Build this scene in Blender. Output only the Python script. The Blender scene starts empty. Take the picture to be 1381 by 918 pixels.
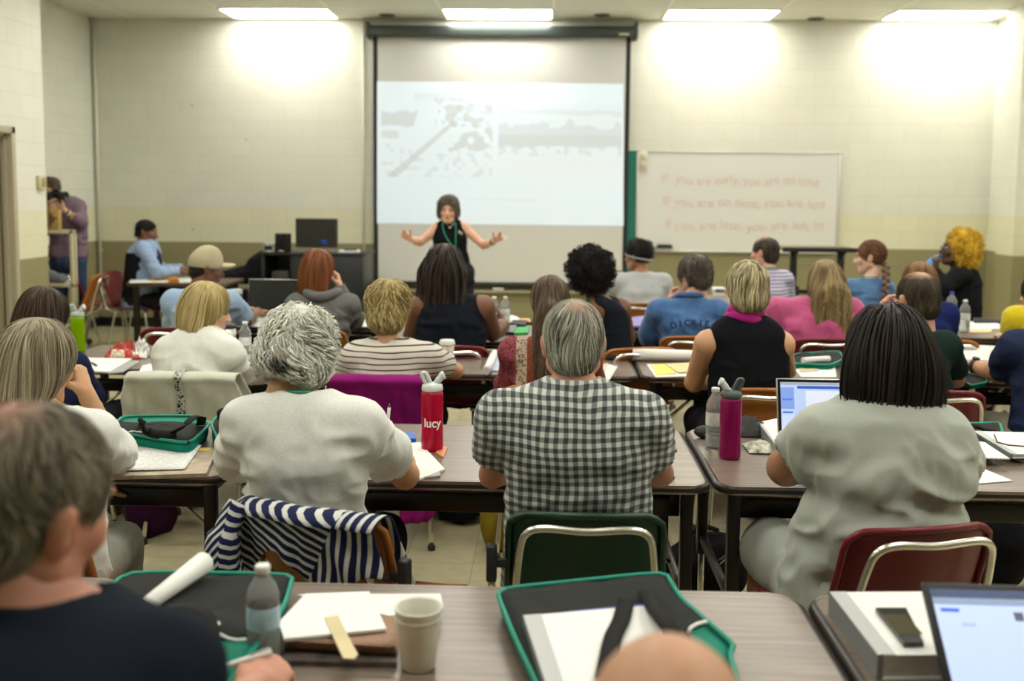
EXPO = 0.38
import bpy, bmesh, math, random
import numpy as np
from mathutils import Vector, Matrix
R_ = math.radians
rng = np.random.default_rng(7)
random.seed(5)
C = bpy.context.scene.collection

# ------------------------------------------------------------------ camera
FPX = 1343.0; CX = 690.5; CY = 378.0; HC = 1.64
yaw, pit, rol = R_(1.92), R_(5.1), R_(0.5)
F_ = np.array([-math.sin(yaw)*math.cos(pit), math.cos(yaw)*math.cos(pit), -math.sin(pit)])
R0 = np.array([math.cos(yaw), math.sin(yaw), 0.0])
U0 = np.cross(R0, F_)
Rr = R0*math.cos(rol) + U0*math.sin(rol)
Uu = U0*math.cos(rol) - R0*math.sin(rol)
CAM = np.array([0.0, 0.0, HC])
cam_data = bpy.data.cameras.new('camera'); cam = bpy.data.objects.new('camera', cam_data); C.objects.link(cam)
cam.matrix_world = Matrix(((Rr[0], Uu[0], -F_[0], 0), (Rr[1], Uu[1], -F_[1], 0), (Rr[2], Uu[2], -F_[2], HC), (0, 0, 0, 1)))
cam_data.sensor_width = 36; cam_data.lens = FPX/1381*36; cam_data.shift_y = (CY-459)/1381
cam_data.clip_start = 0.05; cam_data.clip_end = 100
cam_data.dof.use_dof = True; cam_data.dof.focus_distance = 3.3; cam_data.dof.aperture_fstop = 2.3
bpy.context.scene.camera = cam

def ray(px, py): return F_ + Rr*(px-CX)/FPX - Uu*(py-CY)/FPX
def W(px, py, Y):                       # the point of the view ray at world depth Y
    d = ray(px, py); return CAM + d*(Y/d[1])
def T(px, py, z=0.74):                  # the point of the view ray at height z
    d = ray(px, py); return CAM + d*((z-HC)/d[2])

# ------------------------------------------------------------------ materials
_M = {}
def nodes(name):
    m = bpy.data.materials.new(name); m.use_nodes = True
    nt = m.node_tree; b = nt.nodes['Principled BSDF']
    return m, nt, b
def mat(name, col, rough=0.6, metal=0.0, spec=0.5, bump=0.0, bscale=60, var=0.0, vscale=8, trans=0.0, ior=1.45, emit=0.0, sheen=0.0, coat=0.0, alpha=1.0, sss=0.0):
    if name in _M: return _M[name]
    m, nt, b = nodes(name)
    b.inputs['Base Color'].default_value = (*col, 1); b.inputs['Roughness'].default_value = rough
    b.inputs['Metallic'].default_value = metal; b.inputs['Specular IOR Level'].default_value = spec
    b.inputs['Transmission Weight'].default_value = trans; b.inputs['IOR'].default_value = ior
    b.inputs['Sheen Weight'].default_value = sheen; b.inputs['Coat Weight'].default_value = coat
    b.inputs['Alpha'].default_value = alpha
    if sss: b.inputs['Subsurface Weight'].default_value = sss; b.inputs['Subsurface Radius'].default_value = (.02, .008, .004); b.inputs['Subsurface Scale'].default_value = .5
    if emit: b.inputs['Emission Color'].default_value = (*col, 1); b.inputs['Emission Strength'].default_value = emit
    L = nt.links; tc = nt.nodes.new('ShaderNodeTexCoord')
    if var:
        n = nt.nodes.new('ShaderNodeTexNoise'); n.inputs['Scale'].default_value = vscale; n.inputs['Detail'].default_value = 4
        L.new(tc.outputs['Object'], n.inputs['Vector'])
        r = nt.nodes.new('ShaderNodeValToRGB'); r.color_ramp.elements[0].position = .3; r.color_ramp.elements[1].position = .7
        r.color_ramp.elements[0].color = (*[max(0, c*(1-var)) for c in col], 1); r.color_ramp.elements[1].color = (*[min(1, c*(1+var)) for c in col], 1)
        L.new(n.outputs['Fac'], r.inputs['Fac']); L.new(r.outputs['Color'], b.inputs['Base Color'])
    if bump:
        n = nt.nodes.new('ShaderNodeTexNoise'); n.inputs['Scale'].default_value = bscale; n.inputs['Detail'].default_value = 3
        L.new(tc.outputs['Object'], n.inputs['Vector'])
        bp = nt.nodes.new('ShaderNodeBump'); bp.inputs['Strength'].default_value = bump; bp.inputs['Distance'].default_value = .01
        L.new(n.outputs['Fac'], bp.inputs['Height']); L.new(bp.outputs['Normal'], b.inputs['Normal'])
    _M[name] = m; return m

def math_node(nt, op, a, b=None, c=None):
    n = nt.nodes.new('ShaderNodeMath'); n.operation = op
    for i, v in enumerate((a, b, c)):
        if v is None: continue
        if isinstance(v, (int, float)): n.inputs[i].default_value = v
        else: nt.links.new(v, n.inputs[i])
    return n.outputs[0]
def mixc(nt, fac, c1, c2):
    n = nt.nodes.new('ShaderNodeMix'); n.data_type = 'RGBA'
    if isinstance(fac, (int, float)): n.inputs[0].default_value = fac
    else: nt.links.new(fac, n.inputs[0])
    for i, v in ((6, c1), (7, c2)):
        if isinstance(v, tuple): n.inputs[i].default_value = (*v, 1)
        else: nt.links.new(v, n.inputs[i])
    return n.outputs[2]
def sepxyz(nt, coord='Object'):
    tc = nt.nodes.new('ShaderNodeTexCoord'); s = nt.nodes.new('ShaderNodeSeparateXYZ'); nt.links.new(tc.outputs[coord], s.inputs[0]); return s.outputs, tc

def attr_mat(name, rough=.6, metal=0, spec=.5, emit=0, bump=0, bscale=60, attr='Col'):
    if name in _M: return _M[name]
    m, nt, b = nodes(name); a = nt.nodes.new('ShaderNodeAttribute'); a.attribute_name = attr
    b.inputs['Roughness'].default_value = rough; b.inputs['Metallic'].default_value = metal; b.inputs['Specular IOR Level'].default_value = spec
    nt.links.new(a.outputs['Color'], b.inputs['Base Color'])
    if emit: nt.links.new(a.outputs['Color'], b.inputs['Emission Color']); b.inputs['Emission Strength'].default_value = emit
    _M[name] = m; return m

# ------------------------------------------------------------------ objects
def link(name, me, parent=None, mats=None):
    o = bpy.data.objects.new(name, me); C.objects.link(o)
    if mats is not None:
        for m in (mats if isinstance(mats, (list, tuple)) else [mats]): me.materials.append(m)
    if parent is not None: o.parent = parent
    return o
def tag(o, label=None, cat=None, group=None, kind=None):
    if label: o['label'] = label
    if cat: o['category'] = cat
    if group: o['group'] = group
    if kind: o['kind'] = kind
    return o
def empty(name, loc=(0, 0, 0), rz=0.0, label=None, cat=None, group=None):
    o = bpy.data.objects.new(name, None); C.objects.link(o); o.empty_display_size = .1
    o.location = loc; o.rotation_euler = (0, 0, rz); return tag(o, label, cat, group)
def copy_tree(o, parent=None):
    c = o.copy(); C.objects.link(c)
    if parent is not None: c.parent = parent; c.matrix_parent_inverse = o.matrix_parent_inverse
    for ch in list(o.children): copy_tree(ch, c)
    return c

class MB:
    """collects shapes into one bmesh"""
    def __init__(s): s.bm = bmesh.new(); s.mi = 0; s.M = Matrix.Identity(4)
    def _xf(s, vs, M=None):
        MM = s.M @ M if M is not None else s.M
        for v in vs: v.co = MM @ v.co
    def _setm(s, fs, smooth=False):
        for f in fs: f.material_index = s.mi; f.smooth = smooth
    def box(s, x0, x1, y0, y1, z0, z1, bev=0.0, seg=2, M=None):
        r = bmesh.ops.create_cube(s.bm, size=1); vs = r['verts']
        for v in vs:
            v.co = Vector(((x0+x1)/2+v.co.x*(x1-x0), (y0+y1)/2+v.co.y*(y1-y0), (z0+z1)/2+v.co.z*(z1-z0)))
        fs = set(f for v in vs for f in v.link_faces)
        if bev:
            es = list(set(e for v in vs for e in v.link_edges))
            rb = bmesh.ops.bevel(s.bm, geom=es, offset=bev, segments=seg, affect='EDGES', profile=.5)
            fs = set(rb['faces']) | set(f for f in fs if f.is_valid)
            vs = set(v for f in fs for v in f.verts)
            fs = set(f for v in vs for f in v.link_faces)
        s._setm(fs, bool(bev)); s._xf(vs, M); return s
    def prism(s, pts, z0, z1, M=None, smooth=False):
        a = [s.bm.verts.new((x, y, z0)) for x, y in pts]; b = [s.bm.verts.new((x, y, z1)) for x, y in pts]
        fs = [s.bm.faces.new(a[::-1]), s.bm.faces.new(b)]; s._setm(fs)
        n = len(pts); side = [s.bm.faces.new((a[i], a[(i+1) % n], b[(i+1) % n], b[i])) for i in range(n)]
        s._setm(side, smooth); s._xf(a+b, M); return s
    def tube(s, path, r, n=10, cap=True, M=None, closed=False, smooth=True):
        P = [Vector(p) for p in path]; rs = r if isinstance(r, (list, tuple)) else [r]*len(P)
        rings = []; up = None
        for i, p in enumerate(P):
            if closed: d = (P[(i+1) % len(P)]-P[i-1])
            else: d = (P[min(i+1, len(P)-1)]-P[max(i-1, 0)])
            d.normalize()
            if up is None:
                up = Vector((0, 0, 1)) if abs(d.z) < .9 else Vector((0, 1, 0))
            a = d.cross(up)
            if a.length < 1e-4: a = d.orthogonal()
            a.normalize(); b = a.cross(d).normalized(); up = b
            rings.append([s.bm.verts.new(p+(a*math.cos(2*math.pi*k/n)+b*math.sin(2*math.pi*k/n))*rs[i]) for k in range(n)])
        fs = []
        m = len(rings)
        for i in range(m if closed else m-1):
            A, B = rings[i], rings[(i+1) % m]
            for k in range(n): fs.append(s.bm.faces.new((A[k], B[k], B[(k+1) % n], A[(k+1) % n])))
        s._setm(fs, smooth)
        if cap and not closed: s._setm([s.bm.faces.new(rings[0]), s.bm.faces.new(rings[-1][::-1])])
        s._xf([v for rg in rings for v in rg], M); return s
    def lathe(s, prof, c=(0, 0, 0), n=24, M=None, sx=1, sy=1, smooth=True):
        rings = []
        allv = []
        for r, z in prof:
            if r < 1e-6: v = [s.bm.verts.new((c[0], c[1], c[2]+z))]
            else: v = [s.bm.verts.new((c[0]+r*sx*math.cos(2*math.pi*k/n), c[1]+r*sy*math.sin(2*math.pi*k/n), c[2]+z)) for k in range(n)]
            rings.append(v); allv += v
        fs = []
        for A, B in zip(rings, rings[1:]):
            for k in range(n):
                k2 = (k+1) % n
                if len(A) == 1 and len(B) == 1: continue
                if len(A) == 1: fs.append(s.bm.faces.new((A[0], B[k2], B[k])))
                elif len(B) == 1: fs.append(s.bm.faces.new((A[k], A[k2], B[0])))
                else: fs.append(s.bm.faces.new((A[k], A[k2], B[k2], B[k])))
        s._setm(fs, smooth); s._xf(allv, M); return s
    def grid(s, fn, nu, nv, M=None, smooth=True, thick=0.0):
        """surface patch fn(u,v)->xyz; with thick, a closed slab"""
        V = [[s.bm.verts.new(Vector(fn(i/(nu-1), j/(nv-1)))) for j in range(nv)] for i in range(nu)]
        fs = [s.bm.faces.new((V[i][j], V[i+1][j], V[i+1][j+1], V[i][j+1])) for i in range(nu-1) for j in range(nv-1)]
        allv = [v for r in V for v in r]
        if thick:
            s.bm.normal_update()
            nrm = {}
            for f in fs: f.normal_update()
            for v in allv: v.normal_update()
            V2 = [[s.bm.verts.new(v.co - v.normal*thick) for v in r] for r in V]
            fs += [s.bm.faces.new((V2[i][j], V2[i][j+1], V2[i+1][j+1], V2[i+1][j])) for i in range(nu-1) for j in range(nv-1)]
            for i in range(nu-1):
                fs.append(s.bm.faces.new((V[i+1][0], V[i][0], V2[i][0], V2[i+1][0]))); fs.append(s.bm.faces.new((V[i][-1], V[i+1][-1], V2[i+1][-1], V2[i][-1])))
            for j in range(nv-1):
                fs.append(s.bm.faces.new((V[0][j], V[0][j+1], V2[0][j+1], V2[0][j]))); fs.append(s.bm.faces.new((V[-1][j+1], V[-1][j], V2[-1][j], V2[-1][j+1])))
            allv += [v for r in V2 for v in r]
        s._setm(fs, smooth); s._xf(allv, M); return s
    def sphere(s, c, r, n=16, M=None):
        r = r if isinstance(r, (list, tuple)) else (r, r, r)
        q = bmesh.ops.create_uvsphere(s.bm, u_segments=n, v_segments=max(6, n*2//3), radius=1); vs = q['verts']
        for v in vs: v.co = Vector((c[0]+v.co.x*r[0], c[1]+v.co.y*r[1], c[2]+v.co.z*r[2]))
        s._setm(set(f for v in vs for f in v.link_faces), True); s._xf(vs, M); return s
    def build(s, name, mats, parent=None, recalc=True):
        if recalc: bmesh.ops.recalc_face_normals(s.bm, faces=s.bm.faces[:])
        me = bpy.data.meshes.new(name); s.bm.to_mesh(me); s.bm.free()
        return link(name, me, parent, mats)

def rrect(x0, x1, y0, y1, r, n=5):
    pts = []
    for cx, cy, a0 in ((x1-r, y1-r, 0), (x0+r, y1-r, 90), (x0+r, y0+r, 180), (x1-r, y0+r, 270)):
        for k in range(n+1):
            a = R_(a0+90*k/n); pts.append((cx+r*math.cos(a), cy+r*math.sin(a)))
    return pts
def Tm(x, y, z, rz=0, rx=0, ry=0):
    return Matrix.Translation((x, y, z)) @ Matrix.Rotation(rz, 4, 'Z') @ Matrix.Rotation(ry, 4, 'Y') @ Matrix.Rotation(rx, 4, 'X')

def smooth_path(P, n=6):
    P = [Vector(p) for p in P]; out = []
    for i in range(len(P)-1):
        p0 = P[max(i-1, 0)]; p1 = P[i]; p2 = P[i+1]; p3 = P[min(i+2, len(P)-1)]
        for k in range(n):
            t = k/n
            out.append(.5*((2*p1)+(p2-p0)*t+(2*p0-5*p1+4*p2-p3)*t*t+(3*p1-p0-3*p2+p3)*t**3))
    out.append(P[-1]); return out
def text_mesh(name, body, size, M, material, parent=None, extrude=.0004, align='LEFT', sx=1.0, bold=0.0):
    cu = bpy.data.curves.new(name, 'FONT'); cu.body = body; cu.size = size; cu.extrude = extrude; cu.align_x = align; cu.offset = bold
    ob = bpy.data.objects.new(name, cu); C.objects.link(ob)
    dg = bpy.context.evaluated_depsgraph_get(); me = bpy.data.meshes.new_from_object(ob.evaluated_get(dg))
    bpy.data.objects.remove(ob); bpy.data.curves.remove(cu)
    me.transform(M @ Matrix.Diagonal((sx, 1, 1, 1))); me.materials.clear()
    return link(name, me, parent, material)

# ------------------------------------------------------------------ numpy implicit surfaces
def np_mesh(name, V, Fq, colors=None, mats=None, parent=None, smooth=True, midx=None):
    me = bpy.data.meshes.new(name); n = len(V); k = Fq.shape[1]
    me.vertices.add(n); me.vertices.foreach_set('co', np.ascontiguousarray(V, np.float32).ravel())
    me.loops.add(Fq.size); me.loops.foreach_set('vertex_index', np.ascontiguousarray(Fq, np.int32).ravel())
    me.polygons.add(len(Fq)); me.polygons.foreach_set('loop_start', np.arange(0, Fq.size, k, dtype=np.int32))
    me.polygons.foreach_set('loop_total', np.full(len(Fq), k, np.int32))
    me.polygons.foreach_set('use_smooth', np.full(len(Fq), smooth, bool))
    if midx is not None: me.polygons.foreach_set('material_index', np.ascontiguousarray(midx, np.int32))
    me.update(calc_edges=True)
    if colors is not None:
        at = me.color_attributes.new('Col', 'FLOAT_COLOR', 'POINT'); c4 = np.ones((n, 4), np.float32); c4[:, :3] = colors; at.data.foreach_set('color', c4.ravel())
    return link(name, me, parent, mats)

_lat = rng.random((32, 32, 32)).astype(np.float32)*2-1
def vnoise(P, seed=0):
    P = P + seed*7.31; i = np.floor(P).astype(np.int64); f = (P-i).astype(np.float32); f = f*f*(3-2*f); i &= 31; j = (i+1) & 31
    x, y, z = i.T; X, Y, Z = j.T; fx, fy, fz = f.T
    a = _lat[x, y, z]*(1-fx)+_lat[X, y, z]*fx; b = _lat[x, Y, z]*(1-fx)+_lat[X, Y, z]*fx
    c = _lat[x, y, Z]*(1-fx)+_lat[X, y, Z]*fx; d = _lat[x, Y, Z]*(1-fx)+_lat[X, Y, Z]*fx
    return (a*(1-fy)+b*fy)*(1-fz)+(c*(1-fy)+d*fy)*fz

class Field:
    def __init__(s, lo, hi, h):
        s.h = h; s.o = np.array(lo, float); s.n = (np.ceil((np.array(hi)-s.o)/h)).astype(int)+1
        s.phi = np.full(s.n, 0.1, np.float32)
    def _win(s, lo, hi):
        a = np.maximum(np.floor((np.array(lo)-s.o)/s.h).astype(int), 0); b = np.minimum(np.ceil((np.array(hi)-s.o)/s.h).astype(int)+1, s.n)
        if (b <= a).any(): return None
        sl = tuple(slice(p, q) for p, q in zip(a, b))
        ax = [s.o[i]+np.arange(a[i], b[i])*s.h for i in range(3)]
        return sl, ax[0][:, None, None].astype(np.float32), ax[1][None, :, None].astype(np.float32), ax[2][None, None, :].astype(np.float32)
    def _put(s, sl, d, k, op):
        A = s.phi[sl]
        if op == '+':
            hh = np.maximum(k-np.abs(A-d), 0)/k if k > 0 else 0
            s.phi[sl] = np.minimum(A, d)-(hh*hh*k*.25 if k > 0 else 0)
        elif op == '-':
            d = -d; hh = np.maximum(k-np.abs(A-d), 0)/k if k > 0 else 0
            s.phi[sl] = np.maximum(A, d)+(hh*hh*k*.25 if k > 0 else 0)
        else:
            s.phi[sl] = np.maximum(A, d)
    def cap(s, a, b, ra, rb, k=.02, op='+', flat=None):
        a = np.array(a, float); b = np.array(b, float); m = max(ra, rb)+k+3*s.h
        w = s._win(np.minimum(a, b)-m, np.maximum(a, b)+m)
        if w is None: return s
        sl, x, y, z = w; ab = b-a; L = max(ab@ab, 1e-12)
        t = np.clip(((x-a[0])*ab[0]+(y-a[1])*ab[1]+(z-a[2])*ab[2])/L, 0, 1)
        d = np.sqrt((x-a[0]-t*ab[0])**2+(y-a[1]-t*ab[1])**2+(z-a[2]-t*ab[2])**2)-(ra+(rb-ra)*t)
        s._put(sl, d, k, op); return s
    def ell(s, c, r, Rm=None, k=.02, op='+'):
        c = np.array(c, float); r = np.array(r, float); m = r.max()+k+3*s.h
        w = s._win(c-m, c+m)
        if w is None: return s
        sl, x, y, z = w; X, Y, Z = x-c[0], y-c[1], z-c[2]
        if Rm is not None: X, Y, Z = (Rm[0, 0]*X+Rm[1, 0]*Y+Rm[2, 0]*Z, Rm[0, 1]*X+Rm[1, 1]*Y+Rm[2, 1]*Z, Rm[0, 2]*X+Rm[1, 2]*Y+Rm[2, 2]*Z)
        k0 = np.sqrt((X/r[0])**2+(Y/r[1])**2+(Z/r[2])**2); k1 = np.sqrt((X/r[0]**2)**2+(Y/r[1]**2)**2+(Z/r[2]**2)**2)+1e-9
        s._put(sl, np.where(k0 < .05, -r.min(), k0*(k0-1)/k1), k, op); return s
    def loft(s, prof, k=.02, op='+', grow=0.0, nexp=2.4, z0=None, z1=None):
        """prof rows: z, cx, cy, halfwidth, halfdepth (z rising)"""
        P = np.array(prof, float); P = P[np.argsort(P[:, 0])]; zc = P[:, 0]
        m = k+3*s.h+grow
        lo = [(P[:, 1]-P[:, 3]).min()-m, (P[:, 2]-P[:, 4]).min()-m, zc[0]-m]; hi = [(P[:, 1]+P[:, 3]).max()+m, (P[:, 2]+P[:, 4]).max()+m, zc[-1]+m]
        w = s._win(lo, hi)
        if w is None: return s
        sl, x, y, z = w; zz = z.ravel()
        # smooth interpolation through the rows
        zi = np.linspace(zc[0], zc[-1], 80); sm = [np.interp(zi, zc, P[:, i]) for i in range(1, 5)]
        ker = np.array([1, 2, 3, 2, 1])/9
        sm = [np.convolve(np.pad(a, 2, 'edge'), ker, 'valid') for a in sm]
        cx, cy, hw, hd = [np.interp(zz, zi, a)[None, None, :].astype(np.float32) for a in sm]
        hw = hw+grow; hd = hd+grow
        rr = (np.abs((x-cx)/hw)**nexp+np.abs((y-cy)/hd)**nexp)**(1/nexp)
        d = (rr-1)*np.minimum(hw, hd)
        dz = np.maximum(z-(zc[-1] if z1 is None else z1), (zc[0] if z0 is None else z0)-z)-grow
        e = np.where((d > 0) & (dz > 0), np.sqrt(np.maximum(d, 0)**2+np.maximum(dz, 0)**2), np.maximum(d, dz))
        s._put(sl, e, k, op); return s
    def half(s, p, n):                    # cut away the side the normal points to
        n = np.array(n, float); n /= np.linalg.norm(n); p = np.array(p, float)
        sl, x, y, z = s._win(s.o-1, s.o+s.n*s.h+1)
        s._put(sl, (x-p[0])*n[0]+(y-p[1])*n[1]+(z-p[2])*n[2], 0, '&'); return s
    def sample(s, P):
        g = (P-s.o)/s.h; g = np.clip(g, 0, np.array(s.n)-1.001); i = g.astype(int); f = (g-i).astype(np.float32)
        x, y, z = i.T; fx, fy, fz = f.T; p = s.phi
        a = p[x, y, z]*(1-fx)+p[x+1, y, z]*fx; b = p[x, y+1, z]*(1-fx)+p[x+1, y+1, z]*fx
        c = p[x, y, z+1]*(1-fx)+p[x+1, y, z+1]*fx; d = p[x, y+1, z+1]*(1-fx)+p[x+1, y+1, z+1]*fx
        return (a*(1-fy)+b*fy)*(1-fz)+(c*(1-fy)+d*fy)*fz
    def grad(s, P):
        e = s.h; g = np.stack([s.sample(P+np.eye(3)[i]*e)-s.sample(P-np.eye(3)[i]*e) for i in range(3)], 1)
        return g/(np.linalg.norm(g, axis=1, keepdims=True)+1e-9)
    def mesh(s, smooth=1):
        phi = s.phi
        phi[0] = phi[-1] = .1; phi[:, 0] = phi[:, -1] = .1; phi[:, :, 0] = phi[:, :, -1] = .1
        ins = phi < 0
        cnt = np.zeros(tuple(s.n-1), np.int8)
        offs = [(i, j, k) for i in (0, 1) for j in (0, 1) for k in (0, 1)]
        nx, ny, nz = s.n
        for i, j, k in offs: cnt += ins[i:nx-1+i, j:ny-1+j, k:nz-1+k]
        act = np.argwhere((cnt > 0) & (cnt < 8)); idx = np.full(cnt.shape, -1, np.int32); idx[tuple(act.T)] = np.arange(len(act))
        if not len(act): return np.zeros((0, 3)), np.zeros((0, 4), int)
        val = {o: phi[act[:, 0]+o[0], act[:, 1]+o[1], act[:, 2]+o[2]] for o in offs}
        acc = np.zeros((len(act), 3)); num = np.zeros(len(act))
        for o in offs:
            for ax in range(3):
                if o[ax] == 1: continue
                q = list(o); q[ax] = 1; v0, v1 = val[o], val[tuple(q)]
                c = (v0 < 0) != (v1 < 0); t = np.where(c, v0/np.where(c, v0-v1, 1), 0)
                p = np.tile(np.array(o, float), (len(act), 1)); p[:, ax] = t
                acc += p*c[:, None]; num += c
        V = (act+acc/num[:, None])*s.h+s.o
        Q = []
        for ax in range(3):
            a = [slice(None)]*3; b = [slice(None)]*3; a[ax] = slice(0, -1); b[ax] = slice(1, None)
            A = ins[tuple(a)]; B = ins[tuple(b)]; e = np.argwhere(A != B)
            u, w = (ax+1) % 3, (ax+2) % 3
            e = e[(e[:, u] > 0) & (e[:, w] > 0)]
            fl = A[tuple(e.T)]
            def cell(du, dw): c = e.copy(); c[:, u] -= du; c[:, w] -= dw; return idx[tuple(c.T)]
            q = np.stack([cell(1, 1), cell(0, 1), cell(0, 0), cell(1, 0)], 1)
            q[~fl] = q[~fl][:, ::-1]; Q.append(q)
        Q = np.concatenate(Q); Q = Q[(Q >= 0).all(1)]
        for _ in range(smooth):
            S = np.zeros_like(V); N = np.zeros(len(V))
            for i in range(4):
                a, b = Q[:, i], Q[:, (i+1) % 4]
                for c in range(3): S[:, c] += np.bincount(a, V[b, c], len(V))+np.bincount(b, V[a, c], len(V))
                N += np.bincount(a, minlength=len(V))+np.bincount(b, minlength=len(V))
            V = V*.5+.5*S/np.maximum(N, 1)[:, None]
        return V, Q
def vnormals(V, Q):
    n = np.cross(V[Q[:, 2]]-V[Q[:, 0]], V[Q[:, 3]]-V[Q[:, 1]]); N = np.zeros_like(V)
    for i in range(4):
        for c in range(3): N[:, c] += np.bincount(Q[:, i], n[:, c], len(V))
    return N/(np.linalg.norm(N, axis=1, keepdims=True)+1e-12)
def rotm(yaw=0, pitch=0, roll=0):
    """head frame: yaw left +, pitch nod down +, roll to its right +  (degrees)"""
    return np.array(Matrix.Rotation(R_(yaw), 3, 'Z') @ Matrix.Rotation(R_(-pitch), 3, 'X') @ Matrix.Rotation(R_(roll), 3, 'Y'))
# ================================================================== the room
YW = 11.6; XL = -5.31; XR = 5.06; ZC = 3.60; YB = -3.0; XP = -4.53; YP = 8.91
def wall_mat(name, ax):
    m, nt, b = nodes(name); o, tc = sepxyz(nt); L = nt.links
    u = o[ax]; z = o[2]
    cmb = nt.nodes.new('ShaderNodeCombineXYZ'); L.new(u, cmb.inputs[0]); L.new(z, cmb.inputs[1])
    br = nt.nodes.new('ShaderNodeTexBrick'); L.new(cmb.outputs[0], br.inputs['Vector'])
    br.inputs['Scale'].default_value = 1; br.inputs['Brick Width'].default_value = .4064; br.inputs['Row Height'].default_value = .2032
    br.inputs['Mortar Size'].default_value = .0045; br.inputs['Mortar Smooth'].default_value = .6
    br.inputs['Color1'].default_value = (1, 1, 1, 1); br.inputs['Color2'].default_value = (.965, .965, .965, 1); br.inputs['Mortar'].default_value = (.87, .87, .84, 1)
    up = (.70, .70, .61); band = (.70, .685, .50); low = (.27, .245, .13)
    c = mixc(nt, math_node(nt, 'GREATER_THAN', z, 1.422), band, up)
    c = mixc(nt, math_node(nt, 'GREATER_THAN', z, 1.016), low, c)
    n = nt.nodes.new('ShaderNodeTexNoise'); n.inputs['Scale'].default_value = 2.5; n.inputs['Detail'].default_value = 5; L.new(tc.outputs['Object'], n.inputs['Vector'])
    v = math_node(nt, 'MULTIPLY_ADD', n.outputs['Fac'], .10, .95)
    mx = nt.nodes.new('ShaderNodeMix'); mx.data_type = 'RGBA'; mx.blend_type = 'MULTIPLY'; mx.inputs[0].default_value = 1
    L.new(c, mx.inputs[6]); L.new(br.outputs['Color'], mx.inputs[7])
    mx2 = nt.nodes.new('ShaderNodeVectorMath'); mx2.operation = 'SCALE'; L.new(mx.outputs[2], mx2.inputs[0]); L.new(v, mx2.inputs['Scale'])
    L.new(mx2.outputs[0], b.inputs['Base Color']); b.inputs['Roughness'].default_value = .55; b.inputs['Specular IOR Level'].default_value = .35
    n2 = nt.nodes.new('ShaderNodeTexNoise'); n2.inputs['Scale'].default_value = 90; L.new(tc.outputs['Object'], n2.inputs['Vector'])
    h = math_node(nt, 'MULTIPLY_ADD', br.outputs['Fac'], -1.0, math_node(nt, 'MULTIPLY', n2.outputs['Fac'], .18))
    bp = nt.nodes.new('ShaderNodeBump'); bp.inputs['Strength'].default_value = .42; bp.inputs['Distance'].default_value = .006
    L.new(h, bp.inputs['Height']); L.new(bp.outputs['Normal'], b.inputs['Normal'])
    return m
WX, WY = wall_mat('painted_block_x', 0), wall_mat('painted_block_y', 1)
def struct(name, mb, m): return tag(mb.build(name, m), kind='structure')
# floor: one-foot vinyl tiles
m, nt, b = nodes('floor_tiles'); o, tc = sepxyz(nt); L = nt.links
cm = nt.nodes.new('ShaderNodeCombineXYZ'); L.new(o[0], cm.inputs[0]); L.new(o[1], cm.inputs[1])
br = nt.nodes.new('ShaderNodeTexBrick'); br.offset = 0; L.new(cm.outputs[0], br.inputs['Vector']); br.inputs['Scale'].default_value = 1
br.inputs['Brick Width'].default_value = .3048; br.inputs['Row Height'].default_value = .3048; br.inputs['Mortar Size'].default_value = .0012; br.inputs['Mortar Smooth'].default_value = .3
br.inputs['Color1'].default_value = (.54, .49, .31, 1); br.inputs['Color2'].default_value = (.49, .44, .27, 1); br.inputs['Mortar'].default_value = (.24, .21, .12, 1)
nz = nt.nodes.new('ShaderNodeTexNoise'); nz.inputs['Scale'].default_value = 14; nz.inputs['Detail'].default_value = 8; L.new(tc.outputs['Object'], nz.inputs['Vector'])
sc = nt.nodes.new('ShaderNodeVectorMath'); sc.operation = 'SCALE'; L.new(br.outputs['Color'], sc.inputs[0]); L.new(math_node(nt, 'MULTIPLY_ADD', nz.outputs['Fac'], .35, .82), sc.inputs['Scale'])
L.new(sc.outputs[0], b.inputs['Base Color']); b.inputs['Roughness'].default_value = .22; b.inputs['Specular IOR Level'].default_value = .5
bp = nt.nodes.new('ShaderNodeBump'); bp.inputs['Strength'].default_value = .12; bp.inputs['Distance'].default_value = .01; L.new(nz.outputs['Fac'], bp.inputs['Height']); L.new(bp.outputs['Normal'], b.inputs['Normal'])
FLOOR = m
struct('floor', MB().box(XL-.3, XR+.3, YB-.2, YW+.3, -.1, 0), FLOOR)
# ceiling: 4x2 ft tiles in a T-bar grid
m, nt, b = nodes('ceiling_tiles'); o, tc = sepxyz(nt); L = nt.links
LX0 = W(378, 19, 11.25)[0]; LY0 = 11.23
def line(v, off, per, w):
    a = math_node(nt, 'MODULO', math_node(nt, 'ADD', math_node(nt, 'SUBTRACT', v, off), per*40), per)
    return math_node(nt, 'LESS_THAN', math_node(nt, 'MINIMUM', a, math_node(nt, 'SUBTRACT', per, a)), w)
gl = math_node(nt, 'MAXIMUM', line(o[0], LX0-.61, 1.22, .012), line(o[1], LY0-.305, .61, .012))
n1 = nt.nodes.new('ShaderNodeTexNoise'); n1.inputs['Scale'].default_value = 60; n1.inputs['Detail'].default_value = 6; L.new(tc.outputs['Object'], n1.inputs['Vector'])
tile = mixc(nt, n1.outputs['Fac'], (.66, .66, .58), (.78, .78, .70))
L.new(mixc(nt, gl, tile, (.90, .90, .84)), b.inputs['Base Color']); b.inputs['Roughness'].default_value = .85
bp = nt.nodes.new('ShaderNodeBump'); bp.inputs['Strength'].default_value = .5; bp.inputs['Distance'].default_value = .008
L.new(math_node(nt, 'MULTIPLY_ADD', gl, 1.0, math_node(nt, 'MULTIPLY', n1.outputs['Fac'], .4)), bp.inputs['Height']); L.new(bp.outputs['Normal'], b.inputs['Normal'])
CEIL = m
struct('ceiling', MB().box(XL-.3, XR+.3, YB-.2, YW+.3, ZC, ZC+.12), CEIL)
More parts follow.
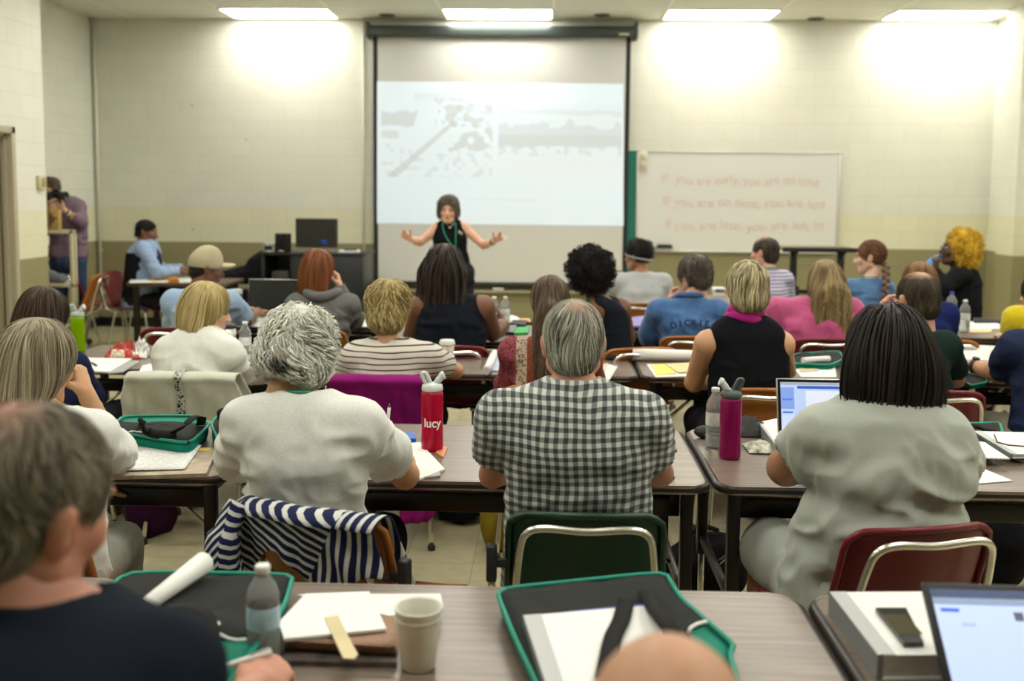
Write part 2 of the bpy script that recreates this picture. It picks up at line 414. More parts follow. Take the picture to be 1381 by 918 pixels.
struct('wall_front', MB().box(XL-.3, XR+.3, YW, YW+.2, 0, ZC), WX)
struct('wall_right', MB().box(XR, XR+.2, YB, YW, 0, ZC), WY)
struct('wall_rear', MB().box(XL-.3, XR+.3, YB-.2, YB, 0, ZC), WX)
struct('wall_alcove', MB().box(XL-.2, XL, YP, YW, 0, ZC), WY)
# left wall with a doorway (its right jamb is seen at the frame's left edge)
dj = 690.5 - CX
dY = XP/ (ray(22, 300)[0]/ray(22, 300)[1]); dY1 = dY; dY0 = dY-1.02; DH = 2.15
wl = MB().box(XL-.2, XP, dY1, YP, 0, ZC).box(XL-.2, XP, YB, dY0, 0, ZC).box(XL-.2, XP, dY0, dY1, DH, ZC)
struct('wall_left', wl, WY)
tan = mat('painted_door_frame', (.40, .36, .26), .45)
fr = MB()
fr.box(XP-.14, XP+.02, dY1-.06, dY1, 0, DH, .004).box(XP-.14, XP+.02, dY0, dY0+.06, 0, DH, .004).box(XP-.14, XP+.02, dY0, dY1, DH-.06, DH+.0, .004)
fr.box(XP-.07, XP-.035, dY1-.085, dY1-.06, 0, DH-.06).box(XP-.07, XP-.035, dY0+.06, dY1-.06, DH-.085, DH-.06)
d = struct('door_1', fr, tan)
dl = MB().box(XP-.128, XP-.084, dY0+.065, dY1-.065, .01, DH-.065, .003); dl.build('door_leaf', mat('door_leaf_paint', (.22, .195, .12), .5), d)
# pilaster by the right corner
struct('wall_pilaster', MB().box(4.85, XR, 10.5, 10.9, 0, ZC), WX)
# baseboards (black vinyl)
bb = mat('black_cove_base', (.012, .012, .012), .35)
struct('baseboard_front', MB().box(XL, XR, YW-.012, YW, 0, .115, .003), bb)
struct('baseboard_alcove', MB().box(XL, XL+.012, YP, YW, 0, .115, .003), bb)
struct('baseboard_right', MB().box(XR-.012, XR, YB, 10.5, 0, .115, .003), bb)
struct('baseboard_left', MB().box(XP, XP+.012, dY1, YP, 0, .115, .003), bb)
# conduit pipes running up the front wall
wp = mat('painted_conduit', (.72, .71, .58), .4)
for k, (px, cl) in enumerate(((133.5, 'thin painted conduit pipe running up the front wall in the left corner'), (491, 'painted conduit pipe running up the wall left of the projection screen'))):
    x = W(px, 250, YW)[0]; e = empty('conduit_pipe', (x, YW-.02, 0), 0, cl, 'pipe')
    MB().tube([(0, 0, .42), (0, 0, ZC)], .012 if k else .016, 10).build('pipe', wp, e)
    for z in (.9, 1.9, 2.9): MB().box(-.028, .028, -.004, .02, z, z+.02, .002).build('pipe_strap', wp, e)
# ------------------------------------------------------------------ ceiling lights and round vents
dif = mat('light_diffuser', (1.0, .97, .88), .5, emit=12.0); frm = mat('light_frame', (.75, .75, .70), .4)
rows = [LY0-2.44*k for k in range(0, 5)]
col_x = [W(px, 19, 11.25)[0] for px in (378, 666, 957, 1249)]
names = ['leftmost of the four lit', 'second from left of the four lit', 'third from left of the four lit', 'rightmost of the four lit']
for j, y in enumerate(rows):
    for i in range(4):
        x = col_x[0]+2.44*i
        if j == 0: lab, grp = names[i]+' ceiling panels along the front wall', None
        else: lab, grp = 'recessed fluorescent ceiling panel over the seating, above the picture', 'ceiling panels over the seats'
        e = empty('ceiling_light', (x, y, ZC), 0, lab, 'ceiling light', grp or 'ceiling panels along the front wall')
        f = MB(); 
        for a in ((-.61, .61, -.305, -.283), (-.61, .61, .283, .305), (-.61, -.588, -.283, .283), (.588, .61, -.283, .283)): f.box(*a, -.012, 0)
        f.build('light_frame', frm, e)
        MB().box(-.588, .588, -.283, .283, -.008, -.001).build('diffuser', dif, e)
vm = mat('vent_dark', (.03, .03, .028), .5); vr = mat('vent_ring', (.10, .10, .09), .45)
for px, py, t in ((522, 20, 'left of'), (812, 20, 'right of'), (1100, 25, 'far right of')):
    p = T(px, py, ZC); e = empty('ceiling_speaker', (p[0], p[1], ZC), 0, f'small round dark ceiling speaker {t} the projection screen' if t != 'far right of' else 'small round dark ceiling speaker between the two right light panels', 'speaker')
    MB().lathe([(.0, -.012), (.07, -.012), (.075, -.006), (.075, 0)], n=28).build('grille', vm, e)
    MB().lathe([(.075, 0), (.076, -.014), (.092, -.010), (.095, 0)], n=28).build('ring', vr, e)
p = W(54, 246, 8.8); 
# thermostat on the left wall
y = XP/(ray(53.5, 246)[0]/ray(53.5, 246)[1]); z = W(53.5, 246, y)[2]
e = empty('thermostat', (XP, y, z), 0, 'small yellowed thermostat box on the white wall by the photographer', 'thermostat')
MB().box(0, .035, -.06, .06, -.062, .062, .006).build('cover', mat('aged_plastic', (.55, .50, .34), .4), e)
MB().box(.034, .038, -.035, .035, -.04, .04, .002).build('dial_plate', mat('brass_plate', (.45, .36, .13), .35, .4), e)
for i in (-1, 0, 1): MB().box(.037, .041, -.03, .03, i*.024-.003, i*.024+.003).build('louver', mat('louver_dark', (.2, .16, .07), .5), e)
# small screw marks
for px, py, t in ((259, 142, 'upper'), (332, 188, 'lower'), (260, 309, 'low')):
    p = W(px, py, YW); e = MB().lathe([(0, 0), (.012, 0), (.010, -.006), (0, -.008)], n=10, M=Matrix.Rotation(R_(-90), 4, 'X')).build('wall_anchor', mat('anchor', (.3, .3, .24), .5))
    e.location = (p[0], YW, p[2]); tag(e, f'tiny {t} wall anchor in the blank white wall above the equipment desk' if t != 'low' else 'tiny wall anchor just above the olive band by the seated man', 'wall anchor')

# ------------------------------------------------------------------ projection screen
S0 = W(503, 48, YW-.10); S1 = W(851, 48, YW-.10); SB = W(503, 385, YW-.10); Ys = YW-.10
e = empty('projection_screen', ((S0[0]+S1[0])/2, Ys, SB[2]), 0, 'large pull-down projection screen with black borders hanging on the front wall', 'projection screen')
def loc(mb, name, m, par): o = mb.build(name, m, par); o.matrix_parent_inverse = Matrix.Translation(par.location).inverted(); return o
def bot(px): return W(px, 383, Ys)[2]
x0, x1 = S0[0], S1[0]; zt = W(680, 50, Ys)[2]; zb = W(680, 385, Ys)[2]
bw = .052
black = mat('screen_border', (.012, .013, .014), .6); whit = mat('screen_fabric', (.60, .60, .57), .85)
loc(MB().box(x0+bw, x1-bw, Ys-.001, Ys+.002, zb+.03, zt), 'screen_fabric', whit, e)
loc(MB().box(x0, x0+bw, Ys-.002, Ys+.003, zb, zt), 'side_border', black, e)
loc(MB().box(x1-bw, x1, Ys-.002, Ys+.003, zb, zt), 'side_border', black, e)
loc(MB().tube([(x0-.01, Ys, zb+.02), (x1+.01, Ys, zb+.02)], .022, 12), 'bottom_bar', mat('screen_bar', (.035, .036, .04), .3, .3), e)
zc0 = W(680, 50, Ys)[2]; zc1 = W(680, 37, Ys)[2]
loc(MB().box(x0-.05, x1+.05, Ys-.09, Ys+.02, zc0-.01, zc1+.012, .03, 3), 'roller_case', mat('screen_case', (.06, .075, .07), .25, .3), e)
for xx in (x0-.06, x1+.05): loc(MB().box(xx-.012, xx+.022, Ys-.10, Ys+.1, zc0-.02, zc1+.05, .004), 'end_bracket', mat('bracket_metal', (.10, .11, .10), .35, .6), e)
loc(MB().box(x1-.14, x1-.03, Ys-.093, Ys-.088, zc0+.01, zc0+.035), 'maker_plate', mat('pale_plate', (.5, .48, .35), .4), e)
# the projected slide, drawn into a fine coloured grid
def slide():
    nx, ny = 330, 192; u, v = np.meshgrid(np.linspace(0, 1, nx), np.linspace(0, 1, ny), indexing='ij')   # v up
    col = np.ones((nx, ny, 3))*np.array([.72, .83, .97]); U = u*330; V = (1-v)*192      # photo pixels right and down
    P = lambda s, k=0: vnoise(np.stack([U.ravel()/s, V.ravel()/s, np.full(U.size, 3.3+k)], 1), k).reshape(U.shape)
    def shade(mask, a, tint=(.52, .56, .58)):
        m = np.clip(mask, 0, 1)[..., None]*a*.78; col[:] = col*(1-m)+np.array(tint)*m
    L = (U > 6) & (U < 155) & (V > 15) & (V < 128); Rm = (U > 163) & (U < 327) & (V > 27) & (V < 127)
    shade(L*np.clip((30-V)/15+.4+P(9)*.3, 0, 1)*(U > 50), .35)
    shade(L & (V < 60+P(10, 1)*3) & (V > 40+P(8)*3) & (U < 55-.3*(V-40)), .75)
    shade(L & (V > 66) & (V < 76+P(6, 2)*2) & (U < 28+P(7)*4), .6)
    road = np.abs((U-20)-(128-V)*1.12) < (3+(V-40)*.05)
    shade(L & road & (V > 55), .75); shade(L & (P(7, 3) > .12) & (U > 92) & (V > 30) & (V < 92), .8); shade(L & (P(5, 4) > .2) & (U > 75) & (V > 22) & (V < 60), .6)
    shade(L & (P(6, 5) > .35) & (V > 84), .45)
    shade(Rm*np.ones_like(U), .12); hor = 36+P(14, 6)*2
    shade(Rm & (V > hor) & (V < hor+7), .35)
    tree = (V < 86+P(9, 9)*3) & (V > 62-18*np.clip(P(13, 7)+.25, 0, 1)-8*np.clip(P(5, 8), 0, 1))
    shade(Rm & tree, .55); shade(Rm & (V > 70) & (V < 84), .4); shade(Rm*np.clip((V-84)/45, 0, 1), .55, (.78, .82, .87)); shade(Rm & (P(6, 2) > .2) & (V > 84) & (V < 98), .45)
    for k, (ux, ww) in enumerate(((124, 7), (132, 10), (144, 12), (158, 9), (169, 12), (183, 8), (193, 13), (208, 9))):
        shade((np.abs(U-ux-ww/2) < ww/2) & (np.abs(V-158) < 1.3) & (np.sin(U*3.1) > -.5), .35)
    return col
col = slide()
q = [W(508.5, 109.5, Ys-.004), W(841, 113, Ys-.004), W(841, 304.5, Ys-.004), W(508.5, 301, Ys-.004)]
nx, ny = col.shape[:2]; uu, vv = np.meshgrid(np.linspace(0, 1, nx), np.linspace(0, 1, ny), indexing='ij')
V = (1-uu)[..., None]*((1-vv)[..., None]*q[3]+vv[..., None]*q[0])+uu[..., None]*((1-vv)[..., None]*q[2]+vv[..., None]*q[1])
I = np.arange(nx*ny).reshape(nx, ny); Fq = np.stack([I[:-1, :-1], I[1:, :-1], I[1:, 1:], I[:-1, 1:]], -1).reshape(-1, 4)
sm = attr_mat('projected_slide', .9, emit=.13)
sl = np_mesh('projected_slide', V.reshape(-1, 3), Fq, col.reshape(-1, 3)*1.0, sm); tag(sl, 'bright projected slide with two pale flood photographs on the screen', 'projected image')

# ------------------------------------------------------------------ boards
g0 = W(846, 203, YW-.02); g1 = W(859, 345, YW-.02); zg0 = g1[2]-.02; zg1 = W(853, 203, YW-.02)[2]
cx0 = W(545, 300, YW)[0]; cx1 = W(859, 300, YW)[0]
e = empty('chalkboard', (cx1, YW-.02, zg0), 0, 'green chalkboard mostly hidden behind the screen, its right edge showing', 'chalkboard')
loc(MB().box(cx0, cx1, YW-.03, YW, W(680, 380, YW)[2], zg1), 'board_surface', mat('chalk_green', (.01, .19, .13), .6), e)
zl = W(680, 392, YW)[2]
loc(MB().box(cx0, cx1-.1, YW-.11, YW, zl-.012, zl+.012, .004), 'chalk_tray', mat('tray_tan', (.42, .38, .25), .4, .2), e)
p = W(672, 387, YW-.07); er = MB().box(-.065, .065, -.022, .022, 0, .03, .005).build('chalkboard_eraser', mat('pale_felt', (.62, .62, .55), .8)); er.location = (p[0], YW-.07, zl+.012); tag(er, 'pale eraser lying on the chalk tray under the screen', 'eraser')
a = W(859, 203, YW-.04); b_ = W(1134, 205, YW-.04); c_ = W(1131, 342, YW-.04)
wx0, wx1, wz1, wz0 = a[0], b_[0], W(996, 204, YW-.04)[2], W(996, 341, YW-.04)[2]
e = empty('whiteboard', ((wx0+wx1)/2, YW-.04, wz0), 0, 'wide whiteboard with faint red handwriting on the front wall', 'whiteboard')
loc(MB().box(wx0+.02, wx1-.02, YW-.045, YW-.03, wz0+.02, wz1-.02), 'writing_surface', mat('whiteboard_face', (.68, .69, .66), .25), e)
al = mat('board_aluminium', (.62, .62, .58), .35, .5)
for bx in ((wx0, wx1, wz1-.022, wz1), (wx0, wx1, wz0, wz0+.022), (wx0, wx0+.022, wz0, wz1), (wx1-.022, wx1, wz0, wz1)): loc(MB().box(bx[0], bx[1], YW-.052, YW-.028, bx[2], bx[3], .003), 'frame_rail', al, e)
zt2 = W(890, 333, YW-.08)[2]; xa = W(862, 333, YW-.08)[0]; xb = W(905, 333, YW-.08)[0]
red = mat('faded_red_marker', (.66, .48, .44), .6)
for i, (s, px, py, w) in enumerate((('IF  you are early, you are on time', 891, 248, 214), ('IF you are on time, you are late', 893, 278, 220), ('If you are late, you are left !!!', 896, 309, 214))):
    p = W(px, py, YW-.047); o = text_mesh('handwriting', s, .15, Matrix.Identity(4), red, e, extrude=.0003)
    wd = max(v.co.x for v in o.data.vertices); s0 = (W(px+w, py, YW-.047)[0]-p[0])/wd
    rs = random.Random(i)
    for v in o.data.vertices:
        v.co.y += .012*math.sin(v.co.x*9+i)+.006*math.sin(v.co.x*31); v.co.x += .006*math.sin(v.co.y*60+v.co.x*5)
    o.data.transform(Matrix.Translation(tuple(p)) @ Matrix.Rotation(R_(90), 4, 'X') @ Matrix.Diagonal((s0, 1, 1, 1))); o.matrix_parent_inverse = Matrix.Translation(e.location).inverted()
p = W(867, 216, YW-.05); sw = empty('wall_switch', (p[0], YW-.053, p[2]), 0, 'small cream two-gang control plate on the whiteboard corner', 'switch plate')
MB().box(-.05, .05, -.012, .0, -.12, .10, .004).build('plate', mat('cream_plate', (.62, .58, .45), .4), sw)
for zz in (-.06, .035): MB().box(-.026, .026, -.02, -.01, zz-.03, zz+.03, .003).build('rocker', mat('cream_rocker', (.50, .46, .34), .4), sw)
mb = MB(); mb.box(xa, xb+.02, YW-.11, YW-.052, zt2-.014, zt2-.002, .003); tr = mb.build('marker_tray', mat('dark_tray', (.05, .05, .045), .4)); tag(tr, 'short dark marker tray at the lower left of the whiteboard', 'tray')
t = MB().tube([(0, 0, 0), (.17, 0, 0)], .016, 10).build('marker_eraser', mat('black_felt', (.015, .015, .015), .7)); t.location = (xb-.16, YW-.08, zt2+.015); tag(t, 'black roll-shaped eraser on the short dark marker tray', 'eraser')
# ================================================================== people
SKIN = attr_mat('skin', .5, spec=.35)
nt = SKIN.node_tree; b = nt.nodes['Principled BSDF']; b.inputs['Subsurface Weight'].default_value = .05; b.inputs['Subsurface Radius'].default_value = (.02, .008, .004); b.inputs['Subsurface Scale'].default_value = .4
HAIR = attr_mat('hair_strands', .52, spec=.28); HAIRM = attr_mat('hair_matte', .8, spec=.2)
nt = SKIN.node_tree; tc = nt.nodes.new('ShaderNodeTexCoord'); n = nt.nodes.new('ShaderNodeTexNoise'); n.inputs['Scale'].default_value = 180
nt.links.new(tc.outputs['Object'], n.inputs['Vector']); bp = nt.nodes.new('ShaderNodeBump'); bp.inputs['Strength'].default_value = .12; bp.inputs['Distance'].default_value = .002
nt.links.new(n.outputs['Fac'], bp.inputs['Height']); nt.links.new(bp.outputs['Normal'], b.inputs['Normal'])
EYE = attr_mat('eye', .15, spec=.6)
PALE = (.64, .395, .26); TANNED = (.57, .325, .18); MID = (.36, .18, .10); DARK = (.17, .075, .04); DEEP = (.09, .042, .025)

def cloth(name, col, wave=.25, scale=260, rough=.85, sheen=.2, pattern=None):
    if name in _M: return _M[name]
    m, nt, b = nodes(name); L = nt.links; o, tc = sepxyz(nt)
    n = nt.nodes.new('ShaderNodeTexNoise'); n.inputs['Scale'].default_value = scale; n.inputs['Detail'].default_value = 2; L.new(tc.outputs['Object'], n.inputs['Vector'])
    n2 = nt.nodes.new('ShaderNodeTexNoise'); n2.inputs['Scale'].default_value = 14; n2.inputs['Detail'].default_value = 4; L.new(tc.outputs['Object'], n2.inputs['Vector'])
    c = pattern(nt, o) if pattern else None
    if c is None: c = mixc(nt, n.outputs['Fac'], tuple(x*.82 for x in col), tuple(min(1, x*1.14) for x in col))
    L.new(c, b.inputs['Base Color']); b.inputs['Roughness'].default_value = rough; b.inputs['Sheen Weight'].default_value = sheen if max(col) > .25 else 0.0; b.inputs['Specular IOR Level'].default_value = .2 if max(col) > .1 else .08
    bp = nt.nodes.new('ShaderNodeBump'); bp.inputs['Strength'].default_value = wave; bp.inputs['Distance'].default_value = .006
    L.new(math_node(nt, 'MULTIPLY_ADD', n.outputs['Fac'], .25, n2.outputs['Fac']), bp.inputs['Height']); L.new(bp.outputs['Normal'], b.inputs['Normal'])
    _M[name] = m; return m
def frac(nt, v, per, off=0.0):
    return math_node(nt, 'FRACT', math_node(nt, 'ADD', math_node(nt, 'MULTIPLY', v, 1/per), off+50))

def place(V, loc): return V-np.array([loc[0], loc[1], loc[2] if len(loc) > 2 else 0])

def add_hand(parts, wrist, d, n, t, s=1.0, curl=(.35, .45, .5, .55), thumb=(.6, .75, .3), tcurl=.3, h=.0032, arm=None, ar=.026, spread=.06):
    d = np.array(d, float); d /= np.linalg.norm(d); n = np.array(n, float); n -= d*(n@d); n /= np.linalg.norm(n)
    t0 = np.cross(n, d); t = t0 if t0@np.array(t, float) > 0 else -t0
    w = np.array(wrist, float); R3 = np.stack([t, d, n], 1)
    f = Field(w-.17*s-.03, w+.17*s+.03, h)
    if arm is not None: f.cap(w+(np.array(arm)-w)*.2, w, ar*1.12, ar*.88, .01)
    f.cap(w-d*.01, w+d*.03*s, ar*.86, .021*s, .015)
    f.ell(w+d*.052*s, np.array([.038, .048, .0145])*s, R3, .014)
    f.ell(w+d*.035*s+t*.022*s+n*.008*s, np.array([.016, .03, .014])*s, R3, .012)
    Ls = (.068, .076, .070, .054); rr = (.0088, .0090, .0085, .0074); off = (.029, .010, -.010, -.028)
    for i in range(4):
        p = w+d*(.088-.006*(i == 3)+.003*(i == 1))*s+t*off[i]*s; a = 0.0
        side = d*math.cos(spread*(1.5-i))+t*math.sin(spread*(1.5-i))
        for j, fr in enumerate((.44, .31, .25)):
            a += curl[i]*(1.0 if j == 0 else 1.15)
            q = p+(side*math.cos(a)+n*math.sin(a))*Ls[i]*fr*s
            f.cap(p, q, rr[i]*s*(1-.07*j), rr[i]*s*(1-.07*(j+1)), .005 if j else .008); p = q
    tt = d*thumb[0]+t*thumb[1]+n*thumb[2]; tt /= np.linalg.norm(tt)
    p = w+d*.022*s+t*.024*s; q = p+tt*.042*s; f.cap(p, q, .0135*s, .011*s, .01)
    t2 = tt*math.cos(tcurl)+d*math.sin(tcurl)*.6+n*math.sin(tcurl)*.6; t2 /= np.linalg.norm(t2)
    q2 = q+t2*.030*s; f.cap(q, q2, .0108*s, .0102*s, .004); q3 = q2+t2*.022*s; f.cap(q2, q3, .0100*s, .0086*s, .004)
    parts.append(f.mesh(1)); return w+d*.09*s+n*.02*s

def head_field(h=.004, fem=False, jaw=1.0, nose=1.0, fat=0.0):
    f = Field((-.11, -.16, -.19), (.11, .15, .14), h)
    f.cap((0, -.03, -.19), (0, -.022, -.05), .060+fat if not fem else .050+fat, .054+fat*.6 if not fem else .046+fat*.5, .02)
    f.ell((0, -.014, .030), (.074, .094, .086), None, .02)
    f.ell((0, .028, -.028), (.060+fat*.3, .062, .078), None, .03)
    f.ell((0, .056, -.090), (.030*jaw, .026, .020), None, .03)
    for sx in (-1, 1):
        f.cap((sx*.056, .0, -.052), (sx*.022, .062, -.094), .020+fat*.4, .017, .025)
        f.ell((sx*.040, .062, -.022), (.022, .020, .022), None, .02)          # cheeks
        f.ell((sx*.080, -.010, -.004), (.009, .021, .033), rotm(-sx*22, -8, sx*8), .006)
        f.ell((sx*.089, -.004, -.002), (.006, .011, .019), None, .004, '-')
        f.ell((sx*.086, -.016, .006), (.005, .011, .021), rotm(-sx*22, 0, 0), .004)
        f.ell((sx*.031, .098, .006), (.017, .016, .012), None, .012, '-')
    f.ell((0, .080, .030), (.046, .014, .010), None, .015)
    f.cap((0, .086, .008), (0, .106*nose if nose > 1 else .106, -.026), .008, .0125*nose, .010)
    for sx in (-1, 1): f.ell((sx*.011, .098, -.030), (.009, .010, .008), None, .006)
    f.ell((0, .089, -.055), (.025, .011, .0065), None, .006); f.ell((0, .088, -.065), (.021, .011, .0065), None, .005)
    f.ell((0, .093, -.0605), (.022, .010, .0012), None, .002, '-')
    return f

def tubes(P, Wd, Nn, Bn, flat=.45):
    """P (n,steps,3), widths (n,steps) -> diamond tubes"""
    n, st, _ = P.shape
    V = np.stack([P+Bn*Wd[..., None], P+Nn*Wd[..., None]*flat, P-Bn*Wd[..., None], P-Nn*Wd[..., None]*flat], 2)   # n,st,4,3
    I = np.arange(n*st*4).reshape(n, st, 4)
    F = []
    for k in range(4):
        k2 = (k+1) % 4; F.append(np.stack([I[:, :-1, k], I[:, 1:, k], I[:, 1:, k2], I[:, :-1, k2]], -1).reshape(-1, 4))
    F.append(I[:, 0, ::-1].reshape(-1, 4)); F.append(I[:, -1, :].reshape(-1, 4))
    return V.reshape(-1, 3), np.concatenate(F)

def make_hair(sp, Rm, c, s, parent_loc, parent):
    """sp: hull (list of ops), lo, hi, n, steps, step, w, c1, c2, crown, wc, wg, curl, freq, off, noise"""
    h = sp.get('h', .0045)
    f = Field(sp.get('lo', (-.13, -.16, -.16)), sp.get('hi', (.13, .14, .16)), h)
    for op in sp['hull']:
        kd = op[0]
        if kd == 'e': f.ell(op[1], op[2], rotm(*op[3]) if len(op) > 3 and op[3] is not None else None, op[4] if len(op) > 4 else .02)
        elif kd == 'c': f.cap(op[1], op[2], op[3], op[4], op[5] if len(op) > 5 else .02)
        elif kd == '-e': f.ell(op[1], op[2], rotm(*op[3]) if len(op) > 3 and op[3] is not None else None, op[4] if len(op) > 4 else .012, '-')
        elif kd == '-c': f.cap(op[1], op[2], op[3], op[4], op[5] if len(op) > 5 else .012, '-')
        elif kd == 'h': f.half(op[1], op[2])
    V, Q = f.mesh(1); 
    if sp.get('noise'):
        N = vnormals(V, Q); am, fr = sp['noise']; V = V+N*(vnoise(V*fr, 3)+.5*vnoise(V*fr*2.1, 5))[:, None]*am
    c1, c2 = np.array(sp['c1']), np.array(sp['c2'])
    def tone(P, base): 
        t = np.clip(base+.35*vnoise(P*np.array([45, 45, 8.]), 2), 0, 1)[:, None]; cc = c1*(1-t)+c2*t
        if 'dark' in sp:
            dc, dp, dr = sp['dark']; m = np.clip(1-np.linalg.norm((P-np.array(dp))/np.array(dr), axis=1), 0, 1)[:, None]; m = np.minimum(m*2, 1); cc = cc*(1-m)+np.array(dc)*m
        return cc
    cols = [tone(V, .3)]; Vs = [V]; Fs = [Q]
    n = sp.get('n', 600)
    if n:
        g = Rm.T @ np.array([0, 0, -1.0]); st = sp.get('steps', 9); ds = sp.get('step', .012)
        r2 = np.random.default_rng(sp.get('seed', 1)); idx = r2.integers(0, len(V), n*2)
        S = V[idx]; zmin = sp.get('zmin', -9); S = S[S[:, 2] > zmin][:n]; n = len(S)
        crown = np.array(sp.get('crown', (0, -.05, .12))); off = r2.uniform(0, 1, n)*sp.get('off', .004)
        P = S.copy(); path = []; NN = []; prev = None
        for k in range(st):
            N = f.grad(P); rad = P-crown; rad /= np.linalg.norm(rad, axis=1, keepdims=True)+1e-6
            dv = rad*sp.get('wc', 1.0)+g*sp.get('wg', .6)+(np.stack([vnoise(P*22, 11), vnoise(P*22, 12), vnoise(P*22, 13)], 1))*sp.get('wn', .3)
            if 'side' in sp: dv = dv+np.array(sp['side'])
            if sp.get('outward'): dv = dv*.5+N*sp['outward']
            else: dv = dv-N*(dv*N).sum(1, keepdims=True)
            dv /= np.linalg.norm(dv, axis=1, keepdims=True)+1e-6
            if prev is not None: dv = prev*.5+dv*.5; dv /= np.linalg.norm(dv, axis=1, keepdims=True)+1e-6
            prev = dv; path.append(P.copy()); NN.append(N)
            P = P+dv*ds
            if not sp.get('outward'):
                ph = f.sample(P); P = P-f.grad(P)*np.clip(ph-off*(1+k*sp.get('lift', .08)), -.012, .012)[:, None]
        P = np.stack(path, 1); N = np.stack(NN, 1); D = np.gradient(P, axis=1); D /= np.linalg.norm(D, axis=2, keepdims=True)+1e-9
        B = np.cross(D, N); B /= np.linalg.norm(B, axis=2, keepdims=True)+1e-9; N = np.cross(B, D)
        if sp.get('curl'):
            ph = r2.uniform(0, 6.28, n)[:, None]+np.arange(st)[None]*sp.get('freq', 1.2); a = sp['curl']*np.minimum(1, np.arange(st)/2)[None]
            P = P+N*(np.sin(ph)*a)[..., None]+B*(np.cos(ph)*a)[..., None]
        wd = sp.get('w', .0022)*r2.uniform(.6, 1.3, n)[:, None]*np.concatenate([np.linspace(.6, 1, 2), np.ones(max(st-4, 0)), np.linspace(.8, .15, 2)])[None, :st]
        tv, tf = tubes(P, wd, N, B); tb = np.repeat(r2.uniform(.0, 1.0, n), st*4)
        cols.append(tone(tv, tb)); Fs.append(tf+len(V)); Vs.append(tv)
    V = np.concatenate(Vs); Q = np.concatenate(Fs); col = np.concatenate(cols)
    Wv = (V*s) @ Rm.T+np.array(c)
    return np_mesh('hair', place(Wv, parent_loc), Q, np.clip(col, 0, 1), sp.get('mat', HAIR), parent)

def short_hull(th=.010, front=.10, nape=-.078, sides=True):
    h = [('e', (0, -.016, .030), (.075+th, .096+th, .088+th)), ('-e', (0, .115, -.02), (.070, .068, .088)),
         ('e', (0, -.050, -.030), (.062+th*.6, .058+th*.6, .060)), ('h', (0, -.05, nape), (0, .25, -1)),
         ('-e', (.084, .016, -.026), (.024, .044, .042)), ('-e', (-.084, .016, -.026), (.024, .044, .042)), ('-e', (0, -.03, -.13), (.10, .035, .065))]
    return h

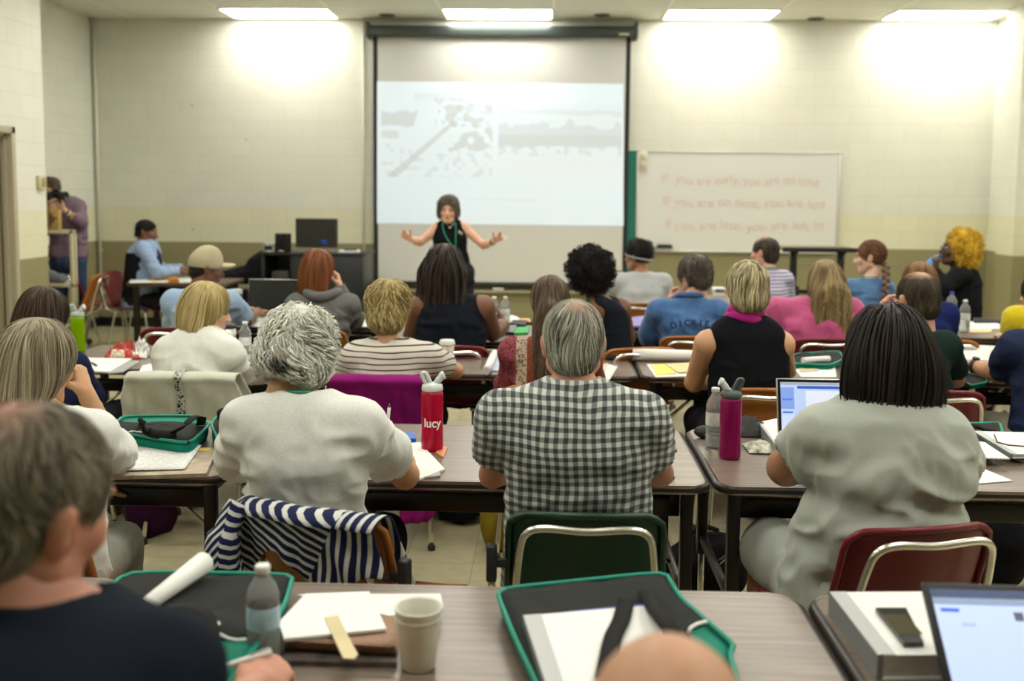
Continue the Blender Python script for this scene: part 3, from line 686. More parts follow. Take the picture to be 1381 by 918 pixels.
def person(label, Y, sl=None, sr=None, psh=None, rows=None, bulk=1.0, waist=1.0, lean=.05, head=(0, 0), hY=None, hs=1.0, hrot=(0, 0, 0), skin=PALE, fem=False,
           arms=(None, None), shirt=None, shirt_mat=None, sleeve='short', neck=.075, hair=None, stand=False, trousers='dark', h=None, wr=.006, lan=None,
           jaw=1.0, nose=1.0, brow=(.08, .05, .03), lips=(.45, .16, .12), ar=1.0, shj=None, hfat=0.0, neckline=0.0, legs=None, skirt=None, nexp=2.4, pants_mat=None, hair_extra=None, torso_y=0, grp=None, bot=.42, legx=0, shr=.056, tone=None, hdtop=.062, fh=None, cut=.80):
    h = h or (.008 if Y < 3.5 else .0095 if Y < 7 else .011)
    # torso rows in metres: z, cx, cy, hw, hd
    if rows is not None:
        L = []
        for py, xl, xr, hd, dy in rows:
            a, b2 = W(xl, py, Y+dy), W(xr, py, Y+dy); L.append([(a[2]+b2[2])/2, (a[0]+b2[0])/2, Y+dy, (b2[0]-a[0])/2, hd])
        L.sort(key=lambda r: r[0]); cxm = L[-1][1]; zs = W((sl+sr)/2, psh, Y)[2] if sl else L[-1][0]-.05
        if L[0][0] > bot+.02: q = L[0]; L.insert(0, [bot, q[1], q[2]-.01, q[3]*1.02, q[4]*1.05])
        pl, pr = (W(sl, psh, Y), W(sr, psh, Y)) if sl else (None, None)
    else:
        pl, pr = W(sl, psh, Y), W(sr, psh, Y); cxm = (pl[0]+pr[0])/2; sw = pr[0]-pl[0]; zs = (pl[2]+pr[2])/2; b_ = bulk
        L = [[bot, cxm, Y-lean, .175*b_, .125*b_], [.56, cxm, Y-lean*.9, .172*b_, .125*b_], [.70, cxm, Y-lean*.6, .155*b_*waist, .112*b_*waist], [zs-.24, cxm, Y-lean*.3, .160*b_, .118*b_],
             [zs-.12, cxm, Y-.01, min(sw/2-.045, .185*b_), .112*b_], [zs-.045, cxm, Y, sw/2-.060, .088*max(1, b_*.9)], [zs+.00, cxm, Y+.01, sw/2-.105, .070], [zs+.035, cxm, Y+.015, .062, hdtop]]
    if stand: L[0][0] = .80 if L[0][0] < .8 else L[0][0]; L = [r for r in L if r[0] >= .80]
    hY = hY if hY is not None else Y+.07
    hc = W(head[0], head[1], hY); Rm = rotm(*hrot)
    base = np.array([L[0][1], L[0][2], 0.0]); e = empty('person', tuple(base), 0, label, 'person', grp)
    toph = L[-1]; nb = np.array([toph[1], toph[2], zs+.01]); hb = hc+Rm @ (np.array([0, -.025, -.06])*hs)
    # joints
    if shj: JS = [W(*shj[0]), W(*shj[1])]
    else: JS = [np.array([pl[0]+.055, Y+.005, zs-.050]), np.array([pr[0]-.055, Y+.005, zs-.050])]
    A = []
    for i, a in enumerate(arms):
        sg = -1 if i == 0 else 1; S = JS[i]
        if a is None: A.append(dict(e=S+np.array([sg*.05, .13, -.27]), w=S+np.array([-sg*.06, .36, -.27]), hand=True, r=(.050, .040, .027)))
        else:
            q = dict(a); q['e'] = W(*q['e']) if not q.get('m') else np.array(q['e']); q['w'] = W(*q['w']) if not q.get('m') else np.array(q['w']); q.setdefault('r', (.050, .040, .027)); A.append(q)
    for q in A: q['r'] = tuple(x*ar for x in q['r'])
    lo = np.array([min([r[1]-r[3] for r in L]+[q['e'][0] for q in A]+[q['w'][0] for q in A]+[s_[0] for s_ in JS])-.12, min([r[2]-r[4] for r in L]+[q['e'][1] for q in A])-.08, 0])
    hi = np.array([max([r[1]+r[3] for r in L]+[q['e'][0] for q in A]+[q['w'][0] for q in A]+[s_[0] for s_ in JS])+.12, max([r[2]+r[4] for r in L]+[q['e'][1] for q in A]+[q['w'][1] for q in A])+.08, zs+.16])
    hi[2] = max(hi[2], max(q['e'][2] for q in A)+.08, max(q['w'][2] for q in A)+.08)
    # legs
    px_, py_ = L[0][1]+legx, L[0][2]
    if stand: LG = [[np.array([px_+sg*.09, py_, .86]), np.array([px_+sg*.10, py_+.02, .48]), np.array([px_+sg*.11, py_-.01, .09])] for sg in (-1, 1)]
    else: LG = [[np.array([px_+sg*.095, py_+.02, .535]), np.array([px_+sg*(.13+.03*bulk), py_+.44, .505]), np.array([px_+sg*.15, py_+.42, .10])] for sg in (-1, 1)]
    if legs: LG = [[np.array(p) for p in g] for g in legs]
    lb = max(bulk, 1.0) if rows is None else max(1.0, bulk)
    for g in LG:
        for p in g: lo = np.minimum(lo, p-.13); hi = np.maximum(hi, p+np.array([.13, .2, .08]))
    lo[2] = 0
    body = Field(lo, hi, h*1.15)
    body.loft(L, .02, grow=-(.010+wr*1.6) if shirt_mat is not None else -.004, nexp=nexp)
    body.cap(nb-np.array([0, 0, .05]), hb, (.060 if not fem else .050)+hfat, (.056 if not fem else .047)+hfat, .05)
    for i, q in enumerate(A):
        S = JS[i]; body.cap(np.array([nb[0]*.6+S[0]*.4, S[1], S[2]+.02]), S, .045, shr-.004, .05)
        body.cap(S, q['e'], q['r'][0], q['r'][1]*.98, .03); body.cap(q['e'], q['w'], q['r'][1], q['r'][2], .012)
        m = q['e']*.62+q['w']*.38; body.ell(m, (q['r'][1]*1.0,)*3, None, .03)
    for g in LG:
        body.cap(g[0], g[1], .078*lb, .054*lb, .03); body.cap(g[1], g[2], .052*lb, .034, .02)
        mm = g[1]*.65+g[2]*.35; body.ell(mm+np.array([0, -.012, 0]), (.053*lb, .055*lb, .10), None, .03)
        body.cap(g[2], g[2]+np.array([0, .12, -.05]), .034, .028, .02)
    parts = [body.mesh(1)]
    hf = head_field(.0045 if Y < 7 else .005, fem, jaw, nose, hfat); hv, hq = hf.mesh(1); hl = hv.copy(); hv = (hv*hs) @ Rm.T+hc
    for i, q in enumerate(A):
        if not q.get('hand'): continue
        d = q.get('d'); d = np.array(d, float) if d is not None else q['w']-q['e']
        add_hand(parts, q['w'], d, q.get('n', (0, 0, -1)), q.get('t', (1 if i == 0 else -1, 0, 0)), q.get('hs', .95 if fem else 1.0), q.get('curl', (.35, .42, .48, .55)), q.get('thumb', (.6, .75, .3)), q.get('tcurl', .3), .0032 if Y < 4 else .004, q['e'], q['r'][2], q.get('spread', .06))
    Vs = [p[0] for p in parts]+[hv]; Fs = []; o_ = 0
    for p in parts+[(hv, hq)]: Fs.append(p[1]+o_); o_ += len(p[0])
    V = np.concatenate(Vs); Fq = np.concatenate(Fs)
    sk = np.array(skin); col = np.tile(sk, (len(V), 1))*(1+.10*vnoise(V*18, 4))[:, None]
    hcol = col[-len(hv):]
    def blot(c3, r3, tint, a):
        dd = np.linalg.norm((hl-np.array(c3))/np.array(r3), axis=1); m = (np.clip(1.4-dd, 0, 1)*a)[:, None]; hcol[:] = hcol*(1-m)+np.array(tint)*m
    blot((0, .096, -.060), (.022, .015, .009), lips, .8)
    for sx in (-1, 1):
        blot((sx*.031, .09, .026), (.019, .02, .0045), brow, .85); blot((sx*.045, .07, -.025), (.022, .03, .018), sk*np.array([1.15, .8, .75]), .5)
        blot((sx*.076, 0, 0), (.01, .03, .035), sk*np.array([1.12, .78, .72]), .6); blot((sx*.031, .088, .006), (.017, .012, .008), sk*.5, .5)
    if tone is not None: blot(*tone)
    col[-len(hv):] = hcol
    bo = np_mesh('body', place(V, base), Fq, np.clip(col, 0, 1), SKIN, e)
    for sx in (-1, 1):                                   # eyes
        if abs((hrot[0]+180) % 360-180) < 60 and Y < 6: break
        m = MB(); m.sphere((0, 0, 0), .0115*hs, 12); me_o = m.build('eye', EYE, e)
        cc = hc+Rm @ (np.array([sx*.031, .079, .006])*hs); me_o.location = tuple(cc-base)
        at = me_o.data.color_attributes.new('Col', 'FLOAT_COLOR', 'POINT'); fw = Rm @ np.array([0, 1, 0])
        for i_, v in enumerate(me_o.data.vertices):
            dt = v.co.normalized().dot(Vector(fw)); at.data[i_].color = (.01, .008, .006, 1) if dt > .80 else (.34, .31, .28, 1)
    # shirt
    if shirt_mat is not None:
        f = Field(lo, np.array([hi[0], hi[1], zs+.12]), h)
        hi2 = zs+.12
        f.loft(L, .03, nexp=nexp)
        for i, q in enumerate(A):
            S = JS[i]; 
            if sleeve != 'none':
                f.cap(np.array([nb[0]*.6+S[0]*.4, S[1], S[2]+.015]), S, .055, shr+.008, .05)
                r0, r1, r2_ = [x+.012 for x in q['r']]
                tt = {'short': q.get('sl', .62), 'long': 1, '34': 1}[sleeve]; E = S+(q['e']-S)*tt
                if sleeve == 'short': f.cap(S, E+(q['e']-S)*.3, r0+.004, r0+.010, .04); dd = (q['e']-S)/np.linalg.norm(q['e']-S); Rr_ = (r0+.01)*1.25; f.cap(E+dd*Rr_, E+dd*Rr_*2, Rr_*1.05, Rr_*1.2, .004, '-')
                else:
                    f.cap(S, q['e'], r0, r1+.006, .04); wt = 1.0 if sleeve == 'long' else .45; We = q['e']+(q['w']-q['e'])*wt
                    f.cap(q['e'], We, r1+.006, r1+(r2_-r1)*wt+.002, .03); dd = (q['w']-q['e'])/np.linalg.norm(q['w']-q['e']); f.cap(We+dd*.055, We+dd*.09, .052, .055, .003, '-')
            else:
                f.cap(np.array([nb[0]*.55+S[0]*.45, S[1], S[2]+.02]), np.array([nb[0]*.22+S[0]*.78, S[1], S[2]+.015]), .05, shr*.80, .045)
                sg = -1 if i == 0 else 1
                f.cap(S+np.array([sg*.055, 0, .05]), S+np.array([sg*.075, .02, -.13]), .045, .038, .012, '-')
        f.ell((nb[0], nb[1]+.02, zs+.045-neckline), (neck, neck*1.0, .055), None, .01, '-')
        f.half((0, 0, bot+.02 if not stand else cut), (0, 0, -1))
        V, Q = f.mesh(1); N = vnormals(V, Q)
        # folds: broad ridges that run down and across, deeper at the waist and the armpits
        rd = lambda a, fr, sd: 1-np.abs(vnoise(a*fr, sd))*2.2
        k1 = rd(V+.05*vnoise(V*5, 1)[:, None], np.array([9, 9, 17.]), 6); k2 = rd(V+.04*vnoise(V*6, 2)[:, None], np.array([24, 24, 9.]), 8)
        V = V+N*(k1*wr+k2*wr*.5)[:, None]*np.clip((zs+.02-V[:, 2:3])/.12, .25, 1)
        np_mesh('shirt' if not skirt else 'dress', place(V, base), Q, None, shirt_mat, e)
    # trousers / skirt and shoes
    trousers = {'skirt': 'dark'}.get(trousers, trousers)
    pm = pants_mat or cloth('trousers_'+trousers, {'dark': (.02, .02, .025), 'denim': (.04, .07, .15), 'khaki': (.36, .34, .24), 'white': (.62, .62, .55), 'sage': (.34, .35, .29), 'grey': (.18, .18, .17)}[trousers])
    if trousers != 'none' and (Y > 1.5):
        f = Field(lo, hi, .012)
        hipz = .535 if not stand else .90
        f.ell((px_, py_, hipz), ((max(.165, L[0][3]*.97), max(.12, L[0][4]*.96), .115) if not stand else (L[0][3]*.96, L[0][4]*.93, .14)), None, .04)
        for g in LG:
            if skirt: f.cap(g[0], g[0]*.12+g[1]*.88, .098*lb, .080*lb, .06)
            else: f.cap(g[0], g[1], .090*lb, .066*lb, .03); f.cap(g[1], g[2]-np.array([0, 0, .02]), .066*lb, .052, .03)
        if skirt: f.cap(LG[0][0]*.3+LG[0][1]*.7, LG[1][0]*.3+LG[1][1]*.7, .05, .05, .06)
        if not skirt:
            for g in LG: f.cap(g[2]+np.array([0, .0, -.04]), g[2]+np.array([0, 0, -.08]), .06, .06, .004, '-')
        V, Q = f.mesh(1); N = vnormals(V, Q); V = V+N*((1-np.abs(vnoise(V*np.array([14, 14, 12.]), 9))*2)*.006)[:, None]
        np_mesh('trousers' if not skirt else 'skirt', place(V, base), Q, None, pm if not skirt else shirt_mat, e)
        sm_ = mat('shoe_leather', (.02, .018, .016), .4)
        for g in LG:
            f = Field(g[2]-.16, g[2]+np.array([.12, .24, .10]), .009); a = g[2]
            f.cap((a[0], a[1]-.03, .045), (a[0]+.01, a[1]+.16, .034), .042, .036, .02); f.cap((a[0], a[1], .05), (a[0], a[1], .10), .042, .04, .02); f.half((0, 0, .002), (0, 0, -1))
            V, Q = f.mesh(1); np_mesh('shoe', place(V, base), Q, None, sm_, e)
    if hair is not None:
        for hh in (hair if isinstance(hair, list) else [hair]): make_hair(hh, Rm, hc, hs, base, e)
    if lan is not None:
        lc, lp = lan if isinstance(lan, tuple) and isinstance(lan[1], (int, float)) else (lan, 0)
        ny_ = nb[1]; pts = [(nb[0]-.085, ny_+.105, zs-.12), (nb[0]-.086, ny_+.04, zs+.0), (nb[0]-.062, ny_-.03, zs+.035+lp), (nb[0], ny_-.060, zs+.045+lp), (nb[0]+.062, ny_-.03, zs+.035+lp), (nb[0]+.086, ny_+.04, zs+.0), (nb[0]+.085, ny_+.105, zs-.12)]
        pts = [tuple(np.array(p)-base) for p in pts]; MB().tube(smooth_path(pts, 5), .0048, 8).build('lanyard', mat('lanyard_green', (.03, .30, .17), .6), e)
    e['_'] = 0; del e['_']
    return dict(root=e, base=base, hc=hc, Rm=Rm, hs=hs, A=A, nb=nb, zs=zs, L=L, JS=JS)

def glasses(p, col=(.02, .02, .02), r=.0014):
    e = p['root']; m = MB(); T_ = Matrix.Translation(tuple(p['hc']-p['base'])) @ Matrix(p['Rm'].tolist()).to_4x4() @ Matrix.Scale(p['hs'], 4)
    for sx in (-1, 1):
        m.tube([(sx*.032+.022*math.cos(a), .103-.004*abs(math.cos(a)), .003+.016*math.sin(a)) for a in np.linspace(0, 2*math.pi, 17)[:-1]], r, 6, closed=True, M=T_)
        m.tube([(sx*.054, .100, .006), (sx*.074, .07, .008), (sx*.080, -.01, .006), (sx*.078, -.03, -.012)], r, 6, M=T_)
    m.tube([(-.010, .104, .005), (0, .107, .008), (.010, .104, .005)], r, 6, M=T_)
    m.build('glasses', mat('glasses_frame', col, .3, .3), e)
def wristband(p, i, col, w=.022, t=.94, name='wristwatch', metal=0, face=None):
    q = p['A'][i]; a = q['e']+(q['w']-q['e'])*t; d = q['w']-q['e']; d = d/np.linalg.norm(d); r = q['r'][2]*1.0+(q['r'][1]-q['r'][2])*(1-t)+.003
    M = Matrix.Translation(tuple(a-p['base'])) @ Vector(d).to_track_quat('Z', 'Y').to_matrix().to_4x4(); m = MB()
    m.lathe([(r-.003, -w/2), (r+.002, -w/2), (r+.003, 0), (r+.002, w/2), (r-.003, w/2), (r-.003, -w/2)], n=22, M=M); o = m.build(name, mat(name+str(col), col, .35, metal), p['root'])
    if face: MB().lathe([(0, .006), (.016, .006), (.018, 0), (.018, -.004), (0, -.004)], n=18, M=M @ Matrix.Rotation(R_(face[0]), 4, 'Z') @ Matrix.Translation((r+.004, 0, 0)) @ Matrix.Rotation(R_(90), 4, 'Y')).build('watch_face', mat('watch_face', (.03, .03, .03), .2), o)
# ================================================================== tables and chairs
m, nt, b = nodes('table_laminate'); o, tc = sepxyz(nt); L = nt.links
mp = nt.nodes.new('ShaderNodeMapping'); mp.inputs['Scale'].default_value = (1.2, 22, 4); L.new(tc.outputs['Object'], mp.inputs[0])
n = nt.nodes.new('ShaderNodeTexNoise'); n.inputs['Scale'].default_value = 3; n.inputs['Detail'].default_value = 7; n.inputs['Roughness'].default_value = .6; L.new(mp.outputs[0], n.inputs['Vector'])
r = nt.nodes.new('ShaderNodeValToRGB'); e = r.color_ramp.elements; e[0].position = .3; e[0].color = (.115, .083, .062, 1); e[1].position = .72; e[1].color = (.235, .185, .145, 1); L.new(n.outputs['Fac'], r.inputs['Fac'])
L.new(r.outputs['Color'], b.inputs['Base Color']); b.inputs['Roughness'].default_value = .30; b.inputs['Specular IOR Level'].default_value = .65
LAM = m
EDGE = mat('dark_edge_band', (.018, .013, .010), .35); STEEL = mat('dark_brown_steel', (.014, .010, .008), .3, .2); CHROME = mat('chrome', (.78, .77, .72), .24, 1.0)
def make_table():
    e = empty('folding_table', (0, 0, 0)); w, d = .744, .76
    MB().prism(rrect(-w+.003, w-.003, .003, d-.003, .055), .737, .740).prism(rrect(-w+.003, w-.003, .003, d-.003, .055), .712, .7375).build('tabletop', LAM, e)
    m = MB(); m.tube([(x, y, .724) for x, y in rrect(-w, w, .017, d-.017, .058, 6)], .0165, 8, closed=True); m.build('edge_band', EDGE, e)
    m = MB(); 
    for y in (.13, d-.17): m.box(-w+.07, w-.07, y, y+.035, .60, .662, .004)
    for x in (-w+.07, w-.105): m.box(x, x+.035, .13, d-.135, .64, .70, .004)
    for x in (-w+.09, w-.13): m.box(x, x+.03, .13, d-.14, .70, .713)
    m.build('apron_frame', STEEL, e)
    for sx in (-1, 1):
        for y in (.06, d-.10):
            x = sx*(w-.055); lg = MB().box(x-.019, x+.019, y, y+.042, .28, .71, .005).build('leg', STEEL, e)
            g = MB(); g.tube([(x, y+.02, .02), (x, y+.02, .30)], .012, 10); g.lathe([(0, 0), (.022, 0), (.022, .012), (.012, .022), (0, .022)], (x, y+.02, 0), 12); g.build('glide', CHROME, lg)
        x = sx*(w-.055); MB().box(x-.012, x+.012, .10, d-.1, .33, .36, .003).build('leg_brace', STEEL, e)
        MB().tube([(x, d/2, .345), (x-sx*.38, d/2, .69)], .009, 8).build('folding_strut', CHROME, e)
        MB().box(x-sx*.44-.03, x-sx*.44+.03, d/2-.02, d/2+.02, .66, .712, .003).build('hinge_plate', CHROME, e)
    return e
proto_t = make_table(); first = [True]
def table(xl, y, label):                 # xl: left end, y: near edge
    e = proto_t if first[0] else copy_tree(proto_t); first[0] = False
    e.location = (xl+.762, y, 0); tag(e, label, 'table', 'folding seminar tables set in rows'); return e
TW = 1.526
q = T(1079, 799); R1X = q[0]; R1Y = q[1]-.76
table(R1X-TW, R1Y, 'nearest folding table, middle of the front-most row with foam cup'); table(R1X, R1Y, 'nearest row folding table at lower right, under the open laptop'); table(R1X-2*TW, R1Y, 'nearest row folding table at lower left beside the blurred man')
q = T(965, 656); R2X = q[0]; R2Y = q[1]
table(R2X-TW, R2Y, 'second row middle folding table holding the red bottle'); table(R2X, R2Y, 'second row right folding table holding the magenta bottle'); table(R2X-2*TW, R2Y, 'second row left folding table under the green bag'); 
q = T(864, 508); R3X = q[0]; R3Y = q[1]
table(R3X-TW, R3Y, 'third row middle folding table with paper coffee cup'); table(R3X, R3Y, 'third row folding table under the big paper roll'); table(R3X-2*TW, R3Y, 'third row left folding table with the crumpled chip bag'); table(R3X+TW, R3Y, 'third row right end folding table at the frame edge')
q = T(847, 460); R4X = q[0]; R4Y = T(690, 461)[1]; R4Yr = T(1000, 450)[1]; R4Yl = T(480, 441)[1]
table(R4X-TW, R4Y, 'fourth row table in front of the woman with long dark locks'); table(R4X+.02, R4Yr, 'fourth row table ahead of the denim jacket man'); table(R4X-2*TW-.02, R4Yl, 'fourth row left table under the dark laptop'); table(R4X+.02+TW, R4Yr-.05, 'fourth row right table with two water bottles')
R5Y = R4Yr+1.72
table(R4X-.1, R5Y, 'fifth row table in front of the grey shirt woman'); table(R4X-.1+TW, R5Y, 'fifth row table near the drafting stand')

def rot_pts(pts, a): return pts
def make_chair(col):
    e = empty('classroom_chair', (0, 0, 0))
    def back(u, v):
        u = u*2-1; z = .47+.335*v; hw = .212-.008*v
        if v > .82: k = (v-.82)/.18; hw -= .045*(1-math.sqrt(max(0, 1-k*k)))
        if v < .15: k = (.15-v)/.15; hw -= .04*(1-math.sqrt(max(0, 1-k*k)))
        return (u*hw, -.205-.115*v+.045*u*u-.006*math.sin(v*3.1), z-.012*u*u*(v > .9))
    MB().grid(back, 21, 19, thick=.012).build('backrest', col, e)
    # rolled rim along the back's edge
    rim = [back(u, 1) for u in np.linspace(0, 1, 15)]; left = [back(0, v) for v in np.linspace(.02, .98, 12)]; right = [back(1, v) for v in np.linspace(.98, .02, 12)]
    MB().tube([Vector(p)+Vector((0, -.003, 0)) for p in left+rim+right], .0095, 8).build('back_rim', col, e)
    def seat(u, v):
        u = u*2-1; y = -.20+.43*v; hw = .228+.006*math.sin(v*3)
        if v > .85: k = (v-.85)/.15; hw -= .05*(1-math.sqrt(max(0, 1-k*k)))
        if v < .1: hw -= .03*(1-v/.1)
        return (u*hw, y, .448-.016*math.sin(v*2.8)*(1-u*u)+.010*u*u-.03*max(0, (v-.85)/.15)**2+.012*(max(0, .1-v)/.1))
    MB().grid(lambda u, v: seat(v, u), 19, 19, thick=.011).build('seat', col, e)
    path = [(-.185, -.12, .425), (-.190, -.24, .45), (-.184, -.280, .58), (-.172, -.318, .71), (-.156, -.335, .760), (-.11, -.343, .777), (0, -.347, .772), (.11, -.343, .777), (.156, -.335, .760), (.172, -.318, .71), (.184, -.280, .58), (.190, -.24, .45), (.185, -.12, .425)]
    MB().tube(smooth_path(path, 5), .0105, 10).build('back_frame', CHROME, e)
    for sx in (-1, 1):
        for yy, yb in ((.14, .20), (-.15, -.23)):
            lg = MB().tube(smooth_path([(sx*.10, yy, .425), (sx*.18, yy, .422), (sx*.205, yy+(yb-yy)*.2, .36), (sx*.228, yb, .015)], 4), .0105, 10).build('leg', CHROME, e)
            MB().lathe([(0, 0), (.017, 0), (.018, .018), (.012, .03), (0, .03)], (sx*.228, yb, 0), 12).build('glide', mat('black_rubber', (.02, .02, .02), .5), lg)
        MB().tube([(sx*.17, -.16, .424), (sx*.17, .15, .424)], .008, 8).build('seat_rail', CHROME, e)
    return e
def plastic(n, c): return mat(n, c, .32, spec=.45, var=.10, vscale=6)
CHC = dict(orange=plastic('orange_brown_shell', (.37, .125, .022)), red=plastic('red_shell', (.155, .008, .016)), green=plastic('green_shell', (.010, .042, .022)), black=plastic('black_shell', (.015, .016, .018)))
protos = {}
def chair(x, y, rz, col, label, grp=None):
    if col not in protos: protos[col] = make_chair(CHC[col]); e = protos[col]
    else: e = copy_tree(protos[col])
    e.location = (x, y, 0); e.rotation_euler = (0, 0, R_(rz)); tag(e, label, 'chair', grp or col+' shell classroom chairs'); return e
def chair_px(xl, xr, ytop, Y, col, label, rz=0):
    """chair whose backrest top shows between two pixels"""
    p = W((xl+xr)/2, ytop, Y); a = R_(rz); off = Vector((0, -.32, 0)); ox = -math.sin(a)*off.y; oy = math.cos(a)*off.y
    return chair(p[0]-ox, Y-oy, rz, col, label)
# ================================================================== things on the tables
PAPER = mat('white_paper', (.78, .79, .76), .7, var=.03); PAPER2 = mat('printed_paper', (.66, .67, .65), .7, var=.10, vscale=60)
m, nt, b = nodes('text_paper'); o, tc = sepxyz(nt)
ln = math_node(nt, 'LESS_THAN', frac(nt, o[1], .0085), .42); n = nt.nodes.new('ShaderNodeTexNoise'); n.inputs['Scale'].default_value = 160; nt.links.new(tc.outputs['Object'], n.inputs['Vector'])
nt.links.new(mixc(nt, math_node(nt, 'MULTIPLY', ln, math_node(nt, 'MULTIPLY', math_node(nt, 'GREATER_THAN', n.outputs['Fac'], .5), .55)), (.76, .77, .75), (.25, .26, .28)), b.inputs['Base Color']); b.inputs['Roughness'].default_value = .7; PTEXT = m
def sheet(name, pxs, z, th, m, label=None, cat=None, group=None, parent=None, curl=0.0, child=False, z1=None):
    """flat thing resting at height z whose outline shows at the given pixels (clockwise from the far left)"""
    pts = [T(x, y, z+th)[:2] for x, y in pxs]; c = Vector((sum(p[0] for p in pts)/len(pts), sum(p[1] for p in pts)/len(pts)))
    area = sum(pts[i][0]*pts[(i+1) % len(pts)][1]-pts[(i+1) % len(pts)][0]*pts[i][1] for i in range(len(pts)))
    if area < 0: pts = pts[::-1]
    mb = MB()
    if len(pts) == 4 and curl:
        P = [Vector((p[0]-c.x, p[1]-c.y, 0)) for p in pts]
        mb.grid(lambda u, v: (P[0]*(1-u)*(1-v)+P[1]*u*(1-v)+P[2]*u*v+P[3]*(1-u)*v)+Vector((0, 0, th+curl*((2*u-1)**4*.6+math.sin(u*5+v*3)*.25+.3*(2*v-1)**4))), 10, 10, thick=max(th*.6, .0008))
    else: mb.prism([(p[0]-c.x, p[1]-c.y) for p in pts], 0, th)
    o = mb.build(name, m, parent); o.location = (c.x, c.y, z)
    if parent is not None: o.matrix_parent_inverse = Matrix.Translation(parent.location).inverted()
    if label: tag(o, label, cat or name.replace('_', ' '), group)
    return o
PLAS = mat('clear_plastic', (.93, .96, .95), .08, trans=.80, ior=1.05, spec=.8); WATR = mat('water', (.90, .95, .95), .03, trans=.78, ior=1.08); CAPW = mat('white_cap', (.75, .76, .74), .4)
def water_bottle(p, label, h=.205, fill=.6, lab=(.35, .52, .70), cap=None, r=.032, lwhite=False):
    e = empty('water_bottle', tuple(p), 0, label, 'bottle', 'clear plastic water bottles'); k = h/.205
    prof = [(0, .004), (r*.8, 0), (r, .006)]
    for i in range(9): z = .012+i*.0135; prof += [(r, z*k), (r*.94, (z+.006)*k)]
    prof += [(r, .135*k), (r*.98, .145*k), (r*.8, .163*k), (r*.5, .178*k), (.0125, .186*k), (.0125, .190*k)]
    MB().lathe(prof, n=28).build('bottle_body', PLAS, e)
    if fill: MB().lathe([(0, .006), (r*.9, .006), (r*.92, .02), (r*.92, .14*k*fill/.7 if fill < .7 else .14*k*min(1, fill)), (0, .14*k*fill/.7 if fill < .7 else .14*k*min(1, fill))], n=24).build('water', WATR, e)
    MB().lathe([(r*1.005, .078*k), (r*1.012, .08*k), (r*1.012, .122*k), (r*1.005, .124*k)], n=28).build('paper_label', mat('bottle_label'+str(lab), lab, .45, var=.25, vscale=30), e)
    MB().lathe([(0, h), (.0135, h), (.0145, h-.002), (.0145, h-.013), (.011, h-.0165), (0, h-.0165)], n=22).build('cap', cap or CAPW, e)
    return e
def sport_bottle(p, label, col, lidc, h=.24, r=.036, rz=0, word=None):
    e = empty('sport_bottle', tuple(p), R_(rz), label, 'bottle'); hb = h*.80
    MB().lathe([(0, 0), (r*.92, 0), (r*.98, .006), (r, .02), (r*.97, hb*.5), (r, hb*.62), (r, hb-.012), (r*.9, hb), (0, hb)], n=32).build('bottle_body', mat('tinted_plastic'+str(col), col, .12, trans=.35, ior=1.3, spec=.6), e)
    MB().lathe([(0, hb+.0), (r*.93, hb), (r*.98, hb+.004), (r*.9, hb+.020), (r*.45, hb+.027), (0, hb+.027)], n=28).build('lid', lidc, e)
    MB().tube(smooth_path([(-.020, 0, hb+.018), (-.030, 0, hb+.040), (-.036, 0, hb+.058), (-.024, 0, hb+.060), (-.014, 0, hb+.042), (-.006, 0, hb+.022)], 5), .0078, 10).build('carry_loop', lidc, e)
    MB().tube(smooth_path([(.006, 0, hb+.018), (.020, 0, hb+.034), (.034, 0, hb+.050), (.042, 0, hb+.054)], 5), [.010]*5+[.012]*5+[.015]*5+[.012], 12).build('bite_valve', mat('valve_silicone', (.62, .68, .66), .35), e)
    if word:
        for s_, sz, zz in ((word, .040, .088), ('water', .012, .076)):
            o = text_mesh('lettering', s_, sz, Matrix.Identity(4), mat('white_print', (.8, .8, .78), .5), e, extrude=.0003, align='CENTER', bold=.0008)
            if s_ != word: bpy.data.objects.remove(o); continue
            for v in o.data.vertices: a = v.co.x/(r+.001); zz_ = v.co.y*1.05+zz+.0; rr = r+.0008+v.co.z; v.co = Vector((math.sin(a)*rr, -math.cos(a)*rr, zz_))
    return e
PEN = mat('pen_white', (.75, .75, .72), .35)
def pen(a, b_, label, col=(.02, .02, .03), r=.0045, tip=True):
    a = Vector(a); b_ = Vector(b_); e = empty('pen', tuple(a), 0, label, 'pen'); d = b_-a
    MB().tube([(0, 0, 0), d*.9], r, 10).build('barrel', mat('pen'+str(col), col, .35), e); MB().tube([d*.9, d], [r*.9, r*.25], 10).build('tip', mat('pen_tip', (.1, .1, .1), .4), e)
    MB().tube([d*.02+Vector((0, 0, r*1.3)), d*.28+Vector((0, 0, r*1.3))], r*.3, 6).build('clip', mat('pen_clip', (.5, .5, .5), .3, .8), e)
    return e
BAGB = cloth('bag_black_fabric', (.030, .032, .030), .5, 500, .8); BAGG = cloth('bag_green_fabric', (.0, .20, .135), .4, 300, .6); GPIPE = mat('bag_green_piping', (.0, .24, .165), .5); STRAP = cloth('bag_strap', (.018, .018, .018), .3, 700, .7)
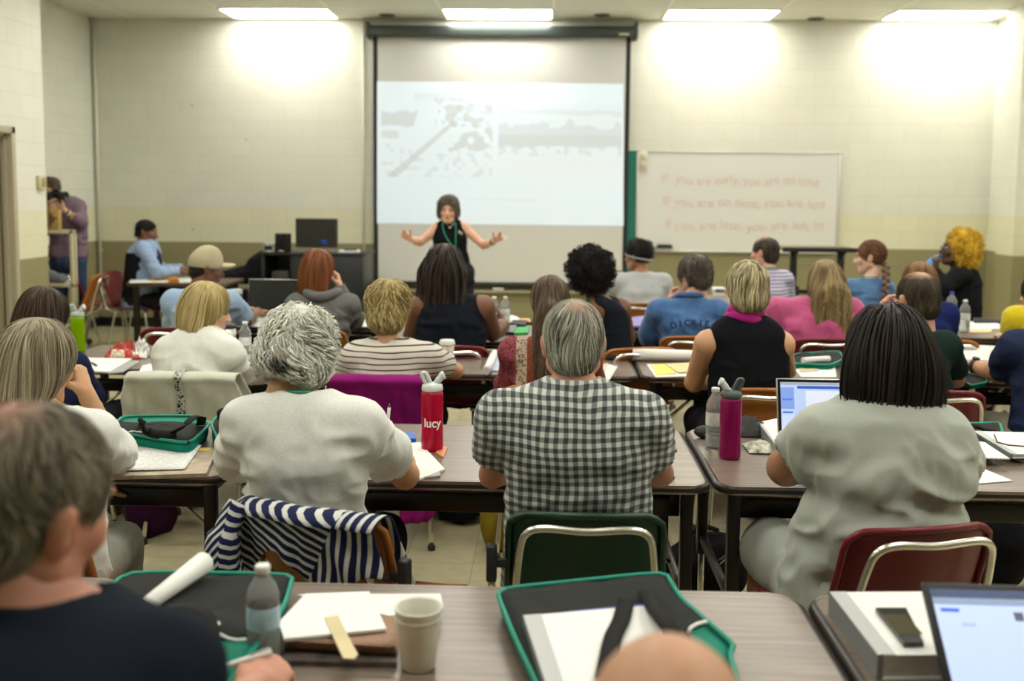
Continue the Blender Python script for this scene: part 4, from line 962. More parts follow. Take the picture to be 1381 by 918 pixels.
def ribbon(pts, w, name, m, parent, flat=(0, 0, 1), th=.002):
    """flat strap following world points; width lies across the path, 'flat' is its face normal"""
    P = smooth_path(pts, 6); mb = MB(); rows = []
    o_ = parent.location; F = Vector(flat)
    for i, p in enumerate(P):
        d = (P[min(i+1, len(P)-1)]-P[max(i-1, 0)]).normalized(); s = d.cross(F).normalized()*w/2; n = s.cross(d).normalized()*th/2
        rows.append([mb.bm.verts.new(p-o_+a*s+b_*n) for a, b_ in ((-1, -1), (1, -1), (1, 1), (-1, 1))])
    for A, B in zip(rows, rows[1:]):
        for k in range(4): mb.bm.faces.new((A[k], A[(k+1) % 4], B[(k+1) % 4], B[k])).smooth = True
    mb.bm.faces.new(rows[0]); mb.bm.faces.new(rows[-1][::-1])
    return mb.build(name, m, parent)
def tote_bag(top_px, ztop, label, flap_px=None, z0=.74, pipe=.0055, sag=.012, inset=.03, words=(), swoosh=None, green_px=None):
    """conference bag lying flat: outline of its top face in pixels at height ztop"""
    pts = [Vector((*T(x, y, ztop)[:2], 0)) for x, y in top_px]; c = sum(pts, Vector())/len(pts); e = empty('tote_bag', (c.x, c.y, z0), 0, label, 'bag'); H = ztop-z0
    dense = []
    n = len(pts)
    for i in range(n):
        p0, p1, p2, p3 = pts[i-1], pts[i], pts[(i+1) % n], pts[(i+2) % n]
        for k in range(6): t = k/6; dense.append(p1*(1-t)+p2*t)
    dense = [(dense[i-1]+dense[i]*2+dense[(i+1) % len(dense)])/4-c for i in range(len(dense))]
    # puffed top: rings from outline to the centre
    def shell(K, z_edge, puff, name, m, ex=1.0, nz=.004):
        mb = MB(); rings = []
        for k in range(K):
            f = 1-k/K; ring = []
            for p in dense: 
                q = p*f*ex; ring.append(mb.bm.verts.new((q.x, q.y, z_edge+puff*(1-f**3)+nz*math.sin(q.x*38+q.y*23)*(1-f))))
            rings.append(ring)
        for A, B in zip(rings, rings[1:]):
            for i in range(len(A)): mb.bm.faces.new((A[i], A[(i+1) % len(A)], B[(i+1) % len(A)], B[i])).smooth = True
        mb.bm.faces.new(rings[-1]).smooth = True
        lower = [mb.bm.verts.new((p.x*ex*.96, p.y*ex*.96, .001)) for p in dense]
        mid = [mb.bm.verts.new((p.x*ex*1.0, p.y*ex*1.0, z_edge*.5)) for p in dense]
        for A, B in ((mid, rings[0]), (lower, mid)):
            for i in range(len(A)): mb.bm.faces.new((A[i], A[(i+1) % len(A)], B[(i+1) % len(A)], B[i])).smooth = True
        mb.bm.faces.new(lower[::-1]); return mb.build(name, m, e)
    shell(8, H-.006, sag*.2, 'bag_body', BAGG, .99); 
    if flap_px is None: fl = dense; 
    mb = MB(); K = 8; rings = []
    if flap_px is not None:
        fp = [Vector((*T(x, y, ztop)[:2], 0))-c for x, y in flap_px]; fl = []
        for i in range(len(fp)):
            for k in range(5): t = k/5; fl.append(fp[i]*(1-t)+fp[(i+1) % len(fp)]*t)
    fc = sum(fl, Vector())/len(fl)
    for k in range(K):
        f = 1-k/K; rings.append([mb.bm.verts.new((fc.x+(p.x-fc.x)*f, fc.y+(p.y-fc.y)*f, H+.001+sag*(1-f**2)+.003*math.sin(p.x*f*33+p.y*21))) for p in fl])
    for A, B in zip(rings, rings[1:]):
        for i in range(len(A)): mb.bm.faces.new((A[i], A[(i+1) % len(A)], B[(i+1) % len(A)], B[i])).smooth = True
    mb.bm.faces.new(rings[-1]); lw = [mb.bm.verts.new((v.co.x, v.co.y, H-.006)) for v in rings[0]]
    for i in range(len(lw)): mb.bm.faces.new((lw[i], lw[(i+1) % len(lw)], rings[0][(i+1) % len(lw)], rings[0][i]))
    mb.build('flap', BAGB, e)
    MB().tube([(p.x*1.0, p.y*1.0, H) for p in dense], pipe, 8, closed=True).build('piping', GPIPE, e)
    return e
# ------------------------------------------------------------------ front row, nearest the camera
ZT = .741
b1 = tote_bag([(172, 771), (396, 774), (384, 815), (352, 862), (300, 935), (60, 935), (112, 822)], .79, 'black and green conference bag lying at lower left under the paper roll', flap_px=[(172, 773), (392, 776), (379, 813), (345, 860), (296, 862), (262, 935), (62, 935), (115, 822)])
def arc(a, b_, c, n=8): return [tuple(Vector(a)*(1-t)**2+Vector(b_)*2*t*(1-t)+Vector(c)*t*t) for t in np.linspace(0, 1, n)]
ribbon([T(190, 850, .80), T(215, 825, .835), T(250, 818, .85), T(280, 838, .84), T(284, 900, .806)], .035, 'handle', STRAP, b1)
MB().tube([tuple(Vector(T(*q, .806))-b1.location) for q in ((296, 855), (308, 861), (320, 863), (332, 862))], .003, 6).build('swoosh', mat('white_print', (.8, .8, .78), .5), b1)
for s_, px, py, sz, a in (('OK M', 302, 838, .045, 172), ('EMCS', 266, 831, .045, 188)):
    o = text_mesh('lettering', s_, sz, Matrix.Identity(4), _M['white_print'], b1); p = Vector(T(px, py, .809))-b1.location; o.data.transform(Matrix.Translation(p) @ Matrix.Rotation(R_(a), 4, 'Z'))
e = empty('paper_roll', tuple(T(230, 795, .82)), 0, 'rolled up white paper tube lying on the lower left bag', 'paper roll'); A_, B_ = Vector(T(180, 829, .815))-e.location, Vector(T(275, 758, .83))-e.location
MB().tube([A_, A_*.5+B_*.5, B_, B_*.985+A_*.015], [.014, .0185, .0235, .014], 20).build('rolled_sheet', PAPER, e); MB().tube([B_*1.001, B_*.9+A_*.1], .012, 16).build('inner_turn', PAPER2, e)
water_bottle(T(356, 893, .741), 'half full clear water bottle by the writing hand, lower left', h=.192, fill=.62, lab=(.40, .58, .70), r=.031)
mg = sheet('magazine', [(395, 838), (540, 835), (535, 893), (380, 890)], ZT, .010, mat('magazine_print', (.12, .10, .09), .4, var=.5, vscale=25), 'dark magazine at the bottom of the napkin pile by the foam cup', 'magazine')
for k in range(5):
    j = k*1.2; sheet('brown_napkin', [(392+j, 822-j*.4), (538-j*.5, 812+j*.3), (536-j, 880-k*2), (383+j, 872-k*2)], ZT+.0105+k*.0048, .0045, mat('kraft_napkin', (.34, .21, .14), .9, bump=.5, bscale=120, var=.1), 'brown paper napkin in the pile under the white pad by the foam cup', 'napkin', 'brown napkins in one pile', curl=.0012)
sheet('loose_paper', [(400, 801), (594, 800), (598, 818), (525, 830)], ZT+.035, .0015, PAPER, 'cream sheet sticking out under the white pad towards the foam cup', 'paper')
pd = sheet('white_pad', [(412, 800), (498, 797), (521, 847), (383, 861), (376, 838)], ZT+.0375, .006, PAPER, 'white pad on top of the brown napkins at the bottom of the picture', 'pad')
zz = ZT+.0445
sp = sheet('wooden_spoon', [(438, 832), (456, 829), (464, 846), (470, 858), (483, 882), (478, 888), (463, 887), (453, 866), (446, 850)], zz, .0018, mat('birch_wood', (.62, .53, .30), .6, var=.1), 'flat wooden ice cream spoon lying on the white pad', 'spoon')
p = T(564, 898, ZT); e = empty('foam_cup', tuple(p), 0, 'white foam cup standing on the nearest table', 'cup'); FOAM = mat('foam', (.74, .73, .64), .6, sss=.05, bump=.15, bscale=250)
MB().lathe([(0, .0), (.030, 0), (.0325, .003), (.0415, .092), (.0425, .096), (.0445, .112), (.0465, .117), (.0450, .1185), (.0425, .115), (.0400, .09), (.031, .006), (0, .006)], n=40).build('cup_wall', FOAM, e)
MB().lathe([(.0418, .094), (.0440, .0945), (.0445, .099), (.0425, .101)], n=40).build('rim_step', FOAM, e)
b2 = tote_bag([(671, 801), (684, 793), (897, 771), (917, 806), (990, 869), (984, 884), (1010, 960), (745, 965), (690, 850)], .785, 'black and green conference bag on the nearest table holding a white binder', flap_px=[(675, 802), (686, 795), (894, 774), (913, 808), (955, 838), (930, 848), (936, 930), (940, 958), (750, 960), (694, 850)], sag=.005)
MB().tube([tuple(Vector(T(*q, .796))-b2.location) for q in ((929, 852), (932, 846), (941, 841), (953, 838))], .004, 6).build('swoosh', _M['white_print'], b2)
def binder(px, z, th, label, spine_px=None, cover=PAPER, sp_m=None, page=PAPER2):
    pts = [Vector(T(x, y, z+th)) for x, y in px]; c = (pts[0]+pts[1]+pts[2]+pts[3])/4; e = empty('ring_binder', (c.x, c.y, z), 0, label, 'binder'); q = [(p.x-c.x, p.y-c.y) for p in pts]
    if sum(q[i][0]*q[(i+1) % 4][1]-q[(i+1) % 4][0]*q[i][1] for i in range(4)) < 0: q = q[::-1]
    def ins(f): return [(x*f, y*f) for x, y in q]
    MB().prism(q, th-.003, th).build('front_cover', cover, e); MB().prism(q, 0, .003).build('back_cover', cover, e); MB().prism(ins(.95), .003, th-.003).build('pages', page, e)
    q4 = [Vector((*(Vector(T(x, y, z+th))-c)[:2], 0)) for x, y in px]
    a, d = q4[0], q4[3]; bb_, cc_ = q4[1], q4[2]; f = .13
    MB().prism([(v.x, v.y) for v in (a*1.01, d*1.01, d*(1-.04)+cc_*.04, a*(1-.04)+bb_*.04)][::1], -0.0, th+.0006).build('spine', sp_m or mat('grey_spine', (.22, .23, .23), .4), e)
    MB().prism([(v.x, v.y) for v in (a, d, d*(1-f)+cc_*f, a*(1-f)+bb_*f)], th, th+.0012).build('cover_strip', mat('grey_strip', (.45, .47, .46), .4), e)
    return e
binder([(706, 830), (884, 815), (935, 950), (748, 958)], .790, .020, 'white binder with grey spine lying on the nearest right bag')
sheet('blue_folder', [(765, 824), (884, 812), (890, 820), (768, 830)], .7915, .010, mat('blue_cover', (.05, .08, .38), .5), 'blue folder edge showing behind the binder on the right bag', 'folder')
ribbon([T(845, 806, .812), T(838, 835, .818), T(826, 862, .818), T(815, 915, .818)], .034, 'handle', STRAP, b2)
ribbon([T(872, 796, .80), T(885, 822, .835), T(905, 850, .83), T(925, 880, .80)], .036, 'handle', STRAP, b2)
binder([(1119, 798), (1286, 797), (1368, 882), (1184, 883)], ZT, .048, 'thick white ring binder on the nearest right table beside the laptop')
ph = sheet('mobile_phone', [(1181, 819), (1222, 819), (1246, 866), (1219, 866)], ZT+.050, .008, mat('phone_body', (.03, .03, .028), .2), 'dark mobile phone lying on the thick white binder', 'phone'); 
o = MB().prism(rrect(-.024, .024, -.045, .045, .004), .0081, .0088).build('phone_screen', mat('phone_glass', (.09, .085, .05), .06), ph); o.matrix_parent_inverse = Matrix.Identity(4)
DK = mat('laptop_dark', (.012, .012, .014), .35); SIL = mat('laptop_silver', (.45, .45, .44), .3, .8)
def laptop(x, y, w, d, lean, rz, label, body, scr, draw=None, h=None, z=.741, bez=.014):
    """x,y: hinge centre; opens towards -y"""
    e = empty('laptop', (x, y, z), R_(rz), label, 'laptop'); h = h or d
    MB().box(-w/2, w/2, -d, 0, 0, .014, .004).build('base', body, e)
    MB().box(-w/2+.02, w/2-.02, -d*.55, -.03, .0142, .0155).build('keyboard', mat('keyboard_black', (.01, .01, .01), .5, bump=1, bscale=300), e); MB().box(-.045, .045, -d*.93, -d*.62, .0142, .0148).build('touchpad', DK, e)
    M = Matrix.Translation((0, 0, .014)) @ Matrix.Rotation(R_(-lean), 4, 'X')
    MB().box(-w/2, w/2, -.002, .006, 0, h, .003, M=M).build('lid', body, e); MB().box(-w/2+.004, w/2-.004, -.0032, -.002, .004, h-.004, M=M).build('bezel', mat('bezel_black', (.008, .008, .01), .25), e)
    s = MB().box(-w/2+bez, w/2-bez, -.0038, -.0032, .018, h-bez, M=M).build('screen', scr, e)
    if draw:
        for (u0, u1, v0, v1, c) in draw:
            X0, X1 = -w/2+bez+(w-2*bez)*u0, -w/2+bez+(w-2*bez)*u1; Z0, Z1 = .018+(h-bez-.018)*v0, .018+(h-bez-.018)*v1
            MB().box(X0, X1, -.0043, -.0038, Z0, Z1, M=M).build('screen_item', mat('scr'+str(c), c, .4, emit=.35), s)
    return e
SCRB = mat('screen_blue_white', (.50, .62, .95), .3, emit=.42)
laptop(.885, 1.66, .36, .235, 46, -1, 'black laptop with pale blue screen at the lower right corner', DK, SCRB, [(0, 1, .92, 1, (.04, .07, .16)), (0, 1, .86, .92, (.25, .33, .5)), (.03, .13, .79, .82, (.02, .12, .75)), (.42, .47, .72, .80, (.08, .1, .15)), (.52, .60, .71, .81, (.02, .03, .42)), (.65, .73, .71, .81, (.75, .02, .12)), (.78, .86, .71, .81, (.02, .03, .42)), (.13, .2, .66, .69, (.4, .5, .8))])

# ------------------------------------------------------------------ second row
b3 = tote_bag([(150, 576), (166, 561), (258, 560), (284, 571), (256, 598), (162, 584)], .795, 'green and black bag on the second row left table behind the papers', flap_px=[(152, 577), (163, 569), (252, 569), (282, 571), (255, 597), (165, 583)], sag=.012)
o = text_mesh('lettering', 'EMC', .028, Matrix.Identity(4), _M['white_print'], b3); p = Vector(T(172, 582, .812))-b3.location; o.data.transform(Matrix.Translation(p) @ Matrix.Rotation(R_(-8), 4, 'Z'))
ribbon([T(186, 577, .80), T(188, 572, .86), T(192, 568, .875), T(197, 580, .82), T(215, 586, .81), T(238, 586, .81)], .03, 'handle', STRAP, b3, flat=(0, -1, .3))
ribbon([T(232, 584, .81), T(248, 574, .85), T(262, 562, .87), T(272, 563, .86), T(270, 573, .80)], .03, 'handle', STRAP, b3)
b4 = tote_bag([(284, 572), (300, 553), (330, 549), (335, 580), (322, 604), (298, 600)], .80, 'second green and black bag beside the white haired woman\'s left shoulder', sag=.02)
ribbon([T(297, 570, .815), T(296, 560, .86), T(302, 556, .87), T(306, 570, .82)], .03, 'handle', STRAP, b4, flat=(0, -1, .3))
sheet('brochure', [(190, 604), (294, 603), (278, 638), (150, 642)], ZT, .012, mat('brochure_print', (.40, .33, .24), .5, var=.35, vscale=22), 'colour printed brochure under the white form on the left table', 'brochure')
sheet('brochure', [(262, 604), (284, 604), (281, 608), (259, 608)], ZT+.0125, .001, mat('yellow_print', (.65, .45, .05), .5), 'yellow tab of the colour brochure at the second row left', 'brochure')
sheet('printed_form', [(186, 601), (272, 600), (249, 632), (165, 634)], ZT+.0135, .004, PTEXT, 'white printed form lying on the colour brochure, second row left', 'paper', curl=.001)
pt = (Vector(T(583, 606, ZT)))
sport_bottle(pt, 'tall red sport bottle with white lettering and pale bite valve', (.55, .004, .045), mat('lid_white', (.60, .64, .62), .4), h=.262, r=.0385, rz=7, word='lucy')
sheet('notebook_sheets', [(540, 598), (566, 596), (600, 632), (566, 645), (545, 646)], ZT, .007, PAPER, 'white note sheets under the white haired woman\'s writing hand', 'paper')
sheet('loose_paper', [(478, 634), (505, 627), (520, 640), (505, 644)], ZT, .002, PAPER, 'small white paper corner beside the white haired woman\'s elbow', 'paper')
sheet('calculator', [(570, 634), (592, 633), (594, 641), (572, 643)], ZT, .006, mat('grey_plastic', (.4, .42, .38), .4), 'pale grey gadget edge under the note sheets', 'gadget')
sheet('small_card', [(590, 600), (604, 602), (598, 616), (588, 610)], ZT+.001, .003, mat('orange_card', (.7, .28, .12), .5), 'orange and white card at the foot of the red bottle', 'card')
sheet('marker_box', [(534, 583), (558, 583), (561, 591), (537, 592)], ZT, .018, mat('bright_blue', (.01, .13, .55), .4), 'small bright blue box behind the writing hand', 'box')
pen(T(898, 642, ZT+.005), T(910, 644, ZT+.005), 'short black pen cap on the table right of the gingham shirt man', (.015, .015, .015), .006)
sport_bottle(T(984, 617, ZT), 'tall magenta sport bottle with dark grey flip lid', (.30, .004, .10), mat('lid_dark', (.06, .085, .08), .4), h=.262, r=.037, rz=180)
water_bottle(T(963, 603, ZT), 'nearly full clear water bottle just left of the magenta bottle', h=.215, fill=.9, lab=(.60, .64, .58))
e = empty('camera_lens_cap', tuple(T(952, 590, ZT)), 0, 'dark round pouch at the corner of the second row right table', 'pouch'); MB().sphere((0, 0, .022), (.045, .03, .024), 20).build('pouch_body', mat('black_nylon', (.012, .014, .014), .6, bump=.5, bscale=60), e); MB().box(-.01, .045, -.03, -.026, .015, .022, .002).build('tag', mat('olive_tag', (.3, .3, .2), .5), e)
binder([(1022, 569), (1048, 564), (1062, 590), (1046, 600)], ZT, .04, 'grey white binder standing behind the open laptop, second row right')
e = empty('snack_bag', tuple(T(1025, 606, ZT)), 0, 'crumpled patterned snack wrapper between magenta bottle and laptop', 'wrapper')
def crum(w, d, hh, sd): return lambda u, v: ((u-.5)*w, (v-.5)*d, .004+hh*(math.sin(u*math.pi)*math.sin(v*math.pi))**.6*(1+.35*math.sin(u*23+sd)*math.sin(v*17+sd)+.25*math.sin(u*41+v*31)))
MB().grid(crum(.10, .13, .022, 1), 22, 22).build('wrapper', mat('wrapper_print', (.45, .46, .36), .3, var=.7, vscale=30), e); MB().grid(crum(.13, .10, .012, 2), 16, 16, M=Tm(.03, .05, -.001, .5)).build('lining', mat('wrapper_dark', (.03, .03, .03), .3), e)
e = empty('shoulder_bag', tuple(T(1008, 583, ZT)), 0, 'small black cloth bag lying behind the magenta bottle', 'bag'); MB().grid(crum(.16, .16, .045, 4), 20, 20).build('bag_cloth', mat('black_nylon', (.012, .014, .014), .6), e)
SCRW = mat('screen_document', (.45, .58, .92), .3, emit=.40)
q = T(1120, 608, ZT); laptop(q[0], T(1100, 600, ZT)[1], .33, .225, 16, 0, 'silver laptop with a document window open, in front of the grey dress woman', SIL, SCRW, [(0, 1, .95, 1, (.35, .4, .5)), (.2, 1, .88, .93, (.03, .1, .5)), (0, .16, .5, .9, (.22, .36, .8)), (.02, .14, .66, .69, (.02, .15, .7)), (.02, .14, .42, .45, (.02, .15, .7)), (.3, .95, .1, .84, (.70, .78, .95)), (0, .16, .1, .4, (.55, .66, .95))])
sheet('loose_paper', [(1300, 640), (1308, 624), (1366, 648), (1300, 653)], ZT, .002, PAPER, 'white sheet with a blue pen mark right of the grey dress', 'paper'); pen(T(1302, 641, ZT+.006), T(1313, 646, ZT+.006), 'blue pen lying on the white sheet right of the grey dress', (.01, .05, .6), .004)
b5 = tote_bag([(1296, 578), (1304, 571), (1348, 570), (1352, 582), (1330, 600), (1298, 600)], .765, 'green bag corner under papers at the second row right end', sag=.004); ribbon([T(1312, 571, .775), T(1322, 573, .78), T(1338, 580, .778)], .04, 'handle', STRAP, b5)
sheet('printed_form', [(1298, 592), (1328, 596), (1362, 618), (1302, 616)], ZT+.026, .004, PTEXT, 'pale green tinted printed sheet left of the open notebook', 'paper')
nb_ = binder([(1312, 581), (1400, 583), (1420, 611), (1364, 612)], ZT+.02, .016, 'open white notebook with spiral edge at the right frame edge', cover=PAPER)
MB().tube([tuple(Vector(T(*q, .79))-nb_.location) for q in ((1341, 586), (1345, 596), (1360, 600), (1385, 602))], .003, 6).build('elastic_band', mat('brown_elastic', (.10, .06, .02), .5), nb_)
sheet('loose_paper', [(1362, 616), (1400, 606), (1400, 630)], ZT, .003, PAPER, 'white paper corner at the right frame edge', 'paper')

# ------------------------------------------------------------------ third row
p = T(106, 474, ZT); sport_bottle(p, 'tall lime green sport bottle with grey lid on the left', (.26, .50, .0), mat('lid_grey', (.35, .42, .40), .4), h=.245, r=.038, rz=0)
e = empty('chip_bag', tuple(T(170, 481, ZT)), R_(8), 'crumpled red and silver chip bag on the third row left table', 'chip bag')
cb = MB(); 
cb.grid(crum(.20, .15, .062, 3), 26, 22); cb.build('bag_front', mat('chip_red', (.42, .025, .01), .3, var=.4, vscale=16), e); MB().grid(crum(.10, .16, .075, 5), 20, 20, M=Tm(.075, .01, 0)).build('bag_foil', mat('chip_foil', (.50, .50, .47), .25, .6), e); MB().grid(crum(.08, .05, .010, 5), 8, 8, M=Tm(-.02, -.055, .026, 0, .9)).build('bag_logo', mat('chip_cream', (.65, .55, .4), .4, var=.3, vscale=60), e)
sheet('writing_pad', [(116, 482), (178, 483), (148, 501), (116, 500)], ZT, .008, PAPER, 'white writing pad with a pen on the third row left', 'pad'); pen(T(124, 489, ZT+.013), T(131, 493, ZT+.013), 'small dark pen on the third row left writing pad')
sheet('folder', [(175, 485), (188, 487), (166, 501), (146, 503)], ZT, .006, mat('grey_folder', (.35, .36, .34), .5), 'grey folder edge beside the third row left writing pad', 'folder')
sheet('loose_paper', [(192, 493), (212, 488), (214, 500), (188, 500)], ZT, .003, PAPER, 'white paper left of the blonde woman\'s elbow', 'paper')
sheet('loose_paper', [(302, 486), (345, 484), (352, 502), (300, 500)], ZT, .004, PAPER, 'white papers under the blonde woman\'s right forearm', 'paper')
water_bottle(T(331, 484, ZT), 'clear water bottle between the blonde and the white haired woman', h=.20, fill=.65, lab=(.66, .68, .64))
e = empty('travel_mug', tuple(T(310, 470, ZT)), 0, 'small steel travel mug with black lid behind the blonde woman\'s arm', 'mug'); MB().lathe([(0, 0), (.032, 0), (.037, .12), (0, .12)], n=24).build('mug_wall', SIL, e); MB().lathe([(.038, .118), (.039, .135), (.02, .145), (0, .145)], n=24).build('mug_lid', mat('black_lid', (.012, .012, .012), .3), e)
sheet('notebook_sheets', [(440, 487), (480, 482), (486, 502), (438, 502)], ZT, .006, PTEXT, 'pile of white papers left of the striped shirt woman', 'paper')
sheet('loose_paper', [(570, 492), (584, 488), (592, 500), (572, 502)], ZT, .004, PAPER, 'white paper corner by the striped shirt woman\'s elbow', 'paper')
e = empty('paper_cup', tuple(T(603, 492, ZT)), 0, 'patterned paper coffee cup with white lid on the third row', 'cup'); MB().lathe([(0, 0), (.028, 0), (.039, .112), (0, .112)], n=30).build('cup_wall', mat('cup_pattern', (.52, .48, .38), .5, var=.5, vscale=60), e); MB().lathe([(.041, .108), (.042, .118), (.038, .122), (.037, .130), (.034, .132), (0, .130)], n=30).build('cup_lid', mat('cup_lid', (.72, .72, .66), .4), e)
MB().box(-.006, .022, -.0375, -.034, .02, .05, .002).build('cup_logo', mat('lime', (.2, .4, .03), .5), e)
sheet('spiral_notebook', [(664, 475), (698, 475), (694, 500), (652, 499)], ZT, .006, mat('ruled_paper', (.45, .50, .62), .6, var=.08), 'blue ruled notebook left of the patterned shawl', 'notebook')
e = empty('rolled_magazine', tuple(T(660, 490, ZT)), 0, 'thin rolled white paper on the ruled notebook', 'paper roll'); MB().tube([Vector(T(656, 500, ZT+.02))-e.location, Vector(T(667, 476, ZT+.02))-e.location], .020, 14).build('rolled_sheet', PAPER, e)
e = empty('paper_roll', tuple(T(900, 482, ZT)), 0, 'long white poster roll lying across the third row table', 'paper roll'); MB().tube([Vector(T(853, 486, ZT+.0))-e.location+Vector((0, 0, .033)), Vector(T(955, 488, ZT))-e.location+Vector((0, 0, .033))], [.034, .028], 24).build('rolled_sheet', PAPER, e)
MB().tube([Vector(T(852.5, 486, ZT))-e.location+Vector((0, 0, .033)), Vector(T(856, 486, ZT))-e.location+Vector((0, 0, .033))], .018, 16).build('inner_turn', PAPER2, e)
sheet('yellow_note_pad', [(878, 492), (900, 490), (912, 503), (886, 505)], ZT+.005, .003, mat('yellow_paper', (.70, .68, .12), .6), 'yellow note sheet left of the black top woman\'s arm', 'note'); sheet('writing_pad', [(872, 491), (925, 490), (930, 507), (884, 508)], ZT, .005, PAPER, 'white pad under the yellow note, third row', 'pad'); sheet('folder', [(896, 490), (948, 488), (948, 500), (915, 502)], ZT+.009, .003, mat('manila', (.70, .55, .28), .6), 'pale manila folder by the black top woman\'s elbow', 'folder')
sheet('loose_paper', [(818, 490), (833, 494), (822, 512), (806, 512)], ZT, .002, PAPER2, 'creased white slip right of the gingham man\'s ear', 'paper'); sheet('loose_paper', [(806, 493), (820, 489), (812, 508), (800, 510)], ZT+.002, .004, mat('kraft_card', (.6, .55, .42), .6), 'cream slip beside the gingham man\'s ear', 'paper')
e = empty('phone_case', tuple(T(826, 484, ZT)), 0, 'black gadget pouch on the third row table beside the teal case', 'pouch'); MB().sphere((0, 0, .014), (.045, .05, .016), 18).build('pouch_body', _M['black_nylon'], e)
e = empty('badge_holder', tuple(T(812, 480, ZT)), R_(20), 'small teal framed badge holder standing right of the gingham man', 'badge'); 
fr_ = MB(); 
for a in ((-.022, -.016, 0, .085), (.016, .022, 0, .085), (-.022, .022, 0, .007), (-.022, .022, .078, .085)): fr_.box(a[0], a[1], -.003, .003, a[2], a[3])
fr_.build('teal_frame', mat('teal', (.0, .32, .28), .4), e); MB().box(-.016, .016, -.001, .001, .007, .078).build('badge_card', mat('dark_card', (.05, .07, .07), .4), e)
b6 = tote_bag([(1064, 484), (1072, 477), (1132, 473), (1138, 484), (1120, 492), (1066, 490)], .775, 'green and black bag on the third row behind the pink blouse woman', sag=.006); e = empty('paper_roll', tuple(T(1095, 484, .79)), 0, 'short rolled paper tucked on the third row green bag', 'paper roll'); MB().tube([Vector(T(1083, 486, .79))-e.location, Vector(T(1118, 484, .79))-e.location], .017, 14).build('rolled_sheet', PAPER, e)
ribbon([T(1070, 480, .785), T(1085, 476, .80), T(1104, 478, .79)], .03, 'handle', STRAP, b6)
sheet('writing_pad', [(1068, 492), (1126, 492), (1128, 508), (1080, 508)], ZT, .008, PAPER, 'white pad in front of the black top woman\'s right elbow', 'pad'); sheet('sandwich', [(1076, 494), (1102, 493), (1104, 499), (1080, 501)], ZT+.0085, .004, mat('cream_food', (.6, .5, .32), .6, var=.2, vscale=70), 'small cream coloured flat snack lying on a white pad', 'snack')
sheet('magazine', [(1292, 464), (1342, 466), (1354, 472), (1346, 486), (1294, 484)], ZT, .016, mat('mag_grey', (.66, .67, .66), .4, var=.15, vscale=14), 'thick open magazine beside the navy shirt man\'s hand', 'magazine')
b7 = tote_bag([(1296, 512), (1310, 500), (1335, 502), (1330, 516), (1310, 520)], .76, 'dark bag corner under the navy shirt man\'s wrist', sag=.004)

# ------------------------------------------------------------------ fourth and fifth rows
q = T(367, 425, ZT); laptop(W(367, 400, q[1])[0], q[1], .36, .245, 8, -2, 'large open laptop with a dark screen in front of the cap man', SIL, mat('screen_off', (.02, .022, .018), .25), bez=.012)
sheet('loose_paper', [(300, 440), (350, 426), (385, 428), (380, 440)], ZT, .004, PAPER, 'white papers under the cap man\'s writing hand', 'paper'); sheet('loose_paper', [(476, 424), (495, 428), (500, 440), (474, 440)], ZT, .006, PTEXT, 'white papers right of the grey hoodie woman\'s elbow', 'paper')
sheet('loose_paper', [(395, 425), (440, 424), (440, 437), (390, 438)], ZT, .004, PAPER, 'white papers in front of the grey hoodie woman', 'paper')
e = empty('travel_mug', tuple(T(318, 425, ZT)), 0, 'large dark blue insulated mug behind the cap man\'s shoulder', 'mug'); MB().lathe([(0, 0), (.04, 0), (.048, .16), (0, .16)], n=24).build('mug_wall', mat('navy_mug', (.01, .04, .12), .3), e); MB().lathe([(.049, .155), (.05, .185), (.03, .19), (0, .19)], n=24).build('mug_lid', mat('mug_clear', (.4, .44, .42), .2), e)
for px, t in ((666, 'left'), (681, 'right')): water_bottle(T(px, 440, ZT), f'{t} one of two clear water bottles beside the dark locks woman\'s arm', h=.20, fill=.9, lab=(.62, .66, .68))
e = empty('tissue', tuple(T(688, 434, ZT)), 0, 'crumpled white tissue behind the dark locks woman\'s hand', 'tissue'); MB().grid(crum(.16, .12, .035, 7), 18, 18).build('tissue_sheet', PAPER, e)
sheet('green_notebook', [(694, 441), (714, 440), (712, 448), (692, 449)], ZT, .012, mat('green_cover', (.02, .35, .06), .5), 'bright green notebook right of the dark locks woman', 'notebook'); sheet('mobile_phone', [(680, 438), (697, 438), (693, 448), (676, 447)], ZT, .020, mat('phone_body', (.03, .03, .028), .2), 'dark phone pouch held near the dark locks woman\'s hand', 'phone')
sheet('black_wallet', [(692, 430), (712, 432), (708, 438), (690, 436)], ZT, .02, mat('black_nylon', (.012, .014, .014), .6), 'black wallet beside the green notebook', 'wallet'); sheet('red_card', [(702, 429), (714, 429), (716, 433), (704, 433)], ZT, .008, mat('orange_card', (.7, .28, .12), .5), 'small orange card behind the black wallet', 'card')
for k, (cc, t) in enumerate((((.75, .75, .72), 'bottom white'), ((.10, .12, .25), 'middle navy'), ((.25, .20, .45), 'top purple'))): sheet('folder', [(848, 428), (880, 424), (884, 438), (846, 440)], ZT+k*.013, .012, mat('folder'+str(k), cc, .5), f'{t} folder of the small pile ahead of the denim jacket man', 'folder', 'folders in the fourth row pile')
sheet('loose_paper', [(846, 438), (878, 432), (880, 444), (848, 447)], ZT, .003, PAPER2, 'loose white papers below the folder pile, fourth row', 'paper')
water_bottle(T(1282, 436, ZT), 'water bottle with blue cap and blue label on the fourth row right table', h=.225, fill=.95, lab=(.05, .18, .62), cap=mat('blue_cap', (.02, .04, .5), .4), r=.036); water_bottle(T(1300, 448, ZT), 'water bottle with white cap on the fourth row right table', h=.215, fill=.95, lab=(.62, .66, .66), r=.034)
